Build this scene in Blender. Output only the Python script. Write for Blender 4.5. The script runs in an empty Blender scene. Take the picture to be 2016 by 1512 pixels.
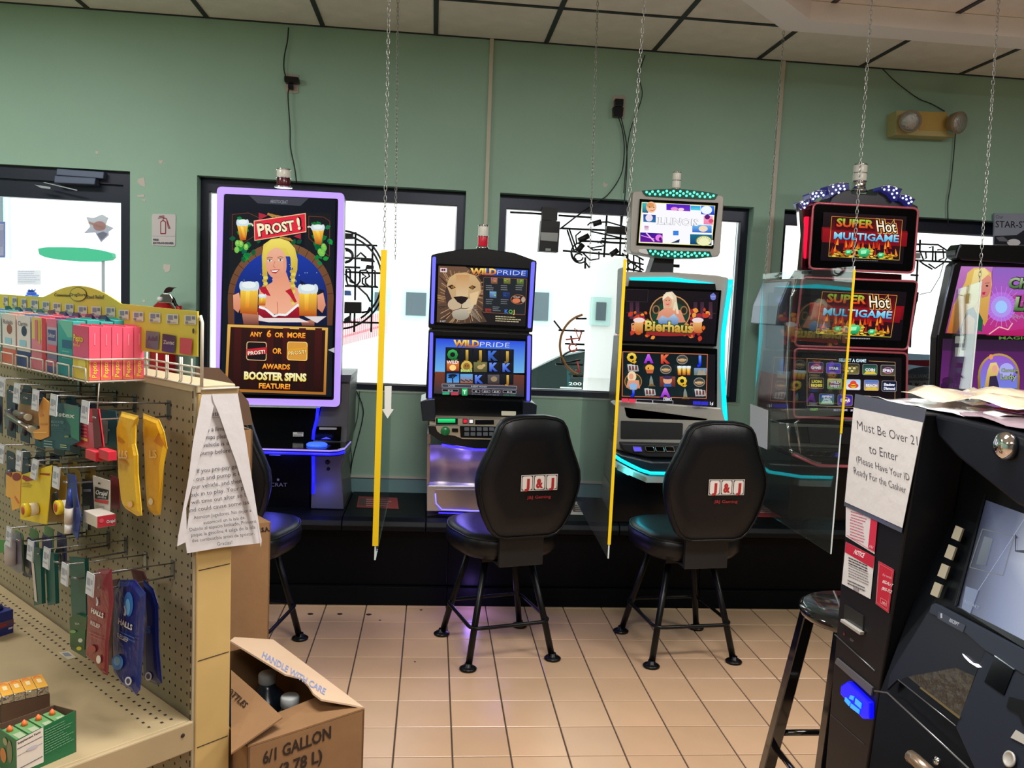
import bpy, bmesh, math, random
from mathutils import Vector, Matrix
random.seed(7)
sc = bpy.context.scene
COL = sc.collection
# ------------------------------------------------------------------ camera
FPX, PITCH, YAW, ROLL = 1646.4, 0.09429, 0.09714, 0.04454
CZ, YW, ZC = 1.5625, 4.778, 3.017
ca, sa = math.cos, math.sin
_f = Vector((sa(YAW)*ca(PITCH), ca(YAW)*ca(PITCH), -sa(PITCH)))
_r = Vector((ca(YAW), -sa(YAW), 0)); _u = _r.cross(_f)
RR = _r*ca(ROLL)+_u*sa(ROLL); UU = _u*ca(ROLL)-_r*sa(ROLL); FF = _f
CC = Vector((0, 0, CZ))
cam = bpy.data.objects.new('camera', bpy.data.cameras.new('camera')); COL.objects.link(cam)
m = Matrix.Identity(4)
for i in range(3): m[i][0], m[i][1], m[i][2], m[i][3] = RR[i], UU[i], -FF[i], CC[i]
cam.matrix_world = m
cam.data.sensor_width = 36; cam.data.lens = 36*FPX/2016; cam.data.clip_start = .05
sc.camera = cam
# ------------------------------------------------------------------ world, light, exposure
w = bpy.data.worlds.new('world'); sc.world = w; w.use_nodes = True
bg = w.node_tree.nodes['Background']; bg.inputs[0].default_value = (.93, .97, 1, 1); bg.inputs[1].default_value = 3.2
def area(name, loc, sx, sy, power, col=(1, .985, .96), rot=(0, 0, 0)):
    l = bpy.data.lights.new(name, 'AREA'); l.shape = 'RECTANGLE'; l.size = sx; l.size_y = sy; l.energy = power; l.color = col
    o = bpy.data.objects.new(name, l); COL.objects.link(o); o.location = loc; o.rotation_euler = rot
area('fill_lamp', (.3, 1.5, 2.98), 1.2, .5, 74)
area('fill_lamp', (-2.5, 2.9, 2.98), 1.2, .5, 50)
area('fill_lamp', (2.9, 1.8, 2.98), 1.2, .5, 66)
area('fill_lamp', (.6, -1.2, 2.98), 1.2, .5, 45)
area('fill_lamp', (-2.2, -.4, 2.98), 1.2, .5, 36)  # unseen fill lamp, added to brighten the shelf header and foreground
sc.view_settings.view_transform = 'Standard'; sc.view_settings.look = 'None'
sc.view_settings.exposure = 0.0; sc.view_settings.gamma = 1; sc.view_settings.use_curve_mapping = False

# ------------------------------------------------------------------ helpers
def lin(c):
    if max(c) > 1.001 or isinstance(c[0], int): c = [x/255 for x in c]
    return tuple((x/12.92 if x <= .04045 else ((x+.055)/1.055)**2.4) for x in c[:3])
def ray(x, y): return FF+RR*((x-1008)/FPX)-UU*((y-756)/FPX)
def atY(x, y, Y): d = ray(x, y); return CC+d*(Y/d.y)
def atZ(x, y, Z): d = ray(x, y); return CC+d*((Z-CZ)/d.z)
def atX(x, y, X): d = ray(x, y); return CC+d*(X/d.x)
def atP(x, y, p, n): d = ray(x, y); return CC+d*((Vector(p)-CC).dot(n)/d.dot(n))
class Frame:
    def __init__(s, o, ux, uy, uz=(0, 0, 1)): s.o, s.a = Vector(o), (Vector(ux), Vector(uy), Vector(uz))
    def w(s, p): return s.o+s.a[0]*p[0]+s.a[1]*p[1]+s.a[2]*p[2]
    def pix(s, x, y, ax, val):
        n = s.a[ax]; p = atP(x, y, s.o+n*val, n)-s.o
        return Vector((p.dot(s.a[0]), p.dot(s.a[1]), p.dot(s.a[2])))
MATS = {}
def mat(name, rgb=(128, 128, 128), rough=.5, metal=0, es=0, ecol=None, bump=None, var=.0, vscale=8, attr=None, spec=.5, coat=0, alpha=1):
    if name in MATS: return MATS[name]
    m = bpy.data.materials.new(name); m.use_nodes = True; nt = m.node_tree; b = nt.nodes['Principled BSDF']
    c = (*lin(rgb), 1)
    b.inputs['Base Color'].default_value = c; b.inputs['Roughness'].default_value = rough; b.inputs['Metallic'].default_value = metal
    b.inputs['Specular IOR Level'].default_value = spec; b.inputs['Coat Weight'].default_value = coat; b.inputs['Coat Roughness'].default_value = .08
    b.inputs['Alpha'].default_value = alpha
    if es:
        b.inputs['Emission Color'].default_value = (*lin(ecol or rgb), 1); b.inputs['Emission Strength'].default_value = es
    if attr:
        a = nt.nodes.new('ShaderNodeVertexColor'); a.layer_name = 'Col'
        if attr == 'emit':
            b.inputs['Base Color'].default_value = (.003, .003, .004, 1)
            nt.links.new(a.outputs[0], b.inputs['Emission Color']); b.inputs['Emission Strength'].default_value = es or 1
        else: nt.links.new(a.outputs[0], b.inputs['Base Color'])
    tc = nt.nodes.new('ShaderNodeTexCoord')
    if var:
        n = nt.nodes.new('ShaderNodeTexNoise'); n.inputs['Scale'].default_value = vscale; n.inputs['Detail'].default_value = 5
        nt.links.new(tc.outputs['Object'], n.inputs['Vector'])
        h = nt.nodes.new('ShaderNodeMapRange'); h.inputs[1].default_value = .3; h.inputs[2].default_value = .7; h.inputs[3].default_value = 1-var; h.inputs[4].default_value = 1+var
        nt.links.new(n.outputs[0], h.inputs[0])
        mx = nt.nodes.new('ShaderNodeVectorMath'); mx.operation = 'MULTIPLY'; mx.inputs[0].default_value = c[:3]
        nt.links.new(h.outputs[0], mx.inputs[1]); nt.links.new(mx.outputs[0], b.inputs['Base Color'])
    if bump:
        n = nt.nodes.new('ShaderNodeTexNoise'); n.inputs['Scale'].default_value = bump[0]; n.inputs['Detail'].default_value = 3
        nt.links.new(tc.outputs['Object'], n.inputs['Vector'])
        bp = nt.nodes.new('ShaderNodeBump'); bp.inputs['Strength'].default_value = bump[1]; bp.inputs['Distance'].default_value = .01
        nt.links.new(n.outputs[0], bp.inputs['Height']); nt.links.new(bp.outputs[0], b.inputs['Normal'])
    MATS[name] = m; return m
def glassy(name, tint=(255, 255, 255), refl=1.0, rough=.0, haze=0.0):
    m = bpy.data.materials.new(name); m.use_nodes = True; nt = m.node_tree; nt.nodes.clear()
    o = nt.nodes.new('ShaderNodeOutputMaterial'); t = nt.nodes.new('ShaderNodeBsdfTransparent'); g = nt.nodes.new('ShaderNodeBsdfGlossy')
    mx = nt.nodes.new('ShaderNodeMixShader'); fr = nt.nodes.new('ShaderNodeFresnel'); fr.inputs[0].default_value = 1.47
    t.inputs[0].default_value = (*lin(tint), 1); g.inputs['Roughness'].default_value = rough
    k = nt.nodes.new('ShaderNodeMath'); k.operation = 'MULTIPLY'; k.inputs[1].default_value = refl; k.use_clamp = True
    nt.links.new(fr.outputs[0], k.inputs[0]); nt.links.new(k.outputs[0], mx.inputs[0]); nt.links.new(t.outputs[0], mx.inputs[1]); nt.links.new(g.outputs[0], mx.inputs[2])
    last = mx
    if haze:
        d = nt.nodes.new('ShaderNodeBsdfDiffuse'); d.inputs[0].default_value = (.8, .82, .82, 1); m2 = nt.nodes.new('ShaderNodeMixShader'); m2.inputs[0].default_value = haze
        nt.links.new(mx.outputs[0], m2.inputs[1]); nt.links.new(d.outputs[0], m2.inputs[2]); last = m2
    nt.links.new(last.outputs[0], o.inputs[0]); MATS[name] = m; return m
def tag(o, label=None, cat=None, group=None, kind=None):
    if label: o['label'] = label
    if cat: o['category'] = cat
    if group: o['group'] = group
    if kind: o['kind'] = kind
    return o
WL = {}
def thing(name, label, cat, loc=(0, 0, 0), rz=0, group=None, kind=None):
    o = bpy.data.objects.new(name, None); COL.objects.link(o); o.location = loc; o.rotation_euler = (0, 0, rz); o.empty_display_size = .1
    WL[o.name] = Vector(loc); return tag(o, label, cat, group, kind)
def dup(root, loc, rz=0, label=None, group=None):
    def cp(o, par):
        c = o.copy(); COL.objects.link(c); c.parent = par
        for ch in [x for x in KIDS.get(o.name, [])]: cp(ch, c); 
        return c
    r = cp(root, None); r.location = loc; r.rotation_euler = (0, 0, rz)
    return tag(r, label, None, group)
KIDS = {}
class MB:
    def __init__(s): s.v, s.f, s.m, s.sm = [], [], [], []
    def add(s, vs, fs, mi=0, sm=False):
        b = len(s.v); s.v += [Vector(v) for v in vs]
        for f in fs: s.f.append([b+i for i in f]); s.m.append(mi); s.sm.append(sm)
        return s
    def box(s, x0, x1, y0, y1, z0, z1, mi=0):
        return s.add([(x0, y0, z0), (x1, y0, z0), (x1, y1, z0), (x0, y1, z0), (x0, y0, z1), (x1, y0, z1), (x1, y1, z1), (x0, y1, z1)],
                     [(0, 3, 2, 1), (4, 5, 6, 7), (0, 1, 5, 4), (1, 2, 6, 5), (2, 3, 7, 6), (3, 0, 4, 7)], mi)
    def prism(s, pts, vec, mi=0, sm=False):
        pts = [Vector(p) for p in pts]; n = len(pts); vec = Vector(vec)
        s.add(pts+[p+vec for p in pts], [list(range(n)), [2*n-1-i for i in range(n)]], mi)
        b = len(s.v)-2*n
        for i in range(n): s.f.append([b+i, b+(i+1) % n, b+n+(i+1) % n, b+n+i]); s.m.append(mi); s.sm.append(sm)
        return s
    def loft(s, rings, mi=0, sm=True, cap=True, closed=True):
        n = len(rings[0]); fs = []
        for k in range(len(rings)-1):
            for i in range(n if closed else n-1):
                j = (i+1) % n; fs.append([k*n+i, k*n+j, (k+1)*n+j, (k+1)*n+i])
        s.add([p for r in rings for p in r], fs, mi, sm)
        if cap:
            b = len(s.v)-n*len(rings)
            s.f.append([b+n-1-i for i in range(n)]); s.m.append(mi); s.sm.append(False)
            s.f.append([b+(len(rings)-1)*n+i for i in range(n)]); s.m.append(mi); s.sm.append(False)
        return s
    def tube(s, pts, r, n=8, closed=False, mi=0):
        pts = [Vector(p) for p in pts]; N = len(pts); rings = []; up = None
        for i, p in enumerate(pts):
            if closed: t = pts[(i+1) % N]-pts[i-1]
            else: t = pts[min(i+1, N-1)]-pts[max(i-1, 0)]
            t = t.normalized() if t.length else Vector((0, 0, 1))
            if up is None: up = t.orthogonal().normalized()
            up = (up-t*up.dot(t)); up = up.normalized() if up.length > 1e-6 else t.orthogonal().normalized()
            q = t.cross(up); rr = r[i] if isinstance(r, (list, tuple)) else r
            rings.append([p+up*(rr*ca(2*math.pi*k/n))+q*(rr*sa(2*math.pi*k/n)) for k in range(n)])
        if closed: rings.append(rings[0])
        return s.loft(rings, mi, True, not closed)
    def lathe(s, prof, o=(0, 0, 0), ax=(0, 0, 1), n=20, mi=0, sm=True):
        ax = Vector(ax).normalized(); a = ax.orthogonal().normalized(); b = ax.cross(a); o = Vector(o)
        return s.loft([[o+ax*z+a*(r*ca(2*math.pi*k/n))+b*(r*sa(2*math.pi*k/n)) for k in range(n)] for r, z in prof], mi, sm)
    def ring(s, out, inn, vec, mi=0):
        n = len(out); vec = Vector(vec); o = [Vector(p) for p in out]; i_ = [Vector(p) for p in inn]
        V = o+i_+[p+vec for p in o]+[p+vec for p in i_]; fs = []
        for k in range(n):
            j = (k+1) % n
            fs += [[k, j, n+j, n+k], [2*n+k, 3*n+k, 3*n+j, 2*n+j], [k, 2*n+k, 2*n+j, j], [n+k, n+j, 3*n+j, 3*n+k]]
        return s.add(V, fs, mi)
    def build(s, name, mats, parent=None, fr=None, world=None, bevel=0, seg=2, sub=0, fix=True, **kw):
        me = bpy.data.meshes.new(name); vs = [fr.w(v) for v in s.v] if fr else s.v
        off = Vector((0, 0, 0)) if parent is not None or fr is None and False else Vector((0, 0, 0))
        top = parent is None
        org = Vector((0, 0, 0))
        if top and vs and world is None:
            mn = Vector([min(v[i] for v in vs) for i in range(3)]); mx = Vector([max(v[i] for v in vs) for i in range(3)])
            org = Vector(((mn.x+mx.x)/2, (mn.y+mx.y)/2, mn.z))
        me.from_pydata([v-org for v in vs], [], s.f)
        for mm in (mats if isinstance(mats, (list, tuple)) else [mats]): me.materials.append(mm)
        for p, mi, sm in zip(me.polygons, s.m, s.sm): p.material_index = mi; p.use_smooth = sm
        if fix:
            b = bmesh.new(); b.from_mesh(me); bmesh.ops.recalc_face_normals(b, faces=b.faces); b.to_mesh(me); b.free()
        o = bpy.data.objects.new(name, me); COL.objects.link(o)
        if parent is not None:
            o.parent = parent; KIDS.setdefault(parent.name, []).append(o)
            wp = WL.get(parent.name, Vector((0, 0, 0)))
            if world is False: o.location = (0, 0, 0); WL[o.name] = wp
            else: o.location = -wp; WL[o.name] = Vector((0, 0, 0))
        else: o.location = org; WL[o.name] = org.copy()
        if bevel:
            md = o.modifiers.new('bevel', 'BEVEL'); md.width = bevel; md.segments = seg; md.limit_method = 'ANGLE'
        if sub:
            md = o.modifiers.new('sub', 'SUBSURF'); md.levels = sub; md.render_levels = sub
        return tag(o, kw.get('label'), kw.get('cat'), kw.get('group'), kw.get('kind'))
def roundpoly(c, r, n=4):
    out = []; N = len(c)
    for i in range(N):
        p = Vector(c[i]).to_2d() if len(c[i]) > 2 else Vector(c[i]); a = Vector(c[i-1]); b = Vector(c[(i+1) % N])
        da = (a-p); db = (b-p); rr = min(r, da.length*.45, db.length*.45); p0 = p+da.normalized()*rr; p1 = p+db.normalized()*rr
        for k in range(n+1):
            t = k/n; out.append(tuple(p0*(1-t)**2+p*2*t*(1-t)+p1*t*t))
    return out
class Crop:           # coordinates read off an enlarged detail -> photo pixels
    def __init__(s, x0, y0, k): s.x0, s.y0, s.k = x0, y0, k
    def __call__(s, x, y): return (s.x0+x/s.k, s.y0+y/s.k)
ID = Crop(0, 0, 1)
def PY(pts, Y, c=ID): return [atY(*c(*p), Y) for p in pts]
TXT = {}
def text_geo(s, off=0.0, spacing=1.0):
    k = (s, round(off, 3), spacing)
    if k in TXT: return TXT[k]
    cu = bpy.data.curves.new('t', 'FONT'); cu.body = s; cu.size = 1; cu.offset = off; cu.resolution_u = 2; cu.space_character = spacing; cu.fill_mode = 'FRONT'
    ob = bpy.data.objects.new('t', cu); COL.objects.link(ob)
    dg = bpy.context.evaluated_depsgraph_get(); me = bpy.data.meshes.new_from_object(ob.evaluated_get(dg))
    vs = [(v.co.x/.72, v.co.y/.72) for v in me.vertices]; fs = [list(p.vertices) for p in me.polygons]
    bpy.data.meshes.remove(me); bpy.data.objects.remove(ob); bpy.data.curves.remove(cu)
    TXT[k] = (vs, fs); return TXT[k]
class Art:            # flat picture or print built on a real plane
    def __init__(s, plane, c=ID, n=None, step=.0005):
        s.pl, s.c, s.n, s.st, s.k = plane, c, Vector(n or (0, -1, 0)).normalized(), step, 0
        s.v, s.f, s.col = [], [], []
    def raw(s, pts, faces, cols, bump=True):
        if bump: s.k += 1
        b = len(s.v); off = s.n*(s.st*s.k)
        s.v += [s.pl(*s.c(*p))+off for p in pts]
        for f in faces: s.f.append([b+i for i in f]); s.col.append([lin(cols[i]) if len(cols) > 1 else lin(cols[0]) for i in f])
    def poly(s, pts, *cols, bump=True):
        cols = list(cols)
        if len(cols) == 2:     # vertical gradient
            y0 = min(p[1] for p in pts); y1 = max(p[1] for p in pts); a, b = cols
            cols = [tuple(float(a[i]+(b[i]-a[i])*(p[1]-y0)/(y1-y0+1e-9))/255 for i in range(3)) for p in pts]
        elif len(cols) == 1 and len(pts) > 1: cols = [cols[0]]
        s.raw(pts, [list(range(len(pts)))], cols, bump); return s
    def rect(s, x0, y0, x1, y1, *cols, sk=0, bump=True):
        return s.poly([(x0, y0), (x1, y0+sk*(x1-x0)), (x1, y1+sk*(x1-x0)), (x0, y1)], *cols, bump=bump)
    def ell(s, x, y, rx, ry, *cols, n=24, rot=0, bump=True):
        return s.poly([(x+rx*ca(a)*ca(rot)-ry*sa(a)*sa(rot), y+rx*ca(a)*sa(rot)+ry*sa(a)*ca(rot)) for a in [2*math.pi*i/n for i in range(n)]], *cols, bump=bump)
    def line(s, pts, w, col, bump=True):
        if bump: s.k += 1
        for a, b in zip(pts, pts[1:]):
            d = Vector((b[0]-a[0], b[1]-a[1])); L = d.length or 1; p = Vector((-d.y, d.x))*(w/2/L)
            s.poly([(a[0]+p.x, a[1]+p.y), (b[0]+p.x, b[1]+p.y), (b[0]-p.x, b[1]-p.y), (a[0]-p.x, a[1]-p.y)], col, bump=False)
        return s
    def frame(s, pts, w, col): return s.line(pts+[pts[0]], w, col)
    def text(s, t, x, y, h, *cols, wd=None, dx=(1, 0), up=None, al='l', off=.0, sp=1.0, mirror=False):
        vs, fs = text_geo(t, off, sp)
        if not vs: return s
        x0 = min(v[0] for v in vs); x1 = max(v[0] for v in vs); W = x1-x0; k = (wd/W) if wd else h
        d = Vector(dx).normalized(); u = Vector(up).normalized() if up else Vector((d.y, -d.x))
        ox = {'l': 0, 'c': -.5, 'r': -1}[al]*W*k
        pts = []
        for v in vs:
            a = (v[0]-x0)*k+ox; a = -a if mirror else a
            pts.append((x+d.x*a+u.x*v[1]*h, y+d.y*a+u.y*v[1]*h))
        cl = list(cols)
        if len(cl) == 2:
            a, b = cl; cl = [tuple(float(b[i]+(a[i]-b[i])*min(1, max(0, v[1])))/255 for i in range(3)) for v in vs]
        s.raw(pts, fs, cl); return s
    def otext(s, t, x, y, h, fill, edge, o=.05, **kw):
        b = kw.pop('off', .01); s.text(t, x, y, h, edge, off=b+o, **kw); a = fill if isinstance(fill[0], (tuple, list)) else [fill]
        return s.text(t, x, y, h, *a, off=b, **kw)
    def build(s, name, parent, mt, world=None, **kw):
        me = bpy.data.meshes.new(name); me.from_pydata(s.v, [], s.f); me.materials.append(mt)
        ca_ = me.color_attributes.new('Col', 'FLOAT_COLOR', 'CORNER'); i = 0
        buf = []
        for p, cl in zip(me.polygons, s.col):
            for c in cl: buf += [c[0], c[1], c[2], 1]
        ca_.data.foreach_set('color', buf)
        o = bpy.data.objects.new(name, me); COL.objects.link(o); o.parent = parent
        if parent is not None:
            KIDS.setdefault(parent.name, []).append(o)
            if world is False: WL[o.name] = WL.get(parent.name, Vector((0, 0, 0)))
            else: o.location = -WL.get(parent.name, Vector((0, 0, 0))); WL[o.name] = Vector((0, 0, 0))
        return tag(o, kw.get('label'), kw.get('cat'), kw.get('group'), kw.get('kind'))
def blank_text_lines(a, x0, y0, x1, rows, dy, col, h, sk=0, seed=1, lo=.7):
    r = random.Random(seed); a.k += 1
    for i in range(rows):
        xe = x0+(x1-x0)*r.uniform(lo, 1); x = x0; y = y0+i*dy
        while x < xe:
            w_ = (x1-x0)*r.uniform(.04, .13); x2 = min(xe, x+w_)
            a.poly([(x, y+sk*(x-x0)), (x2, y+sk*(x2-x0)), (x2, y+h+sk*(x2-x0)), (x, y+h+sk*(x-x0))], col, bump=False); x = x2+(x1-x0)*.018
# materials
GREEN = mat('green_paint', (152, 188, 168), .55, var=.05, vscale=1.5, bump=(140, .04))
BLUEP = mat('blue_green_paint', (122, 158, 162), .6, var=.05)
BLK = mat('black_vinyl', (8, 10, 14), .5, bump=(260, .05), spec=.18)
BLKP = mat('black_plastic', (8, 9, 12), .32, spec=.3)
BLKG = mat('black_gloss', (4, 5, 7), .12, spec=.25)
FRAMEB = mat('dark_window_metal', (34, 40, 56), .35, metal=.3)
ALU = mat('aluminium', (185, 190, 195), .3, metal=.9)
CHR = mat('chrome', (225, 225, 228), .08, metal=1)
SILV = mat('silver_plastic', (176, 172, 165), .4, metal=.2)
GREY = mat('grey_plastic', (105, 104, 108), .4, metal=.3)
CREAM = mat('cream_enamel', (196, 180, 146), .45, var=.06, vscale=5)
YCREAM = mat('yellowed_enamel', (196, 166, 106), .5, var=.07, vscale=6)
WHITE = mat('white_plastic', (225, 225, 222), .5)
PAPER = mat('white_paper', (206, 202, 202), .8, bump=(30, .15))
BEIGE = mat('beige_plastic', (190, 176, 120), .5)
CARD = mat('cardboard', (140, 104, 68), .85, var=.06, vscale=14, bump=(60, .06))
CARDD = mat('dark_cardboard', (92, 68, 50), .85, var=.06, vscale=14)
WIREM = mat('grey_wire', (150, 150, 152), .25, metal=.9)
WWIRE = mat('white_wire', (212, 205, 190), .4)
SCRN = mat('screen_picture', attr='emit', es=1.0, rough=.2, spec=.2)
PRNT = mat('printed_surface', attr='print', rough=.45)
def translucent(name):
    m = bpy.data.materials.new(name); m.use_nodes = True; nt = m.node_tree; nt.nodes.clear()
    o = nt.nodes.new('ShaderNodeOutputMaterial'); a = nt.nodes.new('ShaderNodeVertexColor'); a.layer_name = 'Col'
    d = nt.nodes.new('ShaderNodeBsdfDiffuse'); t = nt.nodes.new('ShaderNodeBsdfTranslucent'); mx = nt.nodes.new('ShaderNodeMixShader'); mx.inputs[0].default_value = .6
    for n in (d, t): nt.links.new(a.outputs[0], n.inputs[0])
    nt.links.new(d.outputs[0], mx.inputs[1]); nt.links.new(t.outputs[0], mx.inputs[2]); nt.links.new(mx.outputs[0], o.inputs[0]); MATS[name] = m; return m
TRPR = translucent('translucent_print')
GLASS = glassy('window_glass', (252, 255, 253), 1.0)
ACRYL = glassy('clear_acrylic', (238, 246, 244), .36, haze=.012); ACRYL2 = glassy('glossy_acrylic', (238, 246, 244), 1.7, haze=.03)
YTAPE = mat('yellow_tape', (232, 196, 20), .45)
RED = mat('red_enamel', (150, 20, 26), .3)
def emi(name, rgb, s): return mat(name, rgb, .3, es=s)

# ================================================================== SETTING
# ---- floor
OX, OY, TS = -.4901, 4.1789, .2032
fl = MB().box(-4, 6, -3, 5, -.08, -.005).build('floor', mat('dark_grout', (78, 66, 56), .9), kind='structure', world=True)
TILE = mat('peach_floor_tile', (200, 164, 131), .28, var=.06, vscale=3.5, bump=(300, .03))
nt = TILE.node_tree; b_ = nt.nodes['Principled BSDF']
oi = nt.nodes.new('ShaderNodeObjectInfo'); mr = nt.nodes.new('ShaderNodeMapRange'); mr.inputs[3].default_value = .93; mr.inputs[4].default_value = 1.05
lk = b_.inputs['Base Color'].links[0].from_socket; vm = nt.nodes.new('ShaderNodeVectorMath'); vm.operation = 'MULTIPLY'
nt.links.new(oi.outputs['Random'], mr.inputs[0]); nt.links.new(lk, vm.inputs[0]); nt.links.new(mr.outputs[0], vm.inputs[1]); nt.links.new(vm.outputs[0], b_.inputs['Base Color'])
g = .0028; hs = TS/2-g
tb = MB(); ch = .0015
tb.add([(-hs, -hs, -.005), (hs, -hs, -.005), (hs, hs, -.005), (-hs, hs, -.005), (-hs, -hs, -ch), (hs, -hs, -ch), (hs, hs, -ch), (-hs, hs, -ch),
        (-hs+ch, -hs+ch, 0), (hs-ch, -hs+ch, 0), (hs-ch, hs-ch, 0), (-hs+ch, hs-ch, 0)],
       [(0, 1, 5, 4), (1, 2, 6, 5), (2, 3, 7, 6), (3, 0, 4, 7), (4, 5, 9, 8), (5, 6, 10, 9), (6, 7, 11, 10), (7, 4, 8, 11), (8, 9, 10, 11)])
t0 = tb.build('floor_tile', TILE, fl, world=False)
rest = MB(); first = True; cnt = 0
for i in range(-18, 33):
    for j in range(-1, 36):
        cx, cy = OX+(i+.5)*TS, OY-(j+.5)*TS
        if cy > YW: continue
        if -3 <= i <= 14 and 0 <= j <= 13 and cnt < 290:
            cnt += 1
            if first: t0.location = (cx, cy, 0); first = False; continue
            t = t0.copy(); COL.objects.link(t); t.parent = fl; t.location = (cx, cy, 0)
        else: rest.add([(v[0]+cx, v[1]+cy, v[2]) for v in tb.v], tb.f)
rest.build('far_floor_tiles', TILE, fl, kind='stuff', fix=False)
# stains
dk = MB()
for px, py, r_ in [(726, 1210, .012), (748, 1221, .005), (829, 1201, .006), (611, 1209, .012), (669, 1209, .011), (817, 1303, .004)]:
    p = atZ(px, py, .0004); dk.prism([(p.x+r_*1.2*ca(a)*(1+.2*sa(3*a)), p.y+r_*sa(a), .0003) for a in [k*math.pi/5 for k in range(10)]], (0, 0, .0012))
dk.build('gum_spot', mat('dark_gum', (35, 25, 25), .7), fl, kind='stuff')
# ---- walls
D0, W1, W2, W3 = (-2.62, -1.656), (-1.305, .16), (.351, 1.83), (2.015, 3.5)
ZT, ZS = 2.188, 1.035
wb = MB(); T = .17
xs = [-4, D0[0], D0[1], W1[0], W1[1], W2[0], W2[1], W3[0], W3[1], 6]
for a, b in zip(xs, xs[1:]):
    if (a, b) in (W1, W2, W3): wb.box(a, b, YW, YW+T, -.08, ZS); wb.box(a, b, YW, YW+T, ZT, ZC+.1)
    elif (a, b) == D0: wb.box(a, b, YW, YW+T, ZT, ZC+.1)
    else: wb.box(a, b, YW, YW+T, -.08, ZC+.1)
wall = wb.build('wall_back', GREEN, kind='structure', world=True)
MB().box(D0[1]+.0, 6, YW-.006, YW, 0, .545).build('lower_paint_band', BLUEP, wall)
MB().box(D0[1]+.0, 6, YW-.016, YW, .542, .556).build('chair_rail', mat('pale_rail', (200, 200, 190), .5), wall)
chip = mat('bare_plaster', (205, 198, 190), .8)
for pts in [[(272, 352), (284, 349), (286, 368), (278, 366), (270, 358)], [(312, 315), (322, 316), (318, 323), (314, 322)], [(322, 520), (336, 521), (334, 534), (326, 537), (321, 528)],
            [(270, 384), (285, 383), (283, 388), (271, 388)], [(277, 393), (287, 392), (286, 397)], [(187, 298), (193, 297), (194, 303), (189, 303)], [(1188, 358), (1193, 362), (1197, 362), (1193, 369), (1187, 366)],
            [(280, 590), (286, 590), (285, 595), (281, 595)]]:
    MB().prism(PY(pts, YW-.0015), (0, .0015, 0)).build('paint_chip', chip, wall)
MB().box(-4, -3.85, -3, YW, -.08, ZC+.1).build('wall_left', GREEN, kind='structure', world=True)
MB().box(5.85, 6, -3, YW, -.08, ZC+.1).build('wall_right', mat('pale_wall', (150, 148, 142), .6), kind='structure', world=True)
MB().box(-4, 6, -3.1, -2.95, -.08, ZC+.1).build('wall_front', mat('shop_wall', (112, 108, 102), .6), kind='structure', world=True)
for k, (pa, pb) in enumerate([((968.5, 78), (956, 430)), ((1543, 118), (1511, 540))]):
    a, b = atY(*pa, YW-.008), atY(*pb, YW-.008); a.z = ZC; d_ = (b-a); b = a+d_*((.56-a.z)/d_.z)
    if k: b.x = a.x+(b.x-a.x)*.55
    MB().prism([a+Vector((-.011, -.008, 0)), a+Vector((.011, -.008, 0)), b+Vector((.011, -.008, 0)), b+Vector((-.011, -.008, 0))], (0, .016, 0)).build(
        'trim_%d' % (k+1), mat('cream_raceway', (198, 194, 176), .5), bevel=.002, kind='structure', label='cream cable raceway running down the green wall')
# ---- ceiling
cl = MB().box(-4, 6, -3, YW+T, ZC+.012, ZC+.1).build('ceiling', mat('ceiling_plenum', (90, 88, 84), .8), kind='structure', world=True)
CT = mat('ceiling_tile', (234, 230, 224), .9, var=.05, vscale=9, bump=(180, .25))
GX, GW = 1.1797, .6096
gb = MB(); rows = [YW, YW-.5633]
while rows[-1] > -2.6: rows.append(rows[-1]-GW)
COLX = [GX+GW*i for i in range(-8, 8)]
for x in COLX: gb.box(x-.0125, x+.0125, rows[-1], YW, ZC-.003, ZC+.012)
for y in rows: gb.box(COLX[0], COLX[-1], y-.0125, min(y+.0125, YW), ZC-.0028, ZC+.012)
gb.build('grid_bars', mat('black_grid', (34, 36, 44), .5), cl)
ctile = {}
for j in range(len(rows)-1):
    for i in range(len(COLX)-1):
        if j > 8: continue
        y0, y1 = rows[j+1]+.0125, rows[j]-.0125; k = round(y1-y0, 3)
        if k not in ctile:
            ctile[k] = MB().box(-(GW/2-.0125), GW/2-.0125, -(y1-y0)/2, (y1-y0)/2, .002, .011).build('ceiling_tile', CT, cl, world=False); o = ctile[k]
        else: o = ctile[k].copy(); COL.objects.link(o); o.parent = cl
        o.location = ((COLX[i]+COLX[i+1])/2, (y0+y1)/2, ZC)
MB().box(-4, 6, -3, rows[9], ZC, ZC+.012).build('rear_ceiling', CT, cl)
# stain ring
# ---- white dropped frame at upper right
zf = 2.93
op = [atZ(1457, 0, zf), atZ(1543, 60, zf), atZ(2016, 91, zf)]; ip = [atZ(1545, 0, zf), atZ(1595, 40, zf), atZ(2016, 70, zf)]
do = (op[0]-op[1]).normalized(); ang = Vector((0, 0, 0))
yo, yi = op[1].y, ip[1].y
o1 = Vector((op[1].x, yo, zf)); o0 = o1+Vector((-.62, -.62, 0)); o2 = Vector((4.4, yo, zf)); i1 = Vector((ip[1].x, yi, zf)); i0 = i1+Vector((-.60, -.60, 0)); i2 = Vector((4.4, yi, zf))
fm = MB(); up = (0, 0, ZC-zf)
fm.prism([o0, o1, i1, i0], up); fm.prism([o1, o2, i2, i1], up)
o3 = Vector((o0.x, 1.9, zf)); i3 = Vector((i0.x, 1.9, zf)); fm.prism([o3, o0, i0, i3], up)
fm.build('ceiling_frame', mat('white_soffit', (244, 244, 246), .5), cat='soffit', label='wide white dropped soffit frame with clipped corner under the ceiling', world=True)

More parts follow.
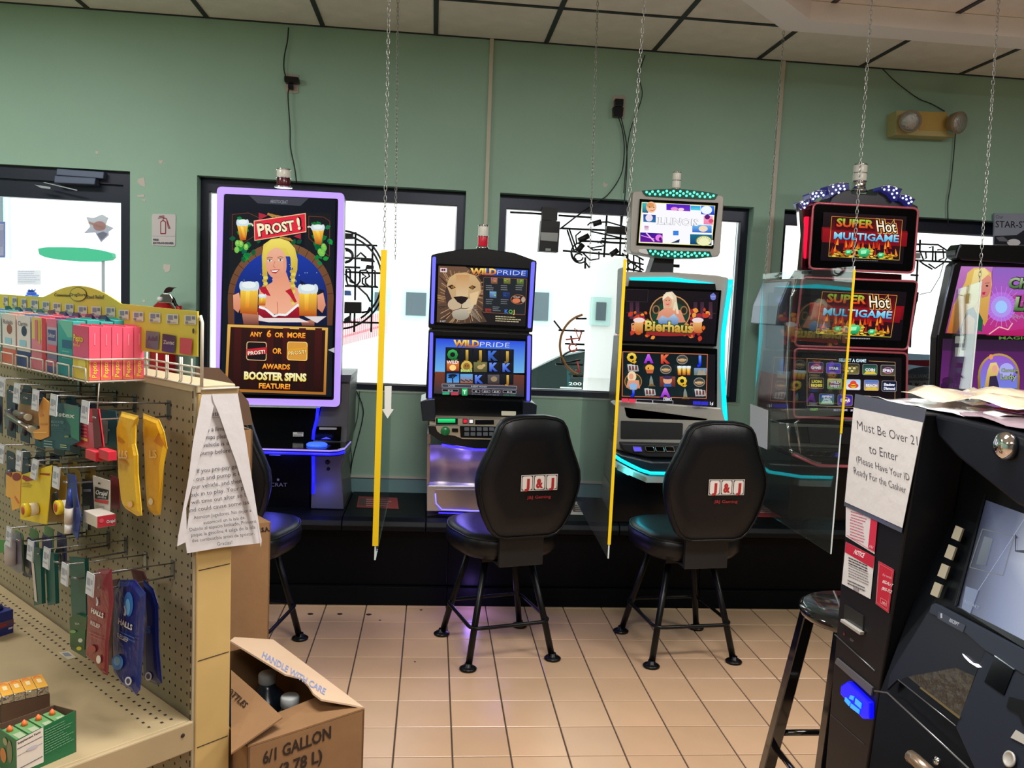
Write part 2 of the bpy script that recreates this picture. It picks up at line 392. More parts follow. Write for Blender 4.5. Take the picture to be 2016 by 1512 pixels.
# ---- windows
def window(n, X, label):
    x0, x1 = X; z0, z1 = ZS, ZT; ya, yb = YW+.075, YW+.15
    root = thing('window_%d' % n, None, None, ((x0+x1)/2, YW+.1, z0), kind='structure')
    f = MB(); fw = .045
    o = [Vector((x0, ya, z0)), Vector((x1, ya, z0)), Vector((x1, ya, z1)), Vector((x0, ya, z1))]
    i = [Vector((x0+fw, ya, z0+.035)), Vector((x1-fw, ya, z0+.035)), Vector((x1-fw, ya, z1-.075)), Vector((x0+fw, ya, z1-.075))]
    f.ring(o, i, (0, yb-ya, 0)).build('window_frame', FRAMEB, root)
    i2 = [Vector((a.x+s_*.008, ya+.02, a.z+t_*.008)) for a, s_, t_ in zip(i, (1, -1, -1, 1), (1, 1, -1, -1))]
    MB().ring([Vector((p.x, ya+.02, p.z)) for p in i], i2, (0, .02, 0)).build('glazing_bead', ALU, root)
    MB().box(x0+fw, x1-fw, ya+.035, ya+.04, z0+.035, z1-.075).build('pane', GLASS, root)
    MB().box(x0, x1, YW-.004, ya, z0-.004, z0+.004).build('sill', mat('sill_paint', (160, 180, 160), .5), root)
    return root
window(1, W1, ''); window(2, W2, ''); window(3, W3, '')
# ---- door
dr = thing('door_1', None, None, (-2.1, YW+.05, 0), kind='structure')
x0, x1 = D0; ya = YW+.03
MB().box(x0, x0+.05, ya, ya+.12, 0, ZT).box(x1-.045, x1, ya, ya+.12, 0, ZT).box(x0+.05, x1-.045, ya, ya+.12, ZT-.07, ZT).build('door_frame', FRAMEB, dr)
di = .052
MB().box(x0+.05, x0+.05+di, ya+.02, ya+.065, 0, ZT-.07).box(x1-.045-.02, x1-.045, ya+.02, ya+.065, 0, ZT-.07).box(x0+.1, x1-.065, ya+.02, ya+.065, ZT-.165, ZT-.07).box(x0+.1, x1-.065, ya+.02, ya+.065, 0, .25).build('door_leaf', FRAMEB, dr)
MB().box(x0+.1, x1-.065, ya+.04, ya+.045, .25, ZT-.165).build('pane', GLASS, dr)
DC = mat('grey_closer', (88, 98, 120), .4, metal=.4)
CD = Crop(0, 300, 4.724)
cl_ = MB(); q = lambda pts, Y, d: cl_.prism(PY(pts, Y, CD), (0, d, 0))
q([(525, 150), (968, 180), (960, 245), (520, 212)], ya-.04, .06); q([(505, 215), (890, 238), (880, 300), (500, 282)], ya-.05, .07)
cl_.build('door_closer', DC, dr, bevel=.004)
cl_ = MB(); q([(400, 280), (420, 278), (718, 348), (712, 356)], ya-.06, .012); q([(320, 300), (470, 322), (470, 340), (380, 330)], ya-.06, .01)
cl_.build('closer_arm', ALU, dr)
# star sticker on the door glass, leaflet
a = Art(lambda x, y: atY(x, y, ya+.03), CD)
a.poly([(800, 600), (870, 610), (950, 575), (1010, 610), (985, 670), (1058, 705), (1010, 740), (1015, 770), (940, 838), (885, 745), (778, 755), (838, 690)], (196, 200, 205), (170, 170, 190))
a.ell(925, 685, 60, 45, (214, 170, 165)); a.poly([(830, 640), (990, 700), (970, 720), (820, 660)], (220, 190, 180)); a.poly([(900, 760), (960, 735), (1005, 760), (945, 820)], (160, 165, 180))
o = a.build('star_sticker', None, TRPR); o.location = (0, 0, 0); tag(o, 'silvery star-shaped sticker on the door glass', 'sticker')
a = Art(lambda x, y: atY(x, y, ya+.03), CD); a.rect(-60, 645, 50, 978, (120, 130, 180)); a.rect(-60, 665, 35, 960, (235, 238, 245)); a.poly([(-60, 730), (35, 720), (40, 870), (-60, 900)], (210, 215, 235))
o = a.build('door_notice', None, TRPR); tag(o, 'blue bordered notice on the door glass at the left edge', 'notice')
a = Art(lambda x, y: atY(x, y, ya+.03), CD); a.rect(160, 1095, 380, 1230, (233, 236, 242)); blank_text_lines(a, 170, 1105, 370, 6, 19, (205, 205, 225), 7)
o = a.build('faint_leaflet', None, TRPR); tag(o, 'pale leaflet with faint lines on the door glass', 'leaflet')
a = Art(lambda x, y: atY(x, y, ya+.03), Crop(0, 560, 7.56)); a.ell(480, 165, 105, 30, (90, 140, 230)); a.ell(470, 130, 80, 26, (90, 120, 210)); a.ell(465, 98, 60, 18, (60, 90, 160)); a.rect(425, 70, 445, 90, (70, 110, 190)); a.rect(470, 70, 490, 92, (70, 110, 190)); a.rect(515, 70, 535, 92, (70, 110, 190)); a.ell(455, 165, 30, 10, (230, 240, 255))
o = a.build('blue_sticker', None, TRPR); tag(o, 'small blue sticker low on the door glass above the yellow header', 'sticker')
try: sc.cycles.use_denoising = True; sc.cycles.max_bounces = 8; sc.cycles.transparent_max_bounces = 24
except Exception: pass
# ================================================================== OUTSIDE
OGZ = -.1
tag(MB().box(-40, 45, 5.0, 70, OGZ-.1, OGZ).build('forecourt_ground', mat('bright_concrete', (212, 212, 208), .9, var=.04, vscale=.6), world=True), kind='structure')
tag(MB().box(-40, 45, 9.6, 9.9, OGZ, OGZ+.1).build('kerb', mat('kerb_concrete', (150, 158, 160), .9), world=True), kind='structure')
TEAL = mat('teal_frame', (180, 214, 208), .5); OWH = mat('white_render', (235, 235, 232), .8); DKW = mat('dark_shop_glass', (84, 96, 104), .15)
bd = thing('shop_building', 'white shop building across the lot with teal framed windows', 'building', (4, 20, OGZ))
MB().box(-12, 26, 20, 26, OGZ, 5.2).build('wall', OWH, bd)
MB().box(-12.3, 26.3, 19.7, 26, 5.2, 5.6).build('roof', mat('pale_roof', (200, 200, 200), .7), bd)
for (xa, ya_, xb, yb_) in [(800, 575, 838, 622), (1052, 575, 1078, 632), (738, 575, 757, 612), (-30, 380, 8, 500)]:
    a, b = atY(xa, ya_, 19.93), atY(xb, yb_, 19.93)
    fr_ = MB().box(a.x-.12, b.x+.12, 19.9, 20.0, b.z-.12, a.z+.12).build('shop_window', TEAL, bd)
    MB().box(a.x, b.x, 19.86, 19.93, b.z, a.z).build('pane', DKW, fr_)
fe = thing('striped_barrier', 'low red and white picket barrier outside behind the round neon sign', 'barrier', (-1.5, 13, OGZ))
pk = None; PINK = mat('red_picket', (224, 130, 140), .6)
for i in range(24):
    a = atY(672+i*3.9, 655-i*1.0, 13)
    if pk is None: pk = MB().box(-.008, .008, -.02, .02, 0, .36).build('picket', PINK, fe, world=False); o = pk
    else: o = pk.copy(); COL.objects.link(o); o.parent = fe
    o.location = (a.x+1.5, 0, a.z-OGZ-.2)
a, b = atY(668, 668, 13.05), atY(768, 640, 13.05)
MB().prism([a, b, b+Vector((0, 0, .04)), a+Vector((0, 0, .04))], (0, .03, 0)).box(a.x, a.x+.05, 13, 13.1, OGZ, a.z).box(b.x-.05, b.x, 13, 13.1, OGZ, b.z).build('rail', OWH, fe)
# green lozenge canopy sign on a pole
cs = thing('canopy_sign', 'green lozenge canopy sign on a thin pole seen through the door', 'sign', (-5.2, 11, OGZ))
lp = [(352, 895), (440, 880), (600, 880), (800, 888), (940, 910), (1040, 938), (1048, 975), (1020, 1000), (900, 1015), (700, 1012), (520, 995), (420, 975), (365, 950)]
MB().prism(PY(lp, 11, CD), (0, .12, 0)).build('sign_board', mat('green_canopy', (0, 128, 90), .6), cs)
a = atY(*CD(962, 1010), 11.05); MB().box(a.x-.015, a.x+.015, 11.03, 11.06, OGZ, a.z).build('pole', GREY, cs)
# parked car
cr = thing('parked_car', 'parked car with dark windscreen close outside the second window', 'car', (2.2, 8.0, OGZ))
Yc = 7.4; q = Crop(980, 370, 3.516)
body = [(200, 1250), (240, 1245), (430, 1150), (480, 1120), (700, 1090), (1000, 1075), (1300, 1085), (1500, 1130), (1600, 1400), (1640, 1600), (200, 1600)]
MB().prism(PY(body, Yc, q), (0, 1.7, 0)).build('car_body', mat('pale_car_paint', (198, 200, 200), .2, coat=1), cr, bevel=.02)
ws = [(225, 1262), (425, 1165), (700, 1110), (1000, 1100), (1000, 1405), (225, 1405)]
MB().prism(PY(ws, Yc-.02, q), (0, .03, 0)).build('windscreen', mat('dark_windscreen', (30, 36, 40), .12), cr)
MB().tube(PY([(225, 1258), (425, 1162), (700, 1106), (1000, 1096)], Yc-.03, q), .012, 6).build('trim', ALU, cr)
a = Art(lambda x, y: atY(x, y, Yc-.04), q); a.text('2001', 490, 1365, 22, (235, 238, 240), wd=110, off=.02, dx=(1, .02)); a.poly([(432, 1376), (580, 1382), (582, 1392), (430, 1386)], (225, 225, 225))
a.build('sticker', cr, PRNT)
for xw in (260, 1350):
    c_ = atY(*q(xw, 1700), Yc-.05); MB().lathe([(.3, 0), (.31, .05), (.31, .15), (.3, .2)], (c_.x, Yc-.06, OGZ+.31), (0, 1, 0), 20).build('wheel', BLKP, cr)

# ================================================================== BENCH the machines stand on
PZ = .462
pl = thing('machine_bench', 'long black padded bench carrying the row of gaming machines', 'bench', (1, 4.5, 0))
seams = [-3.0, -1.32, -.42, .0, 1.0, 1.62, 2.6, 3.7]
for a, b in zip(seams, seams[1:]):
    m_ = MB(); prof = [(YW-.018, PZ-.06), (YW-.018, PZ), (4.27, PZ), (4.21, PZ-.003), (4.178, PZ-.016), (4.165, PZ-.04), (4.172, PZ-.065), (4.2, PZ-.078), (4.24, PZ-.078)]
    m_.prism([(a+.002, y, z) for y, z in prof], (b-a-.004, 0, 0)).build('top_pad', BLK, pl, bevel=.003)
for a, b in zip([-3, -1.2, .12, 1.46, 2.7], [-1.2, .12, 1.46, 2.7, 3.7]):
    MB().box(a+.0015, b-.0015, 4.225, 4.25, .1, PZ-.075).build('front_panel', mat('black_panel', (5, 7, 11), .4, spec=.1), pl, bevel=.002)
    MB().box(a+.0015, b-.0015, 4.2, 4.235, 0, .097).build('kick_board', mat('black_kick', (6, 8, 12), .6, spec=.1), pl, bevel=.002)
MB().box(-3, 3.7, 4.25, YW-.018, .0, PZ-.06).build('carcass', BLKP, pl)

# ================================================================== GAMING MACHINES
def slab(pts, Y, d, c=ID, r=0, n=4):
    if r: pts = roundpoly(pts, r, n)
    return MB().prism(PY(pts, Y, c), (0, d, 0))
def ringpx(o, i, Y, d, c=ID, r=0, r2=None):
    o = roundpoly(o, r, 4); i = roundpoly(i, r2 if r2 is not None else r*.6, 4)
    return MB().ring(PY(o, Y, c), PY(i, Y, c), (0, d, 0))
def apl(Y): return lambda x, y: atY(x, y, Y)
def beacon(par, cx, yt, yb, Y, rpx, kinds):
    k = Y/FPX; t = atY(cx, yt, Y); b = atY(cx, yb, Y); r = rpx*k; H = t.z-b.z; x, z = b.x, b.z
    bc = MB().lathe([(r*1.15, 0), (r*1.2, H*.05), (r*1.0, H*.09), (r*.96, H*.1)], (x, Y, z), n=20).build('beacon_base', CHR, par)
    n = len(kinds); h = H*.86/n; zz = z+H*.1
    for kd in kinds:
        mt = {'r': mat('red_lens', (190, 25, 50), .2, es=.25), 'w': mat('white_lens', (215, 212, 200), .25, es=.12), 'd': mat('dark_red_lens', (90, 20, 40), .2), 'c': CHR}[kd]
        L = MB().lathe([(r*.9, 0), (r*.92, h*.1), (r*.92, h*.85), (r*.9, h*.9)], (x, Y, zz), n=20).build('beacon_lens', mt, par)
        MB().lathe([(r*.95, h*.9), (r*1.02, h*.92), (r*1.02, h*.99), (r*.95, h)], (x, Y, zz), n=20).build('collar', CHR, par)
        zz += h
    MB().lathe([(r*.95, 0), (r*.9, H*.03), (r*.5, H*.05), (0.001, H*.055)], (x, Y, zz), n=20).build('beacon_cap', CHR, par)
def root_for(name, label, x, Y=4.5): return thing(name, label, 'gaming machine', (x, Y, PZ), group='gaming machines along the window wall')
YF = 4.24
# --- 1 tall portrait screen
m1 = root_for('gaming_machine', 'tall gaming machine with purple lit portrait screen showing beer mugs and PROST!', -.75)
O1 = [(427, 367), (678, 380), (669, 801), (424, 795)]; I1 = [(440, 381), (666, 391), (657, 788), (430, 783)]
slab(O1, YF+.012, .08, r=10).build('display_housing', BLKP, m1)
ringpx(O1, I1, YF, .012, r=10, r2=5).build('light_bezel', emi('lilac_light', (168, 140, 232), .8), m1)
slab([(443, 384), (663, 394), (654, 785), (433, 780)], YF+.004, .006, r=4).build('screen', BLKG, m1)
c = Crop(380, 320, 3.025); A = Art(apl(YF+.003), c)
A.poly([(190, 190), (850, 225), (825, 1395), (165, 1375)], (14, 20, 30), (16, 26, 34))
A.poly([(335, 197), (690, 212), (640, 258), (385, 243)], (62, 64, 74)); A.text('ARISTOCRAT', 512, 243, 20, (150, 152, 162), wd=105, dx=(1, .05), al='c')
# timber wall and barrel arch
for (x0_, x1_, s_) in [(215, 395, 0), (665, 825, 0)]: A.rect(x0_, 300, x1_, 960, (24, 26, 30), (20, 30, 34))
A.frame([(235, 310), (330, 300), (395, 330), (395, 420), (235, 520)], 3, (110, 60, 40)); A.frame([(690, 320), (780, 325), (815, 350), (812, 560), (690, 450)], 3, (110, 60, 40))
A.poly([(210, 970)]+[(523-315*ca(t), 810-335*sa(t)) for t in [math.pi*i/28 for i in range(29)]]+[(830, 970)], (122, 84, 56), (98, 58, 38))
for i in range(17):
    t = math.pi*(i+.5)/17; A.line([(523-316*ca(t), 810-336*sa(t)), (523-262*ca(t), 810-272*sa(t))], 3, (60, 34, 24), bump=(i == 0))
A.poly([(248, 970)]+[(523-278*ca(t), 812-290*sa(t)) for t in [math.pi*i/28 for i in range(29)]]+[(800, 970)], (28, 60, 170), (14, 26, 60))
A.poly([(262, 800), (290, 760), (350, 750), (380, 700), (400, 970), (250, 970)], (14, 24, 52)); A.poly([(640, 700), (700, 740), (780, 760), (798, 970), (640, 970)], (14, 24, 52))
r1 = random.Random(3)
for i in range(18): A.ell(300+r1.random()*440, 600+r1.random()*120, 2.5, 2.5, (180, 200, 250), n=6, bump=(i == 0))
def leaf(A, x, y, L, ang, col, bump=True):
    pts = [(0, 0), (.25, .3), (.6, .34), (1, 0), (.6, -.34), (.25, -.3)]
    A.poly([(x+L*(p[0]*ca(ang)-p[1]*sa(ang)), y+L*(p[0]*sa(ang)+p[1]*ca(ang))) for p in pts], col, bump=bump)
for cx_, cy_, fl_ in [(290, 440, 1), (765, 460, -1)]:
    for i in range(26):
        leaf(A, cx_+r1.uniform(-45, 45), cy_+r1.uniform(-100, 130), r1.uniform(26, 48), r1.uniform(0, 6.28), (r1.randint(10, 30), r1.randint(80, 150), r1.randint(45, 70)), bump=(i == 0))
    for i in range(5):
        x_, y_ = cx_+r1.uniform(-45, 45), cy_+r1.uniform(40, 85)
        A.ell(x_, y_, 15, 20, (120, 190, 80), n=10, bump=(i == 0)); A.ell(x_, y_-4, 8, 11, (170, 220, 110), n=8, bump=False)
for i in range(8): leaf(A, 480+r1.uniform(-140, 140), 500+r1.uniform(-20, 25), 40, r1.uniform(0, 6), (16, r1.randint(70, 110), 50), bump=(i == 0))
def mug(A, pts, foam, handle=None):
    if handle: A.line(handle, 9, (225, 215, 200))
    A.poly(pts, (250, 205, 70), (178, 74, 26)); cx_ = sum(p[0] for p in pts)/4
    w_ = pts[1][0]-pts[0][0]
    A.poly([(pts[0][0]+w_*.3, pts[0][1]+8), (pts[0][0]+w_*.55, pts[0][1]+8), (pts[3][0]+w_*.5, pts[3][1]-w_*.3), (pts[3][0]+w_*.3, pts[3][1]-w_*.3)], (255, 225, 90), (225, 130, 30))
    y = (pts[0][1]+pts[1][1])/2
    for i in range(6): A.ell(pts[0][0]+w_*(i+.5)/6, y-foam*.35+((i*7) % 5), w_*.15, foam*.62, (208, 222, 228), n=12, bump=(i == 0))
    A.ell(cx_, y-foam*.5, w_*.4, foam*.45, (232, 240, 240))
mug(A, [(265, 375), (331, 365), (318, 462), (284, 468)], 32, [(330, 365), (352, 366), (360, 380)])
mug(A, [(710, 395), (782, 402), (765, 492), (731, 485)], 30, [(712, 390), (695, 382), (684, 386)])
A.poly([(395, 300), (450, 318), (395, 345)], (170, 40, 60)); A.poly([(645, 425), (600, 440), (645, 458)], (170, 40, 60))
for i in range(4): A.poly([(450+i*20, 300+i*6), (490+i*22, 318+i*4), (480+i*20, 330), (445+i*18, 312)], (180, 130, 60), bump=(i == 0))
for i in range(4): A.poly([(520+i*20, 440+i*3), (570+i*10, 450+i*6), (560+i*10, 462+i*3), (520+i*16, 450)], (180, 130, 60), bump=(i == 0))
A.poly([(366, 348), (674, 302), (678, 416), (370, 468)], (236, 190, 150)); A.poly([(370, 353), (670, 308), (674, 411), (374, 463)], (222, 42, 62))
for o_, cc in ((.09, (60, 10, 20)), (.035, (245, 236, 196))):
    A.text('P', 394, 440, 74, cc, wd=44, dx=(1, -.15), off=o_); A.text('ROST', 440, 428, 58, cc, wd=172, dx=(1, -.15), off=o_); A.text('!', 628, 400, 68, cc, dx=(1, -.15), off=o_)
# barmaid
A.poly([(415, 560), (425, 490), (470, 458), (520, 452), (575, 470), (612, 515), (627, 580), (625, 640), (608, 700), (590, 560), (440, 560), (445, 640), (450, 700), (418, 660)], (232, 214, 96), (196, 164, 62))
A.poly([(480, 660), (560, 655), (578, 710), (620, 745), (660, 765), (640, 900), (400, 905), (400, 745), (440, 735), (478, 712)], (226, 150, 120), (240, 176, 146))
A.ell(500, 600, 62, 92, (236, 178, 150), (222, 150, 122)); A.ell(552, 610, 10, 50, (222, 156, 128))
A.poly([(438, 600), (448, 540), (490, 508), (560, 512), (585, 570), (588, 640), (615, 600), (600, 500), (540, 458), (470, 462), (428, 520), (422, 600)], (240, 222, 104), (206, 178, 70))
for x_, y_ in ((462, 585), (526, 582)): A.ell(x_, y_, 13, 6, (250, 245, 240), n=12); A.ell(x_, y_, 6, 6, (60, 70, 60), n=10); A.line([(x_-17, y_-14), (x_, y_-20), (x_+18, y_-15)], 4, (120, 80, 40)); A.line([(x_-14, y_-6), (x_, y_-9), (x_+14, y_-5)], 3, (60, 35, 25))
A.line([(494, 590), (484, 622), (497, 626)], 3, (190, 110, 90)); A.poly([(466, 642), (490, 638), (524, 638), (500, 662), (478, 658)], (170, 40, 50)); A.poly([(471, 645), (517, 642), (500, 653), (480, 652)], (255, 250, 245))
for x_, y0_ in ((436, 670), (600, 650)):
    for i in range(6 if x_ < 500 else 12): A.ell(x_+(3 if i % 2 else -3), y0_+i*17, 15-i*.4, 12, (226, 204, 90) if i % 2 else (198, 168, 66), n=10, bump=(i == 0))
A.poly([(395, 870), (440, 862), (495, 912), (560, 905), (625, 858), (638, 862), (640, 945), (400, 945)], (170, 26, 48), (120, 14, 34))
A.line([(400, 860), (440, 872), (490, 915), (515, 905), (560, 908), (610, 865), (634, 845)], 13, (236, 240, 240)); A.line([(508, 830), (512, 880), (506, 905)], 4, (190, 110, 90))
A.poly([(400, 745), (440, 738), (470, 795), (440, 790), (415, 772)], (180, 30, 50)); A.poly([(555, 765), (590, 750), (625, 830), (610, 835), (580, 790)], (180, 30, 50))
for s_, x_ in ((1, 268), (-1, 765)): A.poly([(x_-20, 790), (x_+15, 775), (x_+30, 850), (x_+10, 895), (x_-18, 870)], (232, 164, 132), (206, 130, 100))
A.poly([(300, 895), (395, 890), (400, 965), (310, 962)], (196, 128, 98), (110, 60, 60)); A.poly([(650, 945), (730, 935), (728, 972), (655, 970)], (196, 128, 98), (110, 60, 60))
mug(A, [(292, 752), (396, 752), (392, 905), (290, 896)], 46); mug(A, [(638, 768), (744, 770), (742, 915), (640, 912)], 46); mug(A, [(402, 800), (444, 800), (440, 852), (398, 850)], 18)
A.poly([(400, 905), (430, 925), (640, 925), (700, 950), (460, 950), (400, 940)], (230, 214, 210)); A.poly([(670, 915), (800, 915), (745, 955)], (222, 212, 212))
# text board
A.poly([(218, 962), (810, 982), (797, 1378), (202, 1358)], (226, 176, 84), (170, 104, 36)); A.poly([(236, 978), (795, 997), (783, 1362), (216, 1342)], (48, 22, 20), (34, 16, 14))
for i in range(6): x_ = 260+i*95; A.poly([(x_, 984), (x_+40, 985), (x_+34, 1345), (x_-10, 1345)], (70, 24, 22), (40, 16, 14), bump=(i == 0))
OR_ = ((255, 190, 70), (255, 140, 40))
kw = dict(al='c', dx=(1, .035))
A.otext('ANY', 386, 1034, 28, OR_, (60, 20, 0), wd=72, off=.03, **kw); A.otext('6', 462, 1036, 40, OR_, (60, 20, 0), off=.03, **kw); A.otext('OR', 523, 1038, 28, OR_, (60, 20, 0), wd=52, off=.03, **kw); A.otext('MORE', 624, 1041, 30, OR_, (60, 20, 0), wd=106, off=.03, **kw)
A.otext('OR', 511, 1134, 32, OR_, (60, 20, 0), wd=54, off=.03, **kw); A.otext('AWARDS', 505, 1225, 30, OR_, (60, 20, 0), wd=164, off=.03, **kw)
A.otext('BOOSTER SPINS', 500, 1290, 44, ((255, 250, 200), (236, 214, 110)), (60, 30, 0), wd=368, off=.05, **kw); A.otext('FEATURE!', 496, 1340, 30, OR_, (60, 20, 0), wd=184, off=.03, **kw)
for x_, bc_, tc_ in ((392, (30, 20, 24), (200, 40, 50)), (632, (214, 150, 60), (224, 160, 50))):
    A.poly(roundpoly([(x_-60, 1062), (x_+60, 1066), (x_+58, 1178), (x_-62, 1172)], 16), (206, 170, 120) if x_ < 500 else (240, 200, 110)); A.poly(roundpoly([(x_-55, 1067), (x_+55, 1070), (x_+53, 1173), (x_-57, 1168)], 14), bc_)
    A.poly([(x_-60, 1108), (x_+60, 1096), (x_+60, 1134), (x_-60, 1146)], tc_); A.otext('PROST!', x_, 1138, 22, (255, 245, 225) if x_ < 500 else (255, 226, 150), (90, 20, 10), wd=102, al='c', dx=(1, -.1), off=.02)
A.poly([(812, 1112), (850, 1098), (850, 1130)], (190, 188, 190))
A.build('screen_picture', m1, SCRN)
slab([(436, 800), (628, 804), (612, 870), (608, 1003), (428, 1003)], 4.36, .4).build('front_panel', mat('black_front', (5, 7, 11), .25, spec=.25), m1)
slab([(640, 738), (690, 738), (686, 800), (684, 862), (672, 925), (677, 1003), (612, 1001), (616, 870), (632, 803)], 4.33, .42).build('side_panel', GREY, m1, bevel=.004)
slab([(640, 738), (692, 738), (689, 752), (640, 752)], 4.31, .3).build('side_top', mat('dark_grey_plastic', (70, 72, 84), .4), m1)
pE = Crop(500, 780, 6.573)
MB().tube(PY([(832, 145), (812, 300), (775, 450), (765, 560)], 4.315, pE), .008, 8).tube(PY([(765, 770), (768, 1000), (764, 1260)], 4.315, pE), .008, 8).build('blue_light_strip', emi('blue_light', (20, 20, 255), 3), m1)
z_ = atY(600, 884, 4.1).z; xa, xb = atY(440, 884, 4.1).x, atY(669, 884, 4.1).x
dk_ = [(xa, 4.38), (xa, 4.1), (xb-.05, 4.1), (xb-.01, 4.12), (xb+.015, 4.17), (xb+.025, 4.38)]
MB().prism([(x, y, z_-.035) for x, y in dk_], (0, 0, .035)).build('button_deck', BLKG, m1, bevel=.004)
MB().tube([(x, y-.003, z_-.006) for x, y in dk_[1:]], .0045, 6).build('deck_edge', emi('pale_lilac_light', (150, 130, 225), .8), m1)
MB().tube([(x, y-.004, z_-.022) for x, y in dk_[1:5]], .007, 6).build('deck_light', MATS['blue_light'], m1)
p = atY(624, 874, 4.2); MB().lathe([(.05, 0), (.052, .008), (.045, .014), (.03, .016), (.001, .017)], (p.x, 4.2, z_), n=24).build('spin_button', emi('bright_blue_light', (50, 90, 255), 1.5), m1)
slab([(808, 392), (1132, 395), (1120, 580), (770, 560)], 4.322, .02, pE, r=10).build('bill_acceptor', BLKG, m1)
slab([(842, 405), (1072, 408), (1070, 432), (845, 432)], 4.316, .008, pE, r=8).build('bill_slot', SILV, m1)
A = Art(apl(4.315), pE); A.poly([(865, 555), (935, 525), (1000, 555)], (80, 80, 255)); A.build('arrow_light', m1, SCRN)
A = Art(apl(4.354), pE); A.text('ARISTOCRAT', 430, 1170, 50, (150, 150, 155), wd=520, al='r', dx=(1, .01)); A.ell(313, 1080, 17, 17, (150, 150, 155))
A.rect(505, 465, 640, 520, (215, 212, 200)); A.rect(560, 470, 630, 480, (60, 60, 60)); A.rect(510, 498, 620, 506, (90, 90, 90)); A.build('maker_logo', m1, PRNT)
MB().lathe([(.012, 0), (.012, .006), (.001, .007)], atY(*pE(952, 852), 4.332), (0, -1, 0), 12).lathe([(.009, 0), (.009, .006), (.001, .007)], atY(*pE(962, 940), 4.332), (0, -1, 0), 12).build('key_lock', BLKP, m1)
beacon(m1, 558, 332, 370, 4.3, 14, 'dw')
# --- 2 lion machine
m2 = root_for('gaming_machine', 'black gaming machine with a lion picture and blue side lights', .25)
c = Crop(800, 430, 3.78)
slab([(185, 272), (240, 258), (400, 230), (590, 226), (800, 255), (972, 318), (940, 848), (163, 815)], YF, .4, c, r=14).build('upper_cabinet', BLKP, m2, bevel=.004)
slab([(165, 830), (940, 862), (928, 1385), (143, 1350)], YF, .45, c, r=10).build('lower_cabinet', BLKP, m2, bevel=.004)
slab([(190, 810), (915, 840), (915, 870), (190, 835)], YF+.02, .3, c).build('cabinet_gap', mat('dark_hinge', (40, 42, 48), .4), m2)
BL = emi('violet_blue_light', (92, 92, 246), 1.0)
for pp in ([(194, 285), (221, 285), (204, 785), (180, 785)], [(931, 322), (959, 322), (928, 818), (903, 815)], [(175, 848), (200, 848), (190, 1340), (163, 1340)], [(902, 872), (928, 872), (918, 1360), (895, 1358)]):
    slab(pp, YF-.008, .012, c, r=12).build('light_strip', BL, m2)
slab([(218, 335), (915, 372), (893, 822), (210, 790)], YF-.006, .008, c, r=6).build('upper_screen', BLKG, m2)
slab([(210, 870), (890, 895), (882, 1345), (198, 1322)], YF-.006, .008, c, r=6).build('lower_screen', BLKG, m2)
A = Art(apl(YF-.008), c)
A.poly([(240, 352), (905, 385), (885, 803), (225, 772)], (44, 34, 34), (30, 26, 28))
A.poly([(575, 370), (905, 385), (903, 440), (575, 425)], (50, 90, 200), (30, 50, 130))
r1 = random.Random(5)
A.poly([(240, 352), (440, 360), (520, 410), (560, 470), (575, 600), (560, 700), (600, 770), (400, 785), (226, 772)], (110, 80, 60), (80, 62, 50))
for i in range(110):
    t = r1.uniform(0, 6.28); r0 = r1.uniform(90, 150); x_, y_ = 410+r0*ca(t)*.95, 580+r0*1.15*sa(t); L = r1.uniform(40, 90)
    x2, y2 = 410+(r0+L)*ca(t+.1), 580+(r0*1.15+L)*sa(t+.1); x2 = min(max(x2, 232), 600); y2 = min(max(y2, 358), 775)
    A.line([(x_, y_), (x2, y2)], 5, r1.choice([(140, 100, 66), (90, 64, 50), (168, 130, 90), (60, 44, 40), (190, 150, 110)]), bump=(i == 0))
A.poly([(320, 440), (370, 408), (440, 402), (510, 425), (550, 480), (555, 540), (530, 600), (500, 650), (480, 700), (430, 740), (380, 740), (345, 700), (335, 640), (310, 570), (300, 500)], (206, 170, 120), (180, 150, 112))
A.poly([(370, 420), (470, 420), (460, 580), (370, 580)], (198, 148, 94), (214, 186, 146)); A.poly([(300, 500), (340, 600), (350, 690), (300, 640), (285, 560)], (70, 52, 50))
A.ell(360, 640, 52, 44, (196, 172, 142)); A.ell(455, 640, 48, 44, (206, 186, 156)); A.ell(405, 715, 65, 42, (190, 180, 160), (150, 140, 124)); A.poly([(470, 560), (540, 540), (520, 640), (480, 650)], (220, 190, 146))
A.poly([(350, 585), (410, 578), (462, 590), (440, 620), (412, 640), (380, 622)], (34, 24, 26)); A.line([(412, 640), (408, 668), (350, 685)], 4, (50, 36, 34)); A.line([(408, 668), (440, 672), (470, 665)], 4, (50, 36, 34))
A.poly([(308, 505), (340, 492), (368, 515), (335, 528)], (60, 40, 36)); A.ell(345, 511, 11, 8, (190, 130, 50), n=10); A.ell(345, 511, 5, 5, (10, 8, 8), n=8)
A.poly([(462, 515), (490, 498), (520, 510), (492, 530)], (60, 40, 36)); A.ell(488, 513, 11, 8, (190, 130, 50), n=10); A.ell(488, 513, 5, 5, (10, 8, 8), n=8)
for i in range(11): A.line([(458, 648+i*5), (520+i*3, 640+i*13)], 1.5, (214, 200, 176), bump=(i == 0))
A.rect(252, 368, 302, 400, (220, 210, 215), sk=.05); A.ell(268, 384, 9, 9, (120, 20, 40), n=8); A.ell(284, 384, 8, 9, (120, 20, 40), n=8); A.text('5 IGT', 250, 770, 12, (220, 220, 220), wd=42)
def wildpride(A, x, y, wW, hp, wP):
    A.otext('WILD', x, y, hp, ((255, 232, 120), (190, 90, 40)), (90, 40, 20), wd=wW, dx=(1, .02), off=.05)
    for o_ in (0,): A.text('PRIDE', x+wW+4, y+4, hp*.82, (225, 230, 250), wd=wP, dx=(1, .03), off=-.015, up=(.12, -1))
wildpride(A, 475, 415, 195, 44, 210)
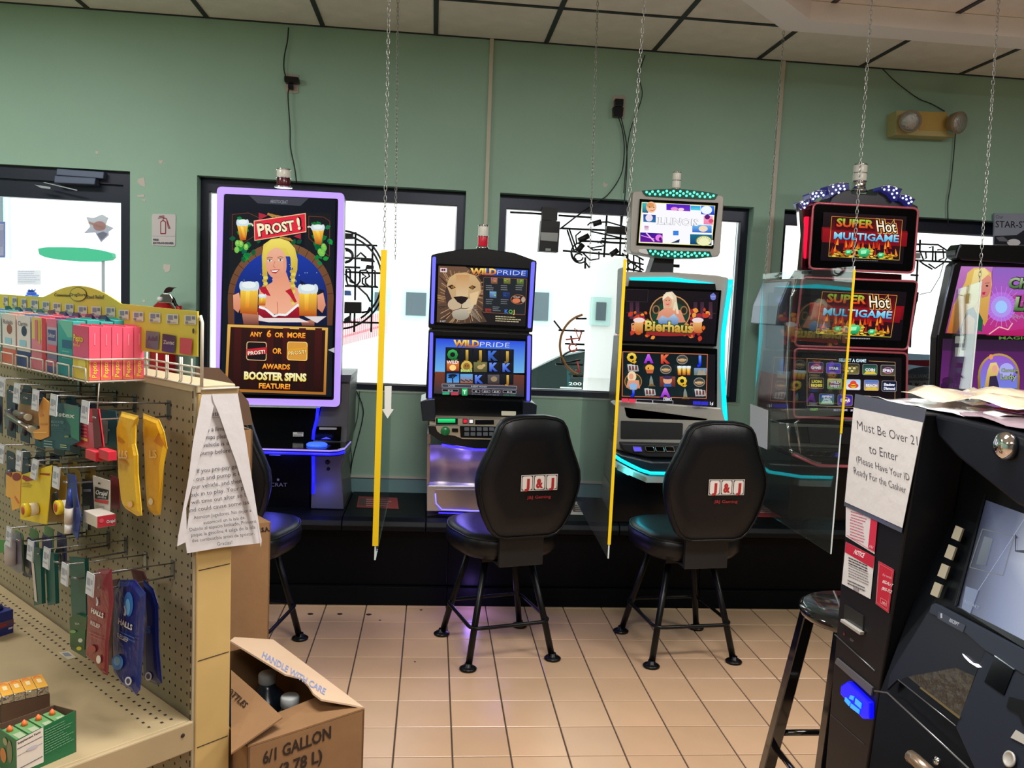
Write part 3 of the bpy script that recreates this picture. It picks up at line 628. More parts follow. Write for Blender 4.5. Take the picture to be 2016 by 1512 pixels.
A.poly(roundpoly([(572, 435), (897, 450), (882, 720), (565, 700)], 10), (120, 80, 60)); A.poly(roundpoly([(575, 439), (893, 453), (879, 715), (568, 696)], 9), (34, 38, 42))
for x_, y_, w_, h_, cc in [(628, 440, 48, 46, (176, 120, 96)), (722, 445, 50, 42, (140, 140, 70)), (820, 450, 50, 42, (120, 140, 70)), (618, 543, 50, 46, (120, 170, 210)), (715, 548, 52, 46, (40, 60, 120)), (585, 670, 45, 28, (150, 60, 50))]:
    A.rect(x_, y_, x_+w_, y_+h_, cc, tuple(int(v*.6) for v in cc), sk=.05)
    for k_ in range(5): A.ell(x_+r1.uniform(8, w_-8), y_+r1.uniform(8, h_-8), 7, 5, tuple(min(255, int(v*r1.uniform(.5, 1.5))) for v in cc), n=7, bump=(k_ == 0))
for x_ in (590, 700, 810): blank_text_lines(A, x_, 497, x_+62, 3, 15, (120, 124, 128), 6, .05, int(x_)); blank_text_lines(A, x_, 600, x_+62, 3, 15, (110, 114, 118), 6, .05, int(x_)+1)
blank_text_lines(A, 640, 655, 700, 3, 13, (110, 114, 118), 6, .05, 9)
A.ell(828, 603, 55, 36, (170, 110, 80)); A.ell(828, 603, 51, 32, (60, 30, 30)); A.ell(815, 612, 30, 18, (210, 120, 80)); A.text('WILD', 792, 590, 10, (255, 240, 230), wd=50); A.ell(865, 605, 14, 20, (170, 160, 140))
A.text('K', 728, 704, 28, (60, 120, 220), off=.03); A.text('Q', 757, 706, 28, (90, 170, 90), off=.03); A.text('J', 790, 708, 28, (230, 190, 90), off=.03)
blank_text_lines(A, 660, 725, 850, 3, 16, (190, 180, 140), 7, .05, 3)
A.build('upper_picture', m2, SCRN)
A = Art(apl(YF-.008), c)
A.poly([(220, 893), (885, 915), (878, 1150), (212, 1150)], (40, 70, 220), (110, 180, 230)); A.poly([(213, 1140), (878, 1165), (875, 1328), (205, 1302)], (120, 60, 40), (40, 50, 60))
wildpride(A, 350, 950, 192, 46, 220)
sy = [('Q', (60, 180, 90)), ('J', (222, 180, 80)), ('J', (222, 180, 80)), ('K', (70, 120, 230)), ('J', (222, 180, 80))]
xs_ = [300, 400, 500, 600, 700]
A.poly([(292, 958), (800, 975), (796, 1238), (285, 1222)], (22, 24, 30))
for k_, x_ in enumerate(xs_):
    for row, (yy, hh) in enumerate(((965, 88), (1060, 82), (1146, 78))): A.rect(x_, yy+k_*3.2, x_+88, yy+hh+k_*3.2, (30, 34, 40), (18, 20, 26), bump=(k_ == 0 and row == 0))
for (t_, cc), x_ in zip(sy, xs_): A.otext(t_, x_+44, 1045+(x_-300)*.03, 68, (cc, tuple(int(v*.6) for v in cc)), (8, 8, 10), al='c', off=.06)
A.rect(300, 1062, 392, 1136, (230, 130, 60), (140, 50, 30)); A.ell(345, 1110, 25, 22, (255, 214, 130)); A.otext('WILD', 300, 1080, 24, (245, 230, 225), (120, 40, 40), wd=86, off=.03)
A.ell(448, 1100, 42, 42, (212, 178, 80)); A.ell(448, 1102, 26, 28, (150, 110, 50)); A.ell(440, 1096, 5, 5, (20, 15, 10), n=6); A.ell(458, 1096, 5, 5, (20, 15, 10), n=6); A.otext('BONUS', 405, 1140, 20, (200, 240, 140), (30, 60, 20), wd=84, off=.03)
A.rect(500, 1068, 598, 1142, (120, 120, 70), (80, 76, 50)); A.ell(550, 1105, 24, 16, (190, 160, 110)); A.ell(575, 1092, 12, 11, (196, 170, 120))
for x_, y_ in ((648, 1132), (745, 1136), (540, 1222)): A.otext('K', x_, y_, 58, ((110, 150, 245), (50, 80, 190)), (8, 8, 20), al='c', off=.06)
A.rect(300, 1152, 392, 1220, (40, 110, 210), (90, 160, 220)); A.line([(345, 1220), (342, 1185), (318, 1165)], 9, (16, 26, 40)); A.line([(342, 1190), (372, 1162)], 7, (16, 26, 40)); A.ell(345, 1166, 34, 10, (16, 30, 46)); A.ell(325, 1180, 16, 7, (16, 30, 46))
A.rect(400, 1156, 492, 1222, (90, 170, 230), (150, 100, 70)); 
for i in range(8): A.ell(408+i*11, 1200+(i % 3)*5, 7, 6, (80, 56, 46), n=7, bump=(i == 0))
A.otext('J', 745, 1224, 60, ((222, 180, 80), (160, 110, 40)), (8, 8, 10), al='c', off=.06); A.rect(604, 1160, 690, 1228, (90, 84, 90), (60, 50, 50)); A.ell(650, 1192, 24, 20, (150, 130, 100))
A.rect(265, 1228, 815, 1258, (60, 64, 74), sk=.03); A.text('INSERT MONEY', 480, 1252, 12, (200, 205, 210), wd=120, dx=(1, .03)); A.text('GAMES', 310, 1248, 12, (200, 205, 210), wd=52)
A.frame([(265, 1228), (818, 1245), (818, 1268), (265, 1252)], 2.5, (170, 170, 180))
for x_, w_, t_ in ((265, 122, '$0.20'), (486, 60, '40'), (560, 60, '$0.01'), (636, 60, '$0.40'), (714, 100, '$0.10')):
    A.poly(roundpoly([(x_, 1258+x_*.02), (x_+w_, 1262+x_*.02), (x_+w_, 1284+x_*.02), (x_, 1280+x_*.02)], 6), (150, 152, 160)); A.poly(roundpoly([(x_+3, 1261+x_*.02), (x_+w_-3, 1264+x_*.02), (x_+w_-3, 1281+x_*.02), (x_+3, 1277+x_*.02)], 5), (20, 22, 28)); A.text(t_, x_+w_/2, 1278+x_*.02, 12, (210, 210, 215), al='c', dx=(1, .03))
A.rect(268, 1288, 320, 1306, (50, 170, 120)); A.rect(332, 1290, 386, 1310, (190, 60, 80)); A.rect(412, 1262, 452, 1312, (60, 210, 120), (30, 150, 80)); A.text('T', 432, 1300, 26, (240, 255, 245), al='c', off=.04)
A.text('PLAY LINES', 486, 1306, 9, (120, 124, 130), wd=200, dx=(1, .03)); A.text('TOTAL WON', 716, 1314, 10, (70, 150, 110), wd=90)
A.build('lower_picture', m2, SCRN)
d = Crop(800, 760, 4.724)
for pp in ([(130, 145), (180, 126), (268, 118), (275, 320), (150, 328)], [(1085, 145), (1165, 152), (1215, 178), (1205, 330), (1090, 320)]): slab(pp, 4.16, .3, d, r=10).build('side_wing', mat('satin_black', (26, 32, 44), .3), m2, bevel=.004)
slab([(268, 120), (1090, 145), (1090, 330), (270, 300)], 4.22, .3, d).build('mid_panel', mat('black_front', (5, 7, 11), .25, spec=.25), m2)
slab([(884, 232), (1020, 236), (1018, 276), (884, 274)], 4.216, .006, d, r=5).build('data_plate', mat('cream_label', (214, 210, 190), .5), m2)
slab([(268, 298), (1150, 320), (1150, 384), (215, 365), (215, 335), (270, 345)], 4.12, .2, d).build('control_strip', mat('champagne_metal', (190, 178, 156), .35, metal=.4), m2)
A = Art(apl(4.118), d); A.rect(276, 300, 478, 358, (10, 16, 14)); A.rect(292, 305, 455, 342, (40, 250, 140), (10, 160, 80)); A.rect(524, 304, 570, 348, (40, 10, 16)); A.rect(530, 310, 564, 342, (235, 40, 66)); A.rect(580, 306, 624, 350, (20, 20, 20)); A.rect(586, 312, 618, 344, (245, 240, 242)); A.rect(640, 314, 814, 354, (8, 8, 10)); A.build('display_lights', m2, SCRN)
slab([(200, 366), (1210, 386), (1210, 540), (1100, 585), (640, 582), (420, 548), (300, 505), (210, 440)], 4.1, .28, d, r=12).build('deck_rim', mat('black_deck', (12, 16, 22), .3), m2, bevel=.006)
slab([(272, 372), (1140, 388), (1140, 480), (1080, 505), (520, 492), (450, 462), (320, 446), (286, 420)], 4.094, .02, d, r=10).build('deck_plate', MATS['champagne_metal'], m2)
p = atY(*d(362, 420), 4.09); MB().lathe([(.023, 0), (.023, .006), (.018, .012), (.001, .014)], (p.x, 4.094, p.z), (0, -1, 0), 20).build('play_button', mat('green_button', (30, 110, 60), .25, es=.1), m2)
slab([(424, 395), (480, 396), (482, 428), (424, 426)], 4.086, .01, d, r=6).build('square_button', BLKP, m2)
slab([(496, 372), (900, 380), (900, 485), (505, 478)], 4.09, .006, d, r=10).build('keypad', BLKP, m2)
for i in range(6):
    for j in range(2): slab([(540+i*58, 384+j*46), (584+i*58, 385+j*46), (584+i*58, 418+j*46), (540+i*58, 417+j*46)], 4.084, .008, d, r=4).build('key', mat('grey_key', (92, 98, 106), .4), m2)
MM = mat('brushed_metal', (170, 160, 160), .28, metal=.9, bump=(12, .15))
bl_ = []
for zz, yy in ((560, 4.2), (620, 4.3), (760, 4.33), (880, 4.3), (905, 4.24)):
    bl_.append([Vector((atY(*d(x_, zz), yy).x, yy+.02*sa(i*1.3), atY(*d(600, zz), yy).z)) for i, x_ in enumerate((205, 300, 420, 520, 640, 800, 1000, 1130))])
mbel = MB().loft(bl_, closed=False, cap=False); mbel.build('belly_panel', MM, m2)
slab([(195, 450), (225, 450), (215, 900), (190, 925)], 4.22, .4, d).build('cabinet_side', MM, m2); slab([(1120, 560), (1150, 560), (1150, 920), (1130, 920)], 4.22, .4, d).build('cabinet_side', MM, m2)
slab([(190, 925), (1150, 935), (1150, 1165), (190, 1165)], 4.24, .4, d).build('base', mat('light_steel', (185, 182, 186), .3, metal=.8), m2, bevel=.003)
slab([(262, 965), (1100, 970), (1100, 1150), (330, 1150), (275, 1090)], 4.232, .01, d, r=20).build('base_door', MM, m2)
MB().tube(PY([(270, 1000), (275, 1090), (330, 1150), (600, 1162), (1000, 1162)], 4.228, d), .004, 6).build('door_edge', mat('lit_edge', (150, 140, 255), .3, es=.7), m2)
MB().tube(PY([(330, 548), (430, 565), (640, 592), (1050, 592)], 4.2, d), .007, 6).build('under_deck_light', emi('deep_blue_light', (40, 30, 255), 5), m2)
MB().tube(PY([(300, 1180), (600, 1185)], 4.2, d), .003, 6).build('foot_light', MATS['deep_blue_light'], m2)
beacon(m2, 950, 442, 490, 4.3, 10.5, 'rw')
# --- 3 silver machine with cyan lights and a head sign
m3 = root_for('gaming_machine', 'silver gaming machine with cyan edge lights and a framed ILLINOIS head sign', 1.25)
c = Crop(1220, 340, 8.4)
so = [(215, 372), (240, 305), (370, 293), (620, 272), (900, 258), (1200, 280), (1500, 322), (1705, 376), (1728, 420), (1700, 800), (1662, 1330), (1628, 1388), (1530, 1394), (1300, 1420), (900, 1420), (600, 1400), (300, 1345), (200, 1330), (172, 1285), (190, 800)]
MB().prism(PY(so, YF-.02, c), (0, .09, 0)).build('head_sign', SILV, m3, bevel=.006)
GD = mat('dark_green_panel', (6, 60, 50), .3, es=.15, ecol=(0, 110, 90))
slab([(372, 296), (620, 278), (900, 264), (1200, 286), (1500, 326), (1630, 360), (1580, 442), (1200, 432), (800, 410), (440, 386), (400, 350)], YF-.026, .01, c).build('lamp_panel', GD, m3)
slab([(440, 1262), (900, 1290), (1490, 1302), (1530, 1390), (1300, 1414), (900, 1414), (600, 1396), (480, 1350)], YF-.026, .01, c).build('lamp_panel', GD, m3)
slab([(320, 1262), (440, 1262), (500, 1350), (400, 1340), (310, 1310)], YF-.026, .008, c, r=20).build('worn_panel', mat('pale_worn_plastic', (222, 225, 225), .3), m3)
LED = emi('green_led', (90, 250, 200), 1.6)
lt = [(445, 322), (497, 352), (541, 314), (585, 356), (636, 309), (667, 360), (718, 329), (777, 304), (785, 367), (838, 334), (891, 306), (889, 372), (947, 341), (1003, 309), (996, 377), (1053, 345), (1116, 318), (1103, 382), (1163, 351), (1230, 328), (1207, 387), (1282, 357), (1324, 394), (1366, 346), (1407, 399), (1457, 361), (1494, 402), (1550, 381)]
lb = [(507, 1297), (551, 1346), (587, 1302), (636, 1337), (705, 1308), (690, 1363), (753, 1341), (810, 1312), (800, 1375), (862, 1346), (915, 1317), (911, 1379), (966, 1350), (1022, 1321), (1020, 1383), (1076, 1354), (1127, 1325), (1133, 1381), (1190, 1358), (1241, 1330), (1271, 1377), (1320, 1332), (1367, 1369), (1409, 1336), (1457, 1361)]
lm = MB()
for x_, y_ in lt+lb: lm.lathe([(.0065, 0), (.006, .004), (.001, .006)], atY(*c(x_, y_), YF-.026), (0, -1, 0), 8)
lm.build('led_dots', LED, m3, kind='stuff')
slab([(335, 435), (1632, 500), (1552, 1252), (278, 1196)], YF-.028, .012, c).build('sign_screen', BLKG, m3)
A = Art(apl(YF-.03), c); A.poly([(365, 484), (1580, 546), (1522, 1212), (312, 1160)], (240, 236, 150)); A.poly([(375, 494), (1568, 555), (1512, 1200), (324, 1150)], (250, 250, 255))
def pz(a_, b_, x0_, y0_, x1_, y1_): A.rect(x0_, y0_, x1_, y1_, a_, b_, sk=.05)
pz((60, 190, 190), (40, 90, 120), 372, 500, 470, 660); A.ell(520, 570, 85, 92, (246, 190, 150)); A.ell(505, 540, 60, 40, (220, 150, 90)); A.ell(490, 570, 12, 8, (80, 60, 60)); A.ell(560, 575, 12, 8, (80, 60, 60)); A.line([(500, 620), (540, 630), (575, 610)], 8, (180, 70, 80))
pz((70, 30, 200), (120, 40, 190), 768, 516, 1162, 620); A.ell(900, 600, 60, 30, (240, 150, 220)); A.ell(1010, 610, 50, 26, (250, 210, 230)); pz((40, 150, 220), (90, 220, 230), 1165, 545, 1330, 620); pz((60, 130, 230), (30, 60, 200), 1340, 545, 1560, 690); A.ell(1430, 620, 90, 70, (240, 250, 255))
pz((40, 60, 150), (40, 120, 170), 385, 690, 590, 815); A.ell(480, 750, 60, 60, (240, 225, 240)); pz((250, 170, 200), (240, 130, 170), 1380, 715, 1530, 855); A.ell(1440, 735, 45, 40, (90, 30, 110)); A.ell(1500, 800, 40, 35, (220, 80, 120)); pz((190, 120, 180), (245, 230, 235), 400, 880, 470, 960)
pz((110, 190, 240), (40, 90, 200), 1190, 860, 1510, 985); A.ell(1370, 930, 75, 50, (244, 220, 190)); pz((50, 20, 150), (110, 20, 150), 330, 990, 700, 1145)
A.line([(345, 1040), (560, 1100)], 14, (230, 150, 240)); A.line([(430, 1000), (560, 1140)], 20, (250, 190, 250)); A.ell(640, 1080, 60, 55, (230, 130, 235)); A.ell(660, 1100, 25, 30, (90, 20, 110))
A.rect(870, 965, 960, 1040, (60, 130, 230)); A.poly([(830, 1165), (890, 1140), (980, 1100), (970, 1160)], (30, 50, 90)); A.rect(1150, 1020, 1510, 1190, (20, 110, 140), (10, 60, 110), sk=.03)
A.ell(1375, 1130, 130, 85, (150, 150, 70)); A.ell(1378, 1134, 118, 76, (240, 240, 190))
for i in range(9): t = math.pi+math.pi*i/8; A.line([(1378+80*ca(t), 1134+50*sa(t)), (1378+108*ca(t), 1134+68*sa(t))], 6, (80, 90, 50), bump=(i == 0))
A.rect(1500, 1120, 1530, 1200, (250, 250, 255), bump=True)
A.otext('ILLINOIS', 590, 850, 110, (252, 252, 255), (150, 152, 160), wd=700, dx=(1, .05), off=.015, o=.03)
A.build('sign_picture', m3, SCRN)
c = Crop(1180, 330, 3.024)
slab([(330, 530), (445, 540), (440, 625), (300, 620)], YF+.03, .1, c).build('sign_post', mat('dark_post', (22, 28, 36), .4), m3); slab([(440, 575), (478, 577), (478, 595), (440, 592)], YF+.05, .03, c).build('post_knob', BLKP, m3)
sb = [(130, 640), (145, 620), (420, 622), (700, 642), (768, 656), (785, 690), (760, 850), (738, 1000), (735, 1200), (752, 1520), (90, 1480), (100, 1330), (118, 1050)]
MB().prism(PY(sb, YF, c), (0, .16, 0)).build('cabinet', SILV, m3, bevel=.008)
CY = emi('cyan_light', (0, 220, 240), 1.15)
MB().tube(PY([(782, 665), (778, 720), (756, 860), (738, 1000), (734, 1200), (744, 1400), (752, 1515)], YF-.012, c), .012, 8).build('side_light', CY, m3); MB().tube(PY([(60, 1300), (60, 1500), (62, 1660)], YF-.012, c), .011, 8).build('side_light', CY, m3)
slab([(178, 655), (430, 652), (690, 690), (640, 692), (400, 675), (190, 670)], YF-.01, .012, c, r=4).build('top_light', CY, m3)
slab([(180, 672), (690, 692), (695, 735), (172, 712)], YF-.016, .03, c).build('top_bezel', BLKP, m3)
slab([(138, 705), (727, 730), (697, 1065), (118, 1045)], YF-.02, .03, c, r=6).build('upper_screen', BLKG, m3)
slab([(122, 1055), (702, 1078), (700, 1442), (105, 1408)], YF-.02, .03, c, r=6).build('lower_screen', BLKG, m3)
A = Art(apl(YF-.022), c); A.poly([(165, 720), (712, 742), (684, 1050), (132, 1030)], (26, 20, 24), (20, 16, 22)); r1 = random.Random(2)
for x_ in (180, 215, 560, 600, 650): A.rect(x_, 800, x_+22, 900, (60, 36, 52), (90, 50, 70)); 
A.frame([(160, 725), (290, 728), (285, 800), (155, 795)], 3, (50, 44, 50)); A.rect(160, 860, 270, 866, (60, 44, 44)); A.rect(575, 865, 690, 871, (60, 44, 44))
for i in range(60):
    x_ = r1.choice([r1.uniform(185, 330), r1.uniform(500, 640)]); leaf(A, x_, 930+r1.uniform(-90, 70)+abs(x_-410)*.06, r1.uniform(22, 40), r1.uniform(0, 6.3), r1.choice([(220, 100, 30), (196, 60, 40), (236, 150, 60), (160, 40, 50)]), bump=(i % 20 == 0))
A.ell(418, 865, 122, 108, (190, 140, 90)); A.ell(418, 865, 115, 101, (40, 40, 34)); A.ell(418, 880, 106, 82, (30, 64, 46))
A.ell(335, 845, 22, 26, (150, 110, 70)); A.ell(335, 845, 15, 19, (40, 40, 34)); A.ell(500, 850, 22, 26, (150, 110, 70)); A.ell(500, 850, 15, 19, (40, 40, 34))
A.poly([(372, 770), (395, 742), (430, 738), (455, 765), (462, 830), (455, 880), (380, 850)], (236, 220, 190), (200, 160, 120)); A.ell(402, 795, 26, 36, (226, 160, 130)); A.poly([(372, 790), (380, 755), (420, 745), (440, 780), (428, 785), (405, 765), (385, 780)], (240, 226, 196))
A.ell(394, 790, 4, 3, (30, 20, 20), n=8); A.ell(412, 790, 4, 3, (30, 20, 20), n=8); A.line([(394, 812), (403, 816), (412, 811)], 4, (190, 40, 60))
A.poly([(385, 835), (430, 835), (480, 850), (510, 920), (430, 925), (335, 905), (350, 860)], (226, 156, 126), (206, 130, 104)); A.poly([(345, 905), (370, 880), (405, 895), (440, 870), (470, 900), (460, 940), (350, 930)], (180, 206, 226), (90, 120, 170)); A.line([(438, 850), (450, 800), (462, 870)], 14, (232, 214, 180))
for x_ in (232, 580):
    A.poly([(x_-28, 910), (x_+26, 908), (x_+22, 985), (x_-22, 985)], (240, 190, 110), (190, 90, 40)); A.ell(x_, 908, 34, 15, (236, 214, 214)); A.frame([(x_-28, 925), (x_-44, 930), (x_-42, 965), (x_-26, 970)], 6, (220, 150, 120))
A.ell(420, 985, 150, 18, (150, 40, 40)); A.otext('Bierhaus', 265, 968, 60, ((240, 226, 120), (196, 140, 50)), (20, 60, 30), wd=285, dx=(1, .05), off=.035, o=.05)
A.poly(roundpoly([(652, 760), (672, 745), (688, 762), (684, 785), (668, 790), (655, 782)], 5), (110, 120, 200)); A.text('MONEY', 670, 772, 7, (200, 200, 240), al='c', wd=30)
A.build('upper_picture', m3, SCRN)
A = Art(apl(YF-.022), c); A.poly([(132, 1092), (690, 1112), (686, 1428), (118, 1395)], (22, 20, 24)); A.poly([(137, 1094), (645, 1110), (638, 1376), (133, 1362)], (212, 120, 76)); A.poly([(141, 1098), (641, 1114), (634, 1372), (137, 1358)], (14, 26, 30), (20, 36, 40))
def q3(t_, x_, y_, a_, b_, h_=48): A.otext(t_, x_, y_, h_, (a_, b_), (20, 10, 30), al='c', off=.07, o=.04)
YY, PU, RE, BU = ((240, 220, 90), (220, 170, 40)), ((200, 110, 230), (140, 40, 190)), ((240, 120, 70), (190, 50, 40)), ((110, 160, 255), (20, 50, 220))
q3('Q', 192, 1152, *YY); q3('A', 292, 1160, *PU); q3('K', 392, 1162, *RE); q3('J', 592, 1168, *BU); q3('Q', 490, 1292, *YY); q3('J', 196, 1348, *BU, 42); q3('A', 390, 1362, *PU, 50)
def disc(x_, y_): A.ell(x_, y_, 34, 28, (150, 130, 110)); A.ell(x_, y_, 29, 23, (60, 70, 76)); A.ell(x_, y_+4, 20, 12, (170, 130, 90)); A.otext('BONUS', x_, y_+6, 9, (255, 230, 160), (90, 30, 10), al='c', wd=50, o=.02)
for x_, y_ in ((490, 1142), (392, 1200), (590, 1276)): disc(x_, y_)
def cards(x_, y_):
    for k_ in range(3): A.poly([(x_-34+k_*18, y_-22+k_*3), (x_-8+k_*18, y_-24+k_*4), (x_-2+k_*18, y_+18), (x_-28+k_*18, y_+22)], (206, 206, 200), (150, 150, 150)); A.rect(x_-24+k_*18, y_-14, x_-12+k_*18, y_+12, (110, 60, 60))
for x_, y_ in ((196, 1192), (296, 1334), (592, 1338)): cards(x_, y_)
A.ell(292, 1190, 26, 20, (232, 170, 70)); A.poly([(268, 1200), (316, 1200), (310, 1222), (276, 1222)], (190, 100, 60)); A.ell(284, 1192, 5, 5, (40, 20, 10), n=8)
for k_ in range(3): mug(A, [(456+k_*26, 1190), (480+k_*26, 1190), (478+k_*26, 1232), (459+k_*26, 1232)], 14)
A.rect(552, 1190, 628, 1232, (120, 150, 190), (110, 120, 90)); A.poly([(570, 1232), (580, 1195), (600, 1210), (612, 1192), (622, 1232)], (160, 150, 130))
A.ell(192, 1270, 52, 50, (180, 120, 60)); A.ell(192, 1270, 47, 45, (50, 60, 40)); A.ell(184, 1240, 26, 32, (236, 214, 170)); A.ell(180, 1240, 14, 18, (226, 160, 130)); A.poly([(160, 1262), (225, 1262), (232, 1310), (150, 1305)], (226, 160, 130), (206, 130, 100)); A.poly([(168, 1285), (192, 1278), (216, 1285), (210, 1318), (172, 1315)], (140, 180, 220))
A.rect(348, 1240, 440, 1300, (140, 70, 50), (90, 40, 40)); A.ell(394, 1262, 26, 24, (224, 166, 130)); A.ell(394, 1246, 28, 10, (60, 50, 90)); A.rect(372, 1282, 416, 1300, (60, 90, 160))
for x_, y_ in ((300, 1265), (500, 1340)): A.poly([(x_-14, y_+30), (x_-12, y_-8), (x_-4, y_-32), (x_+6, y_-8), (x_+12, y_+30)], (120, 150, 160), (140, 120, 80)); A.poly([(x_-24, y_+32), (x_, y_+18), (x_+24, y_+32)], (120, 90, 50))
A.otext('DEMO', 393, 1382, 18, (200, 202, 206), (80, 80, 84), al='c', wd=50, off=.05, o=.02)
A.rect(122, 1368, 162, 1390, (220, 70, 90), sk=.03); A.rect(164, 1370, 204, 1393, (230, 60, 84), sk=.03); A.frame([(207, 1373), (303, 1377), (303, 1398), (207, 1394)], 2, (190, 190, 200)); A.frame([(306, 1377), (424, 1382), (424, 1402), (306, 1397)], 2, (190, 190, 200)); A.rect(542, 1384, 588, 1405, (50, 50, 200), sk=.03); A.rect(590, 1386, 632, 1407, (50, 50, 200), sk=.03); A.text('1¢', 642, 1406, 18, (240, 240, 240), off=.03)
A.build('lower_picture', m3, SCRN)
slab([(145, 1425), (662, 1445), (645, 1500), (630, 1508), (175, 1494), (158, 1480)], YF-.03, .05, c, r=6).build('under_screen_tray', mat('matt_charcoal', (36, 38, 42), .5), m3, bevel=.003)
c = Crop(1140, 760, 4.447)
MB().prism(PY([(290, 120), (1250, 190), (1290, 330), (1300, 640), (1200, 780), (600, 640), (270, 540), (270, 300)], YF-.03, c), (0, .2, 0)).build('lower_cabinet', SILV, m3, bevel=.008)
slab([(367, 305), (910, 326), (905, 465), (365, 460)], YF-.036, .02, c, r=10).build('recess_panel', mat('matt_charcoal', (36, 38, 42), .5), m3)
zd = atY(*c(400, 560), 4.14).z
MB().prism(PY([(370, 502), (1180, 520), (1190, 640), (600, 622), (450, 590), (385, 560)], 4.15, c), (0, .1, 0)).build('button_deck', mat('matt_charcoal', (36, 38, 42), .5), m3, bevel=.006)
for k_, (x_, mt) in enumerate(((512, emi('violet_button', (90, 80, 230), .8)), (620, BLKG), (708, BLKG), (796, BLKG))):
    slab([(x_-40, 532), (x_+28, 534), (x_+40, 572), (x_-28, 570)], 4.142, .012, c, r=6).build('button', mt, m3); MB().tube(PY(roundpoly([(x_-42, 530), (x_+30, 532), (x_+42, 574), (x_-30, 572)], 8), 4.14, c), .0018, 5, True).build('button_rim', CHR, m3)
MB().prism(PY([(300, 560), (380, 600), (640, 660), (1190, 660), (1190, 760), (620, 760), (450, 705), (300, 620)], 4.1, c), (0, .2, 0)).build('wrist_rest', mat('dark_rest', (24, 34, 42), .3), m3, bevel=.01)
MB().tube(PY([(298, 600), (360, 645), (450, 692), (540, 735), (625, 762), (900, 768), (1190, 740), (1280, 690)], 4.09, c), .0085, 8).build('deck_light', CY, m3)
MB().prism(PY([(298, 640), (450, 725), (600, 785), (900, 792), (900, 850), (590, 846), (440, 780), (300, 700)], 4.1, c), (0, .06, 0)).build('deck_skirt', SILV, m3)
for pp in ([(345, 690), (440, 735), (435, 785), (335, 735)], [(475, 755), (585, 800), (580, 838), (470, 790)]): slab(pp, 4.094, .01, c, r=4).build('skirt_badge', mat('bronze_badge', (150, 128, 110), .35, metal=.4), m3)
MB().prism(PY([(300, 700), (600, 845), (1250, 830), (1280, 1130), (288, 1130)], 4.2, c), (0, .4, 0)).build('belly', mat('black_front', (5, 7, 11), .25, spec=.25), m3)
beacon(m3, 1331, 338, 374, 4.28, 9, 'ww')
# --- 4 three-screen red machine
m4 = root_for('gaming_machine', 'red trimmed gaming machine with three stacked screens and a starry lamp crown', 2.25)
c = Crop(1560, 320, 6.3)
MAR = mat('maroon_metal', (92, 22, 34), .25, metal=.5); PK = mat('rose_metal', (196, 100, 112), .25, metal=.6, es=.12)
slab([(85, 505), (240, 480), (1570, 570), (1560, 640), (1505, 1360), (80, 1330), (150, 900)], YF+.02, .06, c).build('upper_body', MAR, m4, bevel=.01)
def m4screen(cc, pts, r_, name):
    slab(pts, YF-.03, .06, cc, r=r_).build(name, BLKG, m4)
    cx_ = sum(p[0] for p in pts)/4; cy_ = sum(p[1] for p in pts)/4
    o = PY(roundpoly(pts, r_, 4), YF-.032, cc); MB().tube(o, .006, 6, True).build(name+'_rim', PK, m4)
m4screen(c, [(262, 500), (1562, 568), (1502, 1368), (205, 1315)], 70, 'top_screen')
slab([(150, 670), (222, 672), (195, 1192), (145, 1190)], YF+.012, .012, c, r=20).build('red_light', emi('red_light', (245, 20, 60), 1.1), m4)
slab([(75, 505), (105, 505), (150, 800), (120, 1330), (60, 1330), (100, 900)], YF+.01, .03, c).build('side_chrome', CHR, m4)
slab([(460, 525), (480, 440), (590, 350), (720, 330), (745, 378), (1040, 398), (1110, 290), (1280, 480), (1400, 470), (1560, 540), (1560, 580)], YF+.03, .14, c).build('crown', mat('dark_crown', (46, 44, 52), .35), m4, bevel=.006)
stars = MB(); r1 = random.Random(11)
for pp in ([(440, 290), (570, 252), (700, 256), (708, 330), (570, 365), (472, 440)], [(215, 385), (300, 347), (420, 345), (412, 408), (310, 442), (245, 502)], [(95, 485), (205, 456), (210, 510), (150, 572), (128, 560)],
           [(1122, 290), (1200, 278), (1362, 332), (1290, 482), (1210, 390), (1105, 332)], [(1345, 395), (1430, 400), (1522, 462), (1462, 552), (1400, 482), (1330, 442)]):
    w_ = slab(pp, YF-.01, .09, c, r=12).build('lamp_wedge', mat('navy_lens', (28, 30, 66), .2, es=.35, ecol=(50, 50, 150)), m4, bevel=.003)
    for k_ in range(3):
        e0 = PY([pp[-1], pp[0]] if k_ == 0 else [pp[0], pp[1]] if k_ == 1 else [pp[1], pp[2]], YF-.012, c); MB().tube(e0, .0025, 5).build('wedge_edge', CHR, w_)
    mx_ = sum(p[0] for p in pp)/len(pp); my_ = sum(p[1] for p in pp)/len(pp); got = []
    for t in range(200):
        k1, k2 = r1.sample(range(len(pp)), 2); a_, b_ = r1.random(), r1.random()*.8; x_ = mx_+(pp[k1][0]*a_+pp[k2][0]*(1-a_)-mx_)*b_; y_ = my_+(pp[k1][1]*a_+pp[k2][1]*(1-a_)-my_)*b_
        if all((x_-g_[0])**2+(y_-g_[1])**2 > 36**2 for g_ in got): got.append((x_, y_)); stars.lathe([(.006, 0), (.005, .003), (.001, .005)], atY(*c(x_, y_), YF-.011), (0, -1, 0), 8)
stars.build('lamp_dots', emi('white_blue_led', (200, 215, 255), 1.8), m4, kind='stuff')
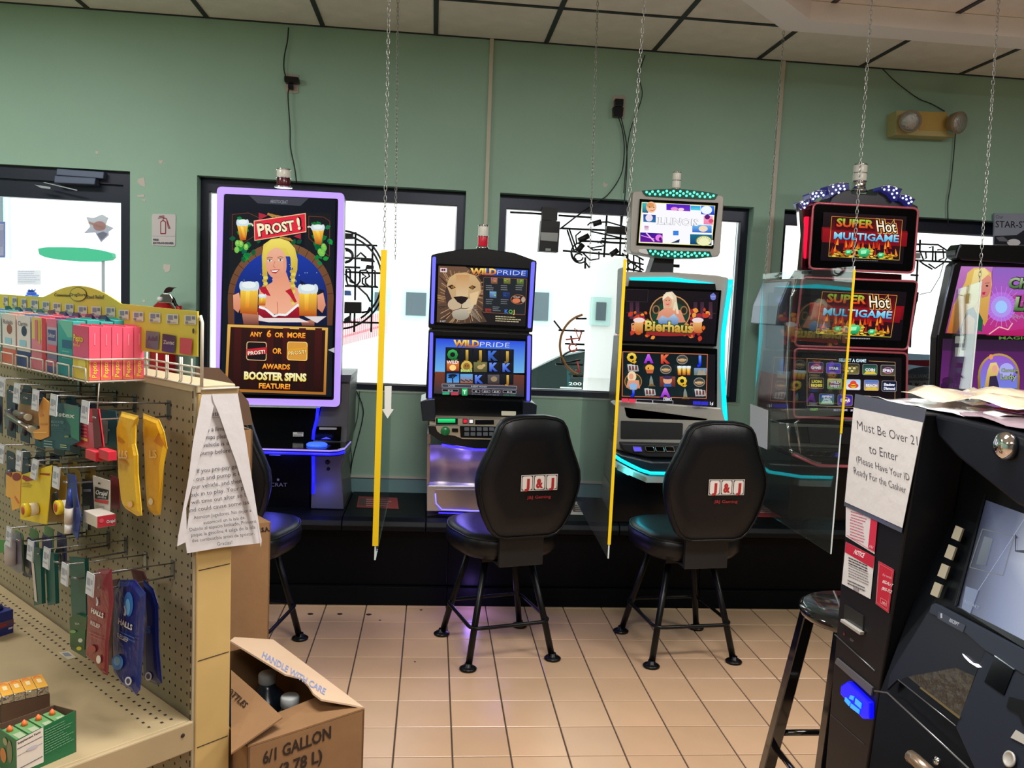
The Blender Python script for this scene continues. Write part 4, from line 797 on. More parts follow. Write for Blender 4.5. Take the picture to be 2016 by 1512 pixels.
def hot(cc, A, fr_, tx):
    A.poly(fr_, (90, 8, 16), (20, 10, 24)); L, R_, B, Lb = fr_; W = R_[0]-L[0]; H = Lb[1]-L[1]
    P = lambda u, v: (L[0]+(R_[0]-L[0])*u+(Lb[0]-L[0])*v, L[1]+(R_[1]-L[1])*u+(Lb[1]-L[1])*v)
    A.poly([P(-.1, .3), P(1.1, .3), P(1.1, .65), P(-.1, .65)], (150, 16, 26), (120, 10, 24)); A.poly([P(0, 0), P(1, 0), P(1, .34), P(0, .34)], (40, 8, 14), (110, 12, 22))
    r2 = random.Random(4)
    for i in range(46): u = r2.random(); v = r2.uniform(.58, .9); A.poly([P(u-.02, v+.1), P(u+r2.uniform(-.02, .02), v-.08), P(u+.022, v+.1)], r2.choice([(214, 70, 24), (170, 36, 20), (240, 140, 40)]), bump=(i % 16 == 0))
    for i in range(95):
        u = r2.uniform(.02, .98); top = .88-.16*math.exp(-((u-.5)/.2)**2); v = r2.uniform(top, .985); x_, y_ = P(u, v)
        A.ell(x_, y_, W*.026, H*.018, r2.choice([(222, 190, 60), (196, 150, 30), (240, 214, 90), (160, 110, 20), (120, 70, 20)]), n=10, bump=(i % 24 == 0))
    for u, v, k_ in ((.5, .86, 1.3), (.28, .87, .75), (.74, .9, .75)):
        x_, y_ = P(u, v); w_, h_ = W*.07*k_, H*.085*k_
        A.poly([(x_-w_, y_-h_*.4), (x_-w_*.4, y_-h_), (x_+w_*.7, y_-h_*.9), (x_+w_, y_-h_*.2), (x_+w_*.5, y_+h_), (x_-w_*.7, y_+h_)], (90, 220, 140), (20, 140, 80)); A.poly([(x_-w_*.5, y_-h_*.5), (x_+w_*.4, y_-h_*.6), (x_+w_*.3, y_+h_*.2), (x_-w_*.5, y_+h_*.3)], (160, 245, 190))
    A.line([P(0, 0), P(1, 0)], W*.004+1, (230, 130, 60)); A.line([P(1, 0), P(1, 1)], W*.004+1, (220, 170, 70)); A.line([P(0, 0), P(0, 1)], W*.004+1, (220, 170, 70)); A.line([P(0, 1), P(1, 1)], W*.004+1, (200, 190, 60))
    dx = (R_[0]-L[0], R_[1]-L[1]); up_ = (L[0]-Lb[0], L[1]-Lb[1]); x_, y_ = P(.07, .24)
    A.text('SUPER', x_+W*.01, y_+H*.05, H*.2, (60, 10, 14), wd=W*.55, dx=dx, up=up_, off=.06); A.otext('SUPER', x_, y_, H*.2, ((150, 210, 60), (230, 60, 30)), (50, 20, 10), wd=W*.53, dx=dx, up=up_, off=.035, o=.03)
    x_, y_ = P(.655, .315); ui = (up_[0]-dx[0]*.12, up_[1]-dx[1]*.12); A.text('Hot', x_, y_, H*.29, (236, 170, 90), wd=W*.29, dx=dx, up=ui, off=.13); A.text('Hot', x_, y_, H*.29, (30, 14, 10), wd=W*.28, dx=dx, up=ui, off=.09); A.text('Hot', x_, y_, H*.29, (255, 240, 210), wd=W*.27, dx=dx, up=ui, off=.01)
    x_, y_ = P(.045, .555); A.otext('MULTIGAME', x_, y_, H*.175, ((170, 235, 250), (70, 170, 220)), (20, 24, 60), wd=W*.92, dx=dx, up=up_, off=.025, o=.03)
A = Art(apl(YF-.033), c); A.poly([(385, 615), (1420, 670), (1370, 1260), (345, 1215)], (26, 10, 16), (14, 8, 16)); A.poly([(365, 800), (1425, 850), (1410, 1010), (355, 960)], (120, 10, 20), (60, 8, 16))
hot(c, A, [(478, 670), (1352, 716), (1308, 1205), (438, 1166)], 0); blank_text_lines(A, 750, 1208, 1040, 1, 10, (120, 120, 120), 9, .03, 2, 1); A.build('top_picture', m4, SCRN)
c = Crop(1500, 310, 2.908)
slab([(195, 690), (885, 705), (840, 1100), (830, 1500), (135, 1500), (165, 1060), (175, 800)], YF+.0, .4, c, r=10).build('lower_body', MAR, m4, bevel=.008)
slab([(205, 700), (155, 705), (95, 850), (80, 960), (130, 960), (120, 1500), (165, 1500), (185, 1060)], YF+.06, .36, c).build('side_shell', mat('slate_metal', (96, 104, 120), .3, metal=.6), m4, bevel=.006)
slab([(280, 640), (800, 670), (800, 705), (250, 690)], YF+.03, .2, c).build('neck', MAR, m4)
MB().tube(PY([(205, 690), (170, 800), (158, 1000), (150, 1200), (145, 1400), (150, 1500)], YF-.002, c), .007, 8).build('chrome_edge', CHR, m4)
m4screen(c, [(232, 686), (892, 710), (833, 1100), (188, 1078)], 26, 'middle_screen'); m4screen(c, [(188, 1094), (832, 1120), (826, 1502), (182, 1486)], 26, 'lower_screen')
A = Art(apl(YF-.033), c); A.poly([(280, 745), (830, 770), (795, 1050), (255, 1030)], (20, 10, 16), (14, 8, 16)); A.poly([(275, 830), (815, 852), (805, 930), (268, 905)], (150, 12, 24), (90, 8, 18))
hot(c, A, [(342, 768), (768, 790), (748, 1026), (306, 1006)], 0); blank_text_lines(A, 470, 1030, 610, 1, 10, (150, 150, 150), 6, .03, 2, 1); A.build('middle_picture', m4, SCRN)
A = Art(apl(YF-.033), c); A.poly([(225, 1125), (800, 1148), (795, 1460), (215, 1445)], (20, 14, 18))
A.line([(258, 1150), (258, 1420), (790, 1440)], 2.5, (190, 150, 100)); A.line([(425, 1158), (258, 1150)], 2.5, (190, 150, 100)); A.line([(610, 1165), (762, 1172), (760, 1440)], 2.5, (190, 150, 100)); A.otext('SELECT A GAME', 517, 1170, 18, (200, 230, 240), (30, 40, 50), wd=156, al='c', dx=(1, .03), off=.03, o=.02)
ic = [(265, 1170, (30, 40, 110), (160, 40, 60), 'GAME'), (365, 1174, (60, 70, 200), (120, 60, 200), 'STAR'), (468, 1178, (40, 36, 30), (120, 110, 60), ''), (570, 1182, (30, 60, 70), (60, 130, 60), 'COIN'), (672, 1186, (40, 46, 60), (90, 80, 50), 'SPIRIT'),
      (262, 1258, (60, 40, 20), (40, 24, 20), 'LION RICHES'), (364, 1262, (230, 210, 110), (90, 170, 70), 'WILD WEST'), (468, 1266, (160, 200, 240), (230, 235, 240), ''), (570, 1270, (40, 110, 210), (230, 170, 60), 'BEACH'), (670, 1274, (16, 24, 50), (20, 40, 80), 'Shadow Diamond'),
      (312, 1348, (20, 50, 170), (60, 140, 70), 'SPIN AND CASH'), (415, 1353, (40, 40, 150), (90, 50, 160), 'STAR'), (518, 1357, (140, 80, 40), (60, 40, 30), '')]
for k_, (x_, y_, a_, b_, t_) in enumerate(ic):
    R4 = lambda g_: roundpoly([(x_+g_, y_+g_), (x_+85-g_, y_+g_+2), (x_+84-g_, y_+64-g_), (x_+g_-1, y_+62-g_)], 9)
    A.poly(R4(0), (150, 140, 130)); A.poly(R4(2.5), a_, b_)
    if k_ in (0, 1, 4, 11): A.ell(x_+42, y_+32, 30, 18, (190, 120, 150) if k_ != 1 else (60, 60, 80)); A.ell(x_+42, y_+32, 24, 13, (60, 30, 70))
    if k_ == 6: A.ell(x_+42, y_+34, 34, 21, (150, 30, 40))
    if k_ == 7: A.ell(x_+42, y_+38, 30, 15, (220, 60, 40)); A.ell(x_+42, y_+24, 18, 15, (230, 70, 40)); A.ell(x_+42, y_+40, 16, 12, (240, 180, 50)); A.rect(x_+28, y_+36, x_+56, y_+41, (120, 60, 20))
    if k_ in (2, 12): 
        for j in range(9): A.ell(x_+16+(j % 5)*13, y_+22+(j//5)*16+(j % 2)*6, 9, 7, (220, 210, 150) if j % 2 else (130, 120, 70), n=8, bump=(j == 0))
    if k_ in (3, 8, 10): A.poly([(x_+6, y_+58), (x_+24, y_+36), (x_+42, y_+46), (x_+60, y_+34), (x_+80, y_+58)], (220, 190, 70) if k_ != 10 else (170, 220, 170))
    ws_ = t_.split(' ') if t_ else []
    for j, wd_ in enumerate(ws_[:3]): A.otext(wd_, x_+42, y_+(30 if len(ws_) > 1 else 40)+j*(22 if len(ws_) < 3 else 15)-(8 if len(ws_) > 2 else 0), 15 if len(ws_) < 3 else 11, (255, 236, 80) if k_ == 5 else (235, 235, 250), (30, 16, 30), al='c', wd=min(64, 14*len(wd_)), dx=(1, .03), off=.05, o=.03)
A.rect(250, 1424, 372, 1446, (30, 30, 30), sk=.02); A.text('COLLECT', 256, 1442, 12, (150, 220, 90), wd=44, off=.03); A.text('MULTI-GAME', 390, 1446, 12, (190, 180, 220), wd=78, off=.02); A.text('MULTI-GAME', 486, 1448, 12, (200, 190, 220), wd=78, off=.02)
A.build('lower_picture', m4, SCRN)
c = Crop(1460, 780, 8.4)
MB().prism(PY([(600, 430), (2500, 500), (2500, 1200), (1290, 1190), (850, 990), (640, 860)], YF+.02, c), (0, .36, 0)).build('console', mat('black_console', (14, 14, 18), .18), m4, bevel=.006)
slab([(1100, 495), (2400, 540), (2400, 800), (1140, 780)], YF+.012, .01, c, r=20).build('console_recess', mat('dark_recess', (24, 26, 34), .4), m4)
MB().tube(PY([(765, 440), (770, 600), (800, 870)], 4.2, c), .006, 8).tube(PY([(945, 395), (890, 440), (930, 660), (970, 950)], 4.2, c), .008, 8).tube(PY([(800, 870), (830, 930), (900, 955), (1150, 1075), (1250, 1105), (1310, 1112)], 4.16, c), .009, 8).build('chrome_tube', CHR, m4)
MB().tube(PY([(840, 960), (1150, 1100), (1280, 1145), (1800, 1160), (2500, 1175)], 4.15, c), .008, 8).build('red_edge', PK, m4)
MB().prism(PY([(810, 1010), (1290, 1170), (2500, 1200), (2500, 1900), (780, 1900)], YF+.04, c), (0, .4, 0)).build('belly', mat('black_front', (5, 7, 11), .25, spec=.25), m4)
beacon(m4, 1690, 322, 378, 4.3, 14.5, 'cww')
# --- 5 purple machine at the right edge
m5 = root_for('gaming_machine', 'gaming machine with a purple blonde lady picture at the right edge', 3.1)
c = Crop(1780, 380, 3.436); X5 = 1500
MB().prism(PY([(355, 385), (385, 345), (X5, 370), (X5, 520), (385, 452), (355, 430)], YF-.04, c), (0, .1, 0)).build('top_hood', BLKP, m5, bevel=.01)
MB().prism(PY([(330, 490), (370, 452), (X5, 500), (X5, 1480), (210, 1420), (225, 980)], YF, c), (0, .07, 0)).build('cabinet', BLKP, m5, bevel=.008)
MB().tube(PY([(335, 485), (280, 720), (228, 960)], YF-.004, c), .006, 6).tube(PY([(350, 440), (375, 360), (385, 345)], YF-.04, c), .003, 6).build('edge_trim', mat('slate_edge', (120, 130, 150), .3, metal=.5), m5)
A = Art(apl(YF-.002), c); A.poly([(385, 495), (X5, 520), (X5, 985), (278, 948)], (150, 80, 160), (190, 40, 120))
A.poly([(385, 495), (600, 500), (500, 948), (278, 948)], (190, 120, 190), (120, 50, 110)); A.poly([(600, 505), (X5, 530), (X5, 640), (590, 700)], (140, 100, 190), (170, 90, 190))
A.ell(655, 770, 100, 100, (180, 110, 220)); A.ell(655, 770, 70, 72, (170, 150, 235)); A.ell(655, 770, 40, 42, (160, 200, 250)); r1 = random.Random(8)
for i in range(24): t = i*.2618; A.line([(655+50*ca(t), 770+50*sa(t)), (655+150*ca(t), 770+140*sa(t))], 3, (196, 130, 220), bump=(i == 0))
A.poly([(550, 960), (640, 920), (720, 930), (X5, 800), (X5, 985), (560, 962)], (200, 60, 140), (170, 20, 90)); A.line([(570, 955), (640, 905), (700, 925), (730, 880)], 7, (240, 190, 190))
A.poly([(410, 600), (425, 540), (470, 505), (540, 505), (585, 540), (590, 620), (575, 720), (560, 860), (540, 900), (470, 800), (400, 860), (340, 950), (285, 945), (330, 760)], (226, 190, 100), (196, 140, 70))
A.poly([(330, 760), (420, 680), (400, 860), (345, 950), (285, 945)], (214, 150, 60), (180, 100, 40)); A.poly([(500, 580), (545, 540), (585, 570), (580, 660), (560, 700), (520, 710), (500, 660)], (224, 150, 130), (200, 120, 110))
A.poly([(470, 520), (540, 508), (570, 545), (520, 590), (500, 720), (450, 780), (430, 700)], (240, 222, 150), (214, 180, 110)); A.ell(555, 628, 9, 6, (40, 40, 50)); A.line([(540, 610), (572, 608)], 4, (110, 70, 50)); A.poly([(520, 672), (545, 668), (538, 688), (524, 688)], (190, 40, 80))
A.poly([(420, 790), (460, 770), (490, 830), (480, 948), (360, 948)], (60, 60, 100), (36, 40, 70)); A.poly([(395, 860), (430, 820), (470, 850), (465, 948), (380, 948)], (190, 130, 100), (170, 110, 80)); A.poly([(490, 790), (525, 860), (520, 940), (490, 930)], (30, 90, 70))
A.otext('Charming', 690, 640, 70, ((170, 190, 150), (70, 110, 60)), (30, 30, 20), wd=420, dx=(1, .03), off=.04, o=.06, up=(.2, -1)); A.otext('Lady', 730, 790, 90, ((170, 190, 150), (70, 110, 60)), (30, 30, 20), wd=260, dx=(1, .03), off=.04, o=.06, up=(.2, -1)); A.text('MAGIC', 722, 850, 30, (170, 110, 160), wd=180, off=.02)
A.build('upper_picture', m5, SCRN)
A = Art(apl(YF-.002), c); A.poly([(262, 985), (X5, 1010), (X5, 1450), (240, 1310)], (74, 30, 80), (110, 40, 120)); A.poly([(262, 985), (X5, 1010), (X5, 1085), (258, 1065)], (46, 26, 52), (60, 30, 66))
A.text('MAGIC WINS', 640, 990, 20, (90, 130, 60), wd=400, off=.02); A.ell(290, 1270, 36, 26, (60, 20, 66)); A.ell(275, 1300, 30, 20, (50, 18, 60))
A.poly([(500, 1370), (495, 1240)]+[(638-140*ca(t), 1230-145*sa(t)) for t in [math.pi*i/16 for i in range(17)]]+[(780, 1240), (775, 1375)], (190, 160, 70), (120, 90, 30)); A.poly([(515, 1320), (512, 1235)]+[(638-126*ca(t), 1228-130*sa(t)) for t in [math.pi*i/16 for i in range(17)]]+[(764, 1235), (762, 1325)], (150, 90, 200), (110, 130, 220))
A.ell(690, 1200, 50, 50, (170, 170, 240)); A.poly([(560, 1200), (580, 1150), (620, 1145), (640, 1190), (625, 1240), (600, 1310), (540, 1310)], (230, 206, 130), (190, 150, 80)); A.ell(608, 1190, 18, 26, (226, 166, 140)); A.poly([(575, 1240), (620, 1235), (640, 1318), (565, 1318)], (50, 40, 70))
A.otext('Charming', 650, 1210, 24, (150, 170, 130), (30, 30, 20), wd=115, off=.03, o=.04); A.otext('Lady', 645, 1260, 36, (150, 170, 130), (30, 30, 20), wd=110, off=.03, o=.04)
A.poly([(495, 1365), (520, 1312), (755, 1322), (778, 1378)], (30, 26, 20)); A.line([(495, 1368), (778, 1380)], 8, (190, 160, 60)); A.text('CHARMING LADY', 540, 1352, 20, (225, 225, 225), wd=186, off=.02, dx=(1, .03)); A.ell(580, 1108, 14, 18, (230, 150, 90))
A.build('lower_picture', m5, SCRN)
MB().prism(PY([(240, 1340), (X5, 1480), (X5, 2200), (230, 2200)], YF+.02, c), (0, .4, 0)).build('belly', mat('grey_console', (120, 118, 118), .4, metal=.3), m5)

# ================================================================== STOOLS at the machines
LEA = mat('black_leatherette', (11, 12, 16), .36, bump=(220, .06), spec=.35); TUBEM = mat('black_powder_coat', (8, 8, 10), .35, spec=.3)
def game_stool(label, c, rz):
    t = thing('game_stool', label, 'stool', (c[0], c[1], 0), math.radians(rz), 'black gaming stools in front of the machines')
    B = dict(parent=t, world=False)
    for sx in (-1, 1):
        for sy in (-1, 1):
            MB().tube([(sx*.196, sy*.196, .012), (sx*.165, sy*.165, .17), (sx*.105, sy*.105, .45)], .0145, 10).build('leg', TUBEM, **B)
            MB().lathe([(.001, .001), (.036, .001), (.038, .008), (.03, .014), (.016, .018), (.015, .03)], (sx*.198, sy*.198, 0), n=20).build('foot_pad', TUBEM, **B)
    rp = [(-.185, -.185), (.185, -.185), (.185, .185), (-.185, .185)]
    MB().tube([(x, y, .172) for x, y in roundpoly(rp, .05, 4)], .0085, 8, True).build('foot_ring', TUBEM, **B)
    MB().box(-.13, .13, -.13, .13, .445, .462).lathe([(.1, .462), (.1, .475)], n=20).build('swivel_plate', TUBEM, **B)
    # seat: rounded hexagon, waterfall edge
    base = roundpoly([(-.215, -.17), (-.13, -.235), (.13, -.235), (.215, -.17), (.25, .05), (.19, .2), (.1, .235), (-.1, .235), (-.19, .2), (-.25, .05)], .09, 3)
    MB().loft([[Vector((x*k, y*k, z)) for x, y in base] for k, z in ((.74, .474), (.9, .48), (.985, .505), (1, .535), (.985, .56), (.93, .578), (.8, .585), (.5, .58))]).build('seat', LEA, **B)
    MB().tube([(x*.97, y*.97, .568) for x, y in base], .0035, 5, True).build('seat_piping', LEA, **B)
    MB().box(-.1, .1, -.262, -.236, .46, .62).box(-.1, .1, -.25, -.05, .462, .472).build('back_bracket', mat('matt_black_steel', (18, 19, 21), .55), bevel=.004, **B)
    prof = [(.593, .10), (.602, .135), (.63, .165), (.68, .192), (.74, .215), (.80, .229), (.84, .232), (.88, .227), (.93, .207), (.98, .184), (1.03, .165), (1.07, .152), (1.095, .135), (1.108, .105)]
    out = [(-h, z) for z, h in prof]+[(-.05, 1.117), (.05, 1.117)]+[(h, z) for z, h in reversed(prof)]
    zc = .85; cy_ = lambda z: -.262-.05*(z-.6)
    def rg(k, dy): return [Vector((x*k, cy_(z)+dy-.03*(x/.23)**2*0, zc+(z-zc)*k)) for x, z in out]
    MB().loft([rg(.6, .012), rg(.93, .012), rg(.985, .004), rg(1, -.018), rg(.99, -.04), rg(.955, -.052), rg(.6, -.054)]).build('backrest', LEA, **B)
    MB().tube([p+Vector((0, -.004, 0)) for p in rg(.962, -.048)], .004, 6, True).build('back_piping', LEA, **B)
    y0 = -.3305
    A = Art(lambda x, z: Vector((x/1000+.035, cy_(.86)-.056-(z/1000)*.0+.0, .835-z/1000)), n=(0, -1, 0), step=.0004)
    ey = lambda z: z
    for i, ch_ in enumerate('J&J'):
        x_ = -82+i*55
        A.poly([(x_, -34), (x_+54, -34), (x_+54, 33), (x_, 33)], (214, 206, 198), bump=(i == 0))
    for i in range(3): x_ = -82+i*55; A.poly([(x_+2.5, -31), (x_+51.5, -31), (x_+51.5, 30), (x_+2.5, 30)], (18, 18, 22), bump=(i == 0))
    for i in range(3): x_ = -82+i*55; A.poly(roundpoly([(x_+5, -29), (x_+49, -29), (x_+49, 28), (x_+5, 28)], 9), (222, 214, 206), bump=(i == 0))
    for i, ch_ in enumerate('J&J'): x_ = -82+i*55; A.text(ch_, x_+27, 20, 38, (168, 40, 42), wd=22 if ch_ == 'J' else 32, al='c', off=.05)
    A.text('J&J Gaming', 0, 66, 13, (150, 34, 40), wd=108, al='c', off=.01)
    A.build('logo', t, PRNT, world=False)
    return t
game_stool('gaming stool in front of the lion machine', (.337, 3.69), 16)
game_stool('gaming stool in front of the silver cyan lit machine', (1.184, 3.70), 7)
game_stool('gaming stool half hidden behind the cardboard boxes and paper notice', (-.783, 3.602), -10)

# ================================================================== CLEAR DIVIDERS on chains
def chain(par, a, b, r=.0013, pitch=.0185, L=.025):
    a, b = Vector(a), Vector(b); d = b-a; n = int(d.length/pitch); t = d.normalized(); s1 = t.orthogonal().normalized(); s2 = t.cross(s1); mb = MB()
    for i in range(n):
        c_ = a+t*(pitch*(i+.5)); ang_ = (i % 2)*math.pi/2+.5+.25*sa(i*.7); q = s1*ca(ang_)+s2*sa(ang_)
        mb.tube([c_+t*(L/2*ca(k*math.pi/4))+q*(.0052*sa(k*math.pi/4)) for k in range(8)], r, 4, True)
    return mb.build('chain', CHAINM, par, kind='stuff')
CHAINM = mat('zinc_chain', (168, 168, 165), .35, metal=.8)
def divider(label, X, yn, yf, zb, zt, tape, chains, tilt=0):
    t = thing('clear_divider', label, 'divider', (X, (yn+yf)/2, zb), group='clear hanging dividers between the machines')
    pr_ = [Vector((X-.0025, yn, zb)), Vector((X+.0025, yn, zb)), Vector((X+.0025+tilt, yf, zb)), Vector((X-.0025+tilt, yf, zb))]
    MB().prism(pr_, (0, 0, zt-zb)).build('acrylic_sheet', ACRYL2 if .01 < tilt < .1 else ACRYL, t)
    MB().box(X-.0028, X+.0028, yn-.0012, yn, zb, zt).build('sheet_edge', mat('bright_edge', (205, 215, 215), .3), t)
    for z0, z1, w_ in tape:
        MB().box(X-w_, X+w_, yn-.0035, yn-.0013, z0, z1).build('edge_tape', YTAPE, t, label='yellow tape')
    for a, b in chains: chain(t, a, b)
    return t
d1 = divider('clear divider seen edge on with bold yellow tape beside the PROST machine', -.186, 3.1, 4.0, .585, 1.752, [(.64, 1.74, .011)],
        [((-.186, 3.11, 1.75), (atY(764, -10, 3.14).x, 3.14, ZC)), ((-.186, 3.98, 1.75), (atY(783, -10, 4.02).x+.0, 4.02, ZC))])
d2 = divider('clear divider with yellow taped edge left of the silver machine', .705, 3.1, 4.0, .605, 1.762, [(.66, 1.75, .006)],
        [((.705, 3.11, 1.76), (atY(1273, 0, 3.2).x, 3.2, ZC)), ((.735, 3.98, 1.76), (atY(1175, 26, 3.99).x, 3.99, ZC))], tilt=.035)
d3 = divider('clear divider taped only at its top left of the red machine', 1.6, 3.1, 4.0, .637, 1.768, [(1.12, 1.755, .0045)],
        [((1.6, 3.11, 1.767), (atY(1710, 70, 3.24).x, 3.24, zf)), ((1.6, 3.97, 1.767), (atY(1543, 62, 3.985).x, 3.985, zf))])
d4 = divider('clear divider in front of the purple machine with small paper tags', 2.12, 3.1, 3.95, .66, 1.735, [],
        [((2.12, 3.11, 1.735), (atY(1957, 88, 3.3).x, 3.3, zf))], tilt=atY(1885, 553, 3.95).x-2.12)
# white strap arrow, papers on sheets
MB().prism(PY([(757, 760), (771, 760), (770, 805), (775, 806), (763, 824), (752, 806), (757, 805)], 3.2), (0, .003, 0)).build('hanging_arrow', mat('white_plastic', (225, 225, 222), .5), label='white plastic arrow strap hanging behind the yellow tape', cat='strap')
pp = [atX(x, y, 1.594) for x, y in [(1477, 795), (1512, 808), (1510, 885), (1476, 870)]]
MB().prism(pp, (.001, 0, 0)).build('taped_paper', PAPER, label='blank white paper taped on the divider beside the red machine', cat='paper')
for y0_, y1_, i in ((662, 676, 0), (684, 702, 1)):
    pp = [atY(x, y, 3.86) for x, y in [(1881, y0_), (1898, y0_), (1897, y1_), (1880, y1_)]]
    MB().prism(pp, (0, .001, 0)).build('paper_tag', PAPER, d4)

# ================================================================== NEON SIGNS in the windows
NB = mat('dark_neon_tube', (24, 26, 34), .3); NBX = mat('black_transformer', (16, 17, 20), .5)
def neon(label, Y, cx, parts, name='neon_sign'):
    p0 = atY(*cx, Y); t = thing(name, label, 'neon sign', (p0.x, Y, p0.z), group='unlit neon signs hanging in the windows')
    for nm, r, cr_, lines in parts:
        for l in lines: MB().tube(PY(l, Y if nm != 'support_bar' else Y+.02, cr_), r, 6).build(nm, NB, t)
    return t
YN = YW+.03
c = Crop(660, 440, 6.875)
ci = lambda cx, cy, rx, ry, a0, a1, n=22: [(cx+rx*ca(math.radians(a0+(a1-a0)*i/n)), cy+ry*sa(math.radians(a0+(a1-a0)*i/n))) for i in range(n+1)]
n1 = neon('round unlit neon sign behind the purple framed screen', YN, (700, 550), [
    ('neon_tube', .006, c, [ci(60, 760, 610, 665, -90, 88), ci(60, 760, 570, 600, -84, 60), ci(130, 435, 110, 95, -90, 90, 12), ci(140, 440, 90, 75, -90, 90, 12), [(290, 450), (345, 395), (420, 465)],
      [(200, 620), (150, 618), (150, 760), (170, 830), (240, 845), (300, 830), (335, 780), (335, 640)], [(200, 620), (205, 790), (240, 800)], [(430, 630), (335, 635), (375, 690), (415, 715), (370, 745), (368, 810), (420, 850), (500, 858)], [(430, 640), (465, 715), (410, 750), (412, 810), (460, 850), (580, 862), (540, 840), (540, 640), (500, 632)],
      [(130, 680), (300, 850), (430, 970), (478, 1060)], [(470, 1130), (440, 1190), (360, 1205)]]),
    ('support_bar', .006, c, [[(275, 115), (272, 480), (268, 1040)], [(505, 295), (495, 1140)], [(495, 1140), (485, 1470)], [(262, 1200), (255, 1470)], [(130, 285), (570, 300)], [(130, 465), (345, 475)], [(130, 655), (640, 675)], [(130, 845), (500, 858)], [(110, 1335), (590, 1345)], [(205, 1200), (200, 1335)], [(130, 590), (340, 598)]])])
slab([(125, 1060), (350, 1065), (350, 1215), (120, 1215)], YN-.03, .05, c).build('transformer_box', NBX, n1); slab([(125, 130), (240, 135), (240, 208), (125, 208)], YN-.01, .03, c).build('label_block', NBX, n1)
slab([(345, 460), (510, 470), (540, 525), (345, 510)], YN-.01, .02, c).build('tube_cap', NBX, n1); slab([(425, 560), (520, 570), (520, 615), (405, 618)], YN-.01, .02, c).build('tube_cap', NBX, n1)
slab([(120, 1290), (200, 1240), (205, 1345), (120, 1355)], YN-.01, .03, c).build('tube_cap', NBX, n1)
slab([(125, 905), (205, 910), (215, 975), (125, 975)], YN-.01, .03, c).build('label_block', mat('blue_label', (90, 140, 220), .4), n1)
c = Crop(980, 370, 3.516)
n2 = neon('tangled unlit neon sign at the top of the second window', YN, (1160, 450), [
    ('support_bar', .006, c, [[(755, 190), (735, 480)], [(855, 195), (845, 470)], [(440, 280), (910, 300)], [(450, 435), (905, 470)], [(420, 190), (650, 205)], [(560, 365), (905, 385)], [(605, 480), (605, 560)], [(85, 168), (310, 180)]]),
    ('neon_tube', .005, c, [[(430, 285), (540, 200), (640, 130)], ci(570, 450, 62, 70, 60, 270, 12), [(575, 300), (540, 330), (545, 380), (590, 400), (510, 440), (520, 480), (545, 495)], [(620, 260), (640, 240), (760, 235), (900, 275)], [(480, 290), (530, 440)], [(495, 285), (550, 440)],
       [(640, 300), (780, 330), (905, 360)], [(720, 350), (905, 352)], [(570, 370), (700, 372), (740, 400), (640, 415), (720, 430)], [(620, 400), (660, 430), (720, 425)], [(690, 380), (720, 365), (790, 380)], ci(560, 480, 30, 26, 0, 330, 10), [(590, 450), (640, 500), (700, 490), (700, 440)], [(610, 520), (640, 560)]]),
    ('neon_tube', .005, c, [[(870, 430), (960, 470), (1010, 500)], [(860, 450), (930, 520), (1010, 570)], [(880, 500), (1010, 530)], [(900, 440), (900, 580)], [(940, 460), (940, 580)], [(980, 480), (985, 580)], [(880, 560), (1000, 580)], ci(930, 540, 30, 26, 0, 330, 10)])])
slab([(310, 130), (415, 138), (412, 225), (305, 220)], YN-.03, .06, c).build('transformer_box', NBX, n2); slab([(303, 222), (432, 232), (418, 445), (285, 438)], YN-.04, .08, c).build('transformer_box', NBX, n2)
slab([(298, 306), (418, 312), (412, 372), (296, 362)], YN-.045, .006, c).build('data_label', mat('silver_label', (170, 176, 176), .4), n2); slab([(332, 418), (368, 420), (366, 436), (330, 434)], YN-.045, .006, c).build('data_label', MATS['silver_label'], n2)
slab([(755, 262), (910, 272), (908, 324), (750, 312)], YN-.03, .05, c).build('transformer_box', NBX, n2)
for a_, b_ in (((660, 250), (715, 235)), ((560, 365), (630, 330)), ((550, 440), (590, 390)), ((780, 465), (830, 430))): MB().tube(PY([a_, b_], YN-.01, c), .016, 8).build('tube_cap', NBX, n2)
n3 = neon('small round orange neon sign low in the second window', YN, (1140, 660), [
    ('support_bar', .006, c, [[(420, 985), (600, 990)], [(400, 1220), (590, 1225)], [(515, 1302), (620, 1304)], [(465, 1078), (600, 1084)], [(540, 905), (620, 905)]]),
    ('neon_tube', .0055, c, [ci(570, 1190, 130, 68, 180, 300, 12), [(440, 1190), (450, 1215), (570, 1190)], [(388, 918), (440, 985)], [(505, 1022), (520, 1085)]])])
MB().tube(PY(ci(620, 1090, 190, 215, 110, 260, 26), YN, c), .007, 8).build('outer_ring', mat('amber_tube', (170, 120, 60), .3), n3)
for l in (ci(520, 1105, 26, 28, 0, 340, 12), [(470, 1050), (560, 1040), (530, 970), (580, 1000), (560, 1060)], [(550, 1200), (570, 1280), (540, 1260)]): MB().tube(PY(l, YN-.01, c), .005, 6).build('red_tube', mat('coral_tube', (230, 100, 80), .3), n3)
MB().tube([atY(592, 1222, YN), atY(592, 1222, YN)+Vector((0, 0, .01))], .004, 6)
c = Crop(1780, 380, 3.436)
n4 = neon('unlit neon sign between the red machine and the purple machine', YN, (1840, 520), [
    ('support_bar', .006, c, [[(75, 395), (350, 402)], [(70, 455), (340, 468)], [(92, 450), (80, 680)], [(108, 315), (105, 395)], [(70, 345), (110, 348)], [(45, 555), (95, 558)], [(90, 680), (45, 940), (40, 1045)]]),
    ('neon_tube', .005, c, [[(110, 345), (230, 350), (285, 385), (295, 430), (270, 470), (210, 510), (165, 480)], [(145, 395), (150, 440), (130, 450), (110, 400)], [(170, 370), (195, 360), (192, 460)], [(212, 390), (214, 460)], [(225, 385), (262, 380), (268, 440), (235, 455)], [(100, 455), (130, 480), (190, 515)]])])
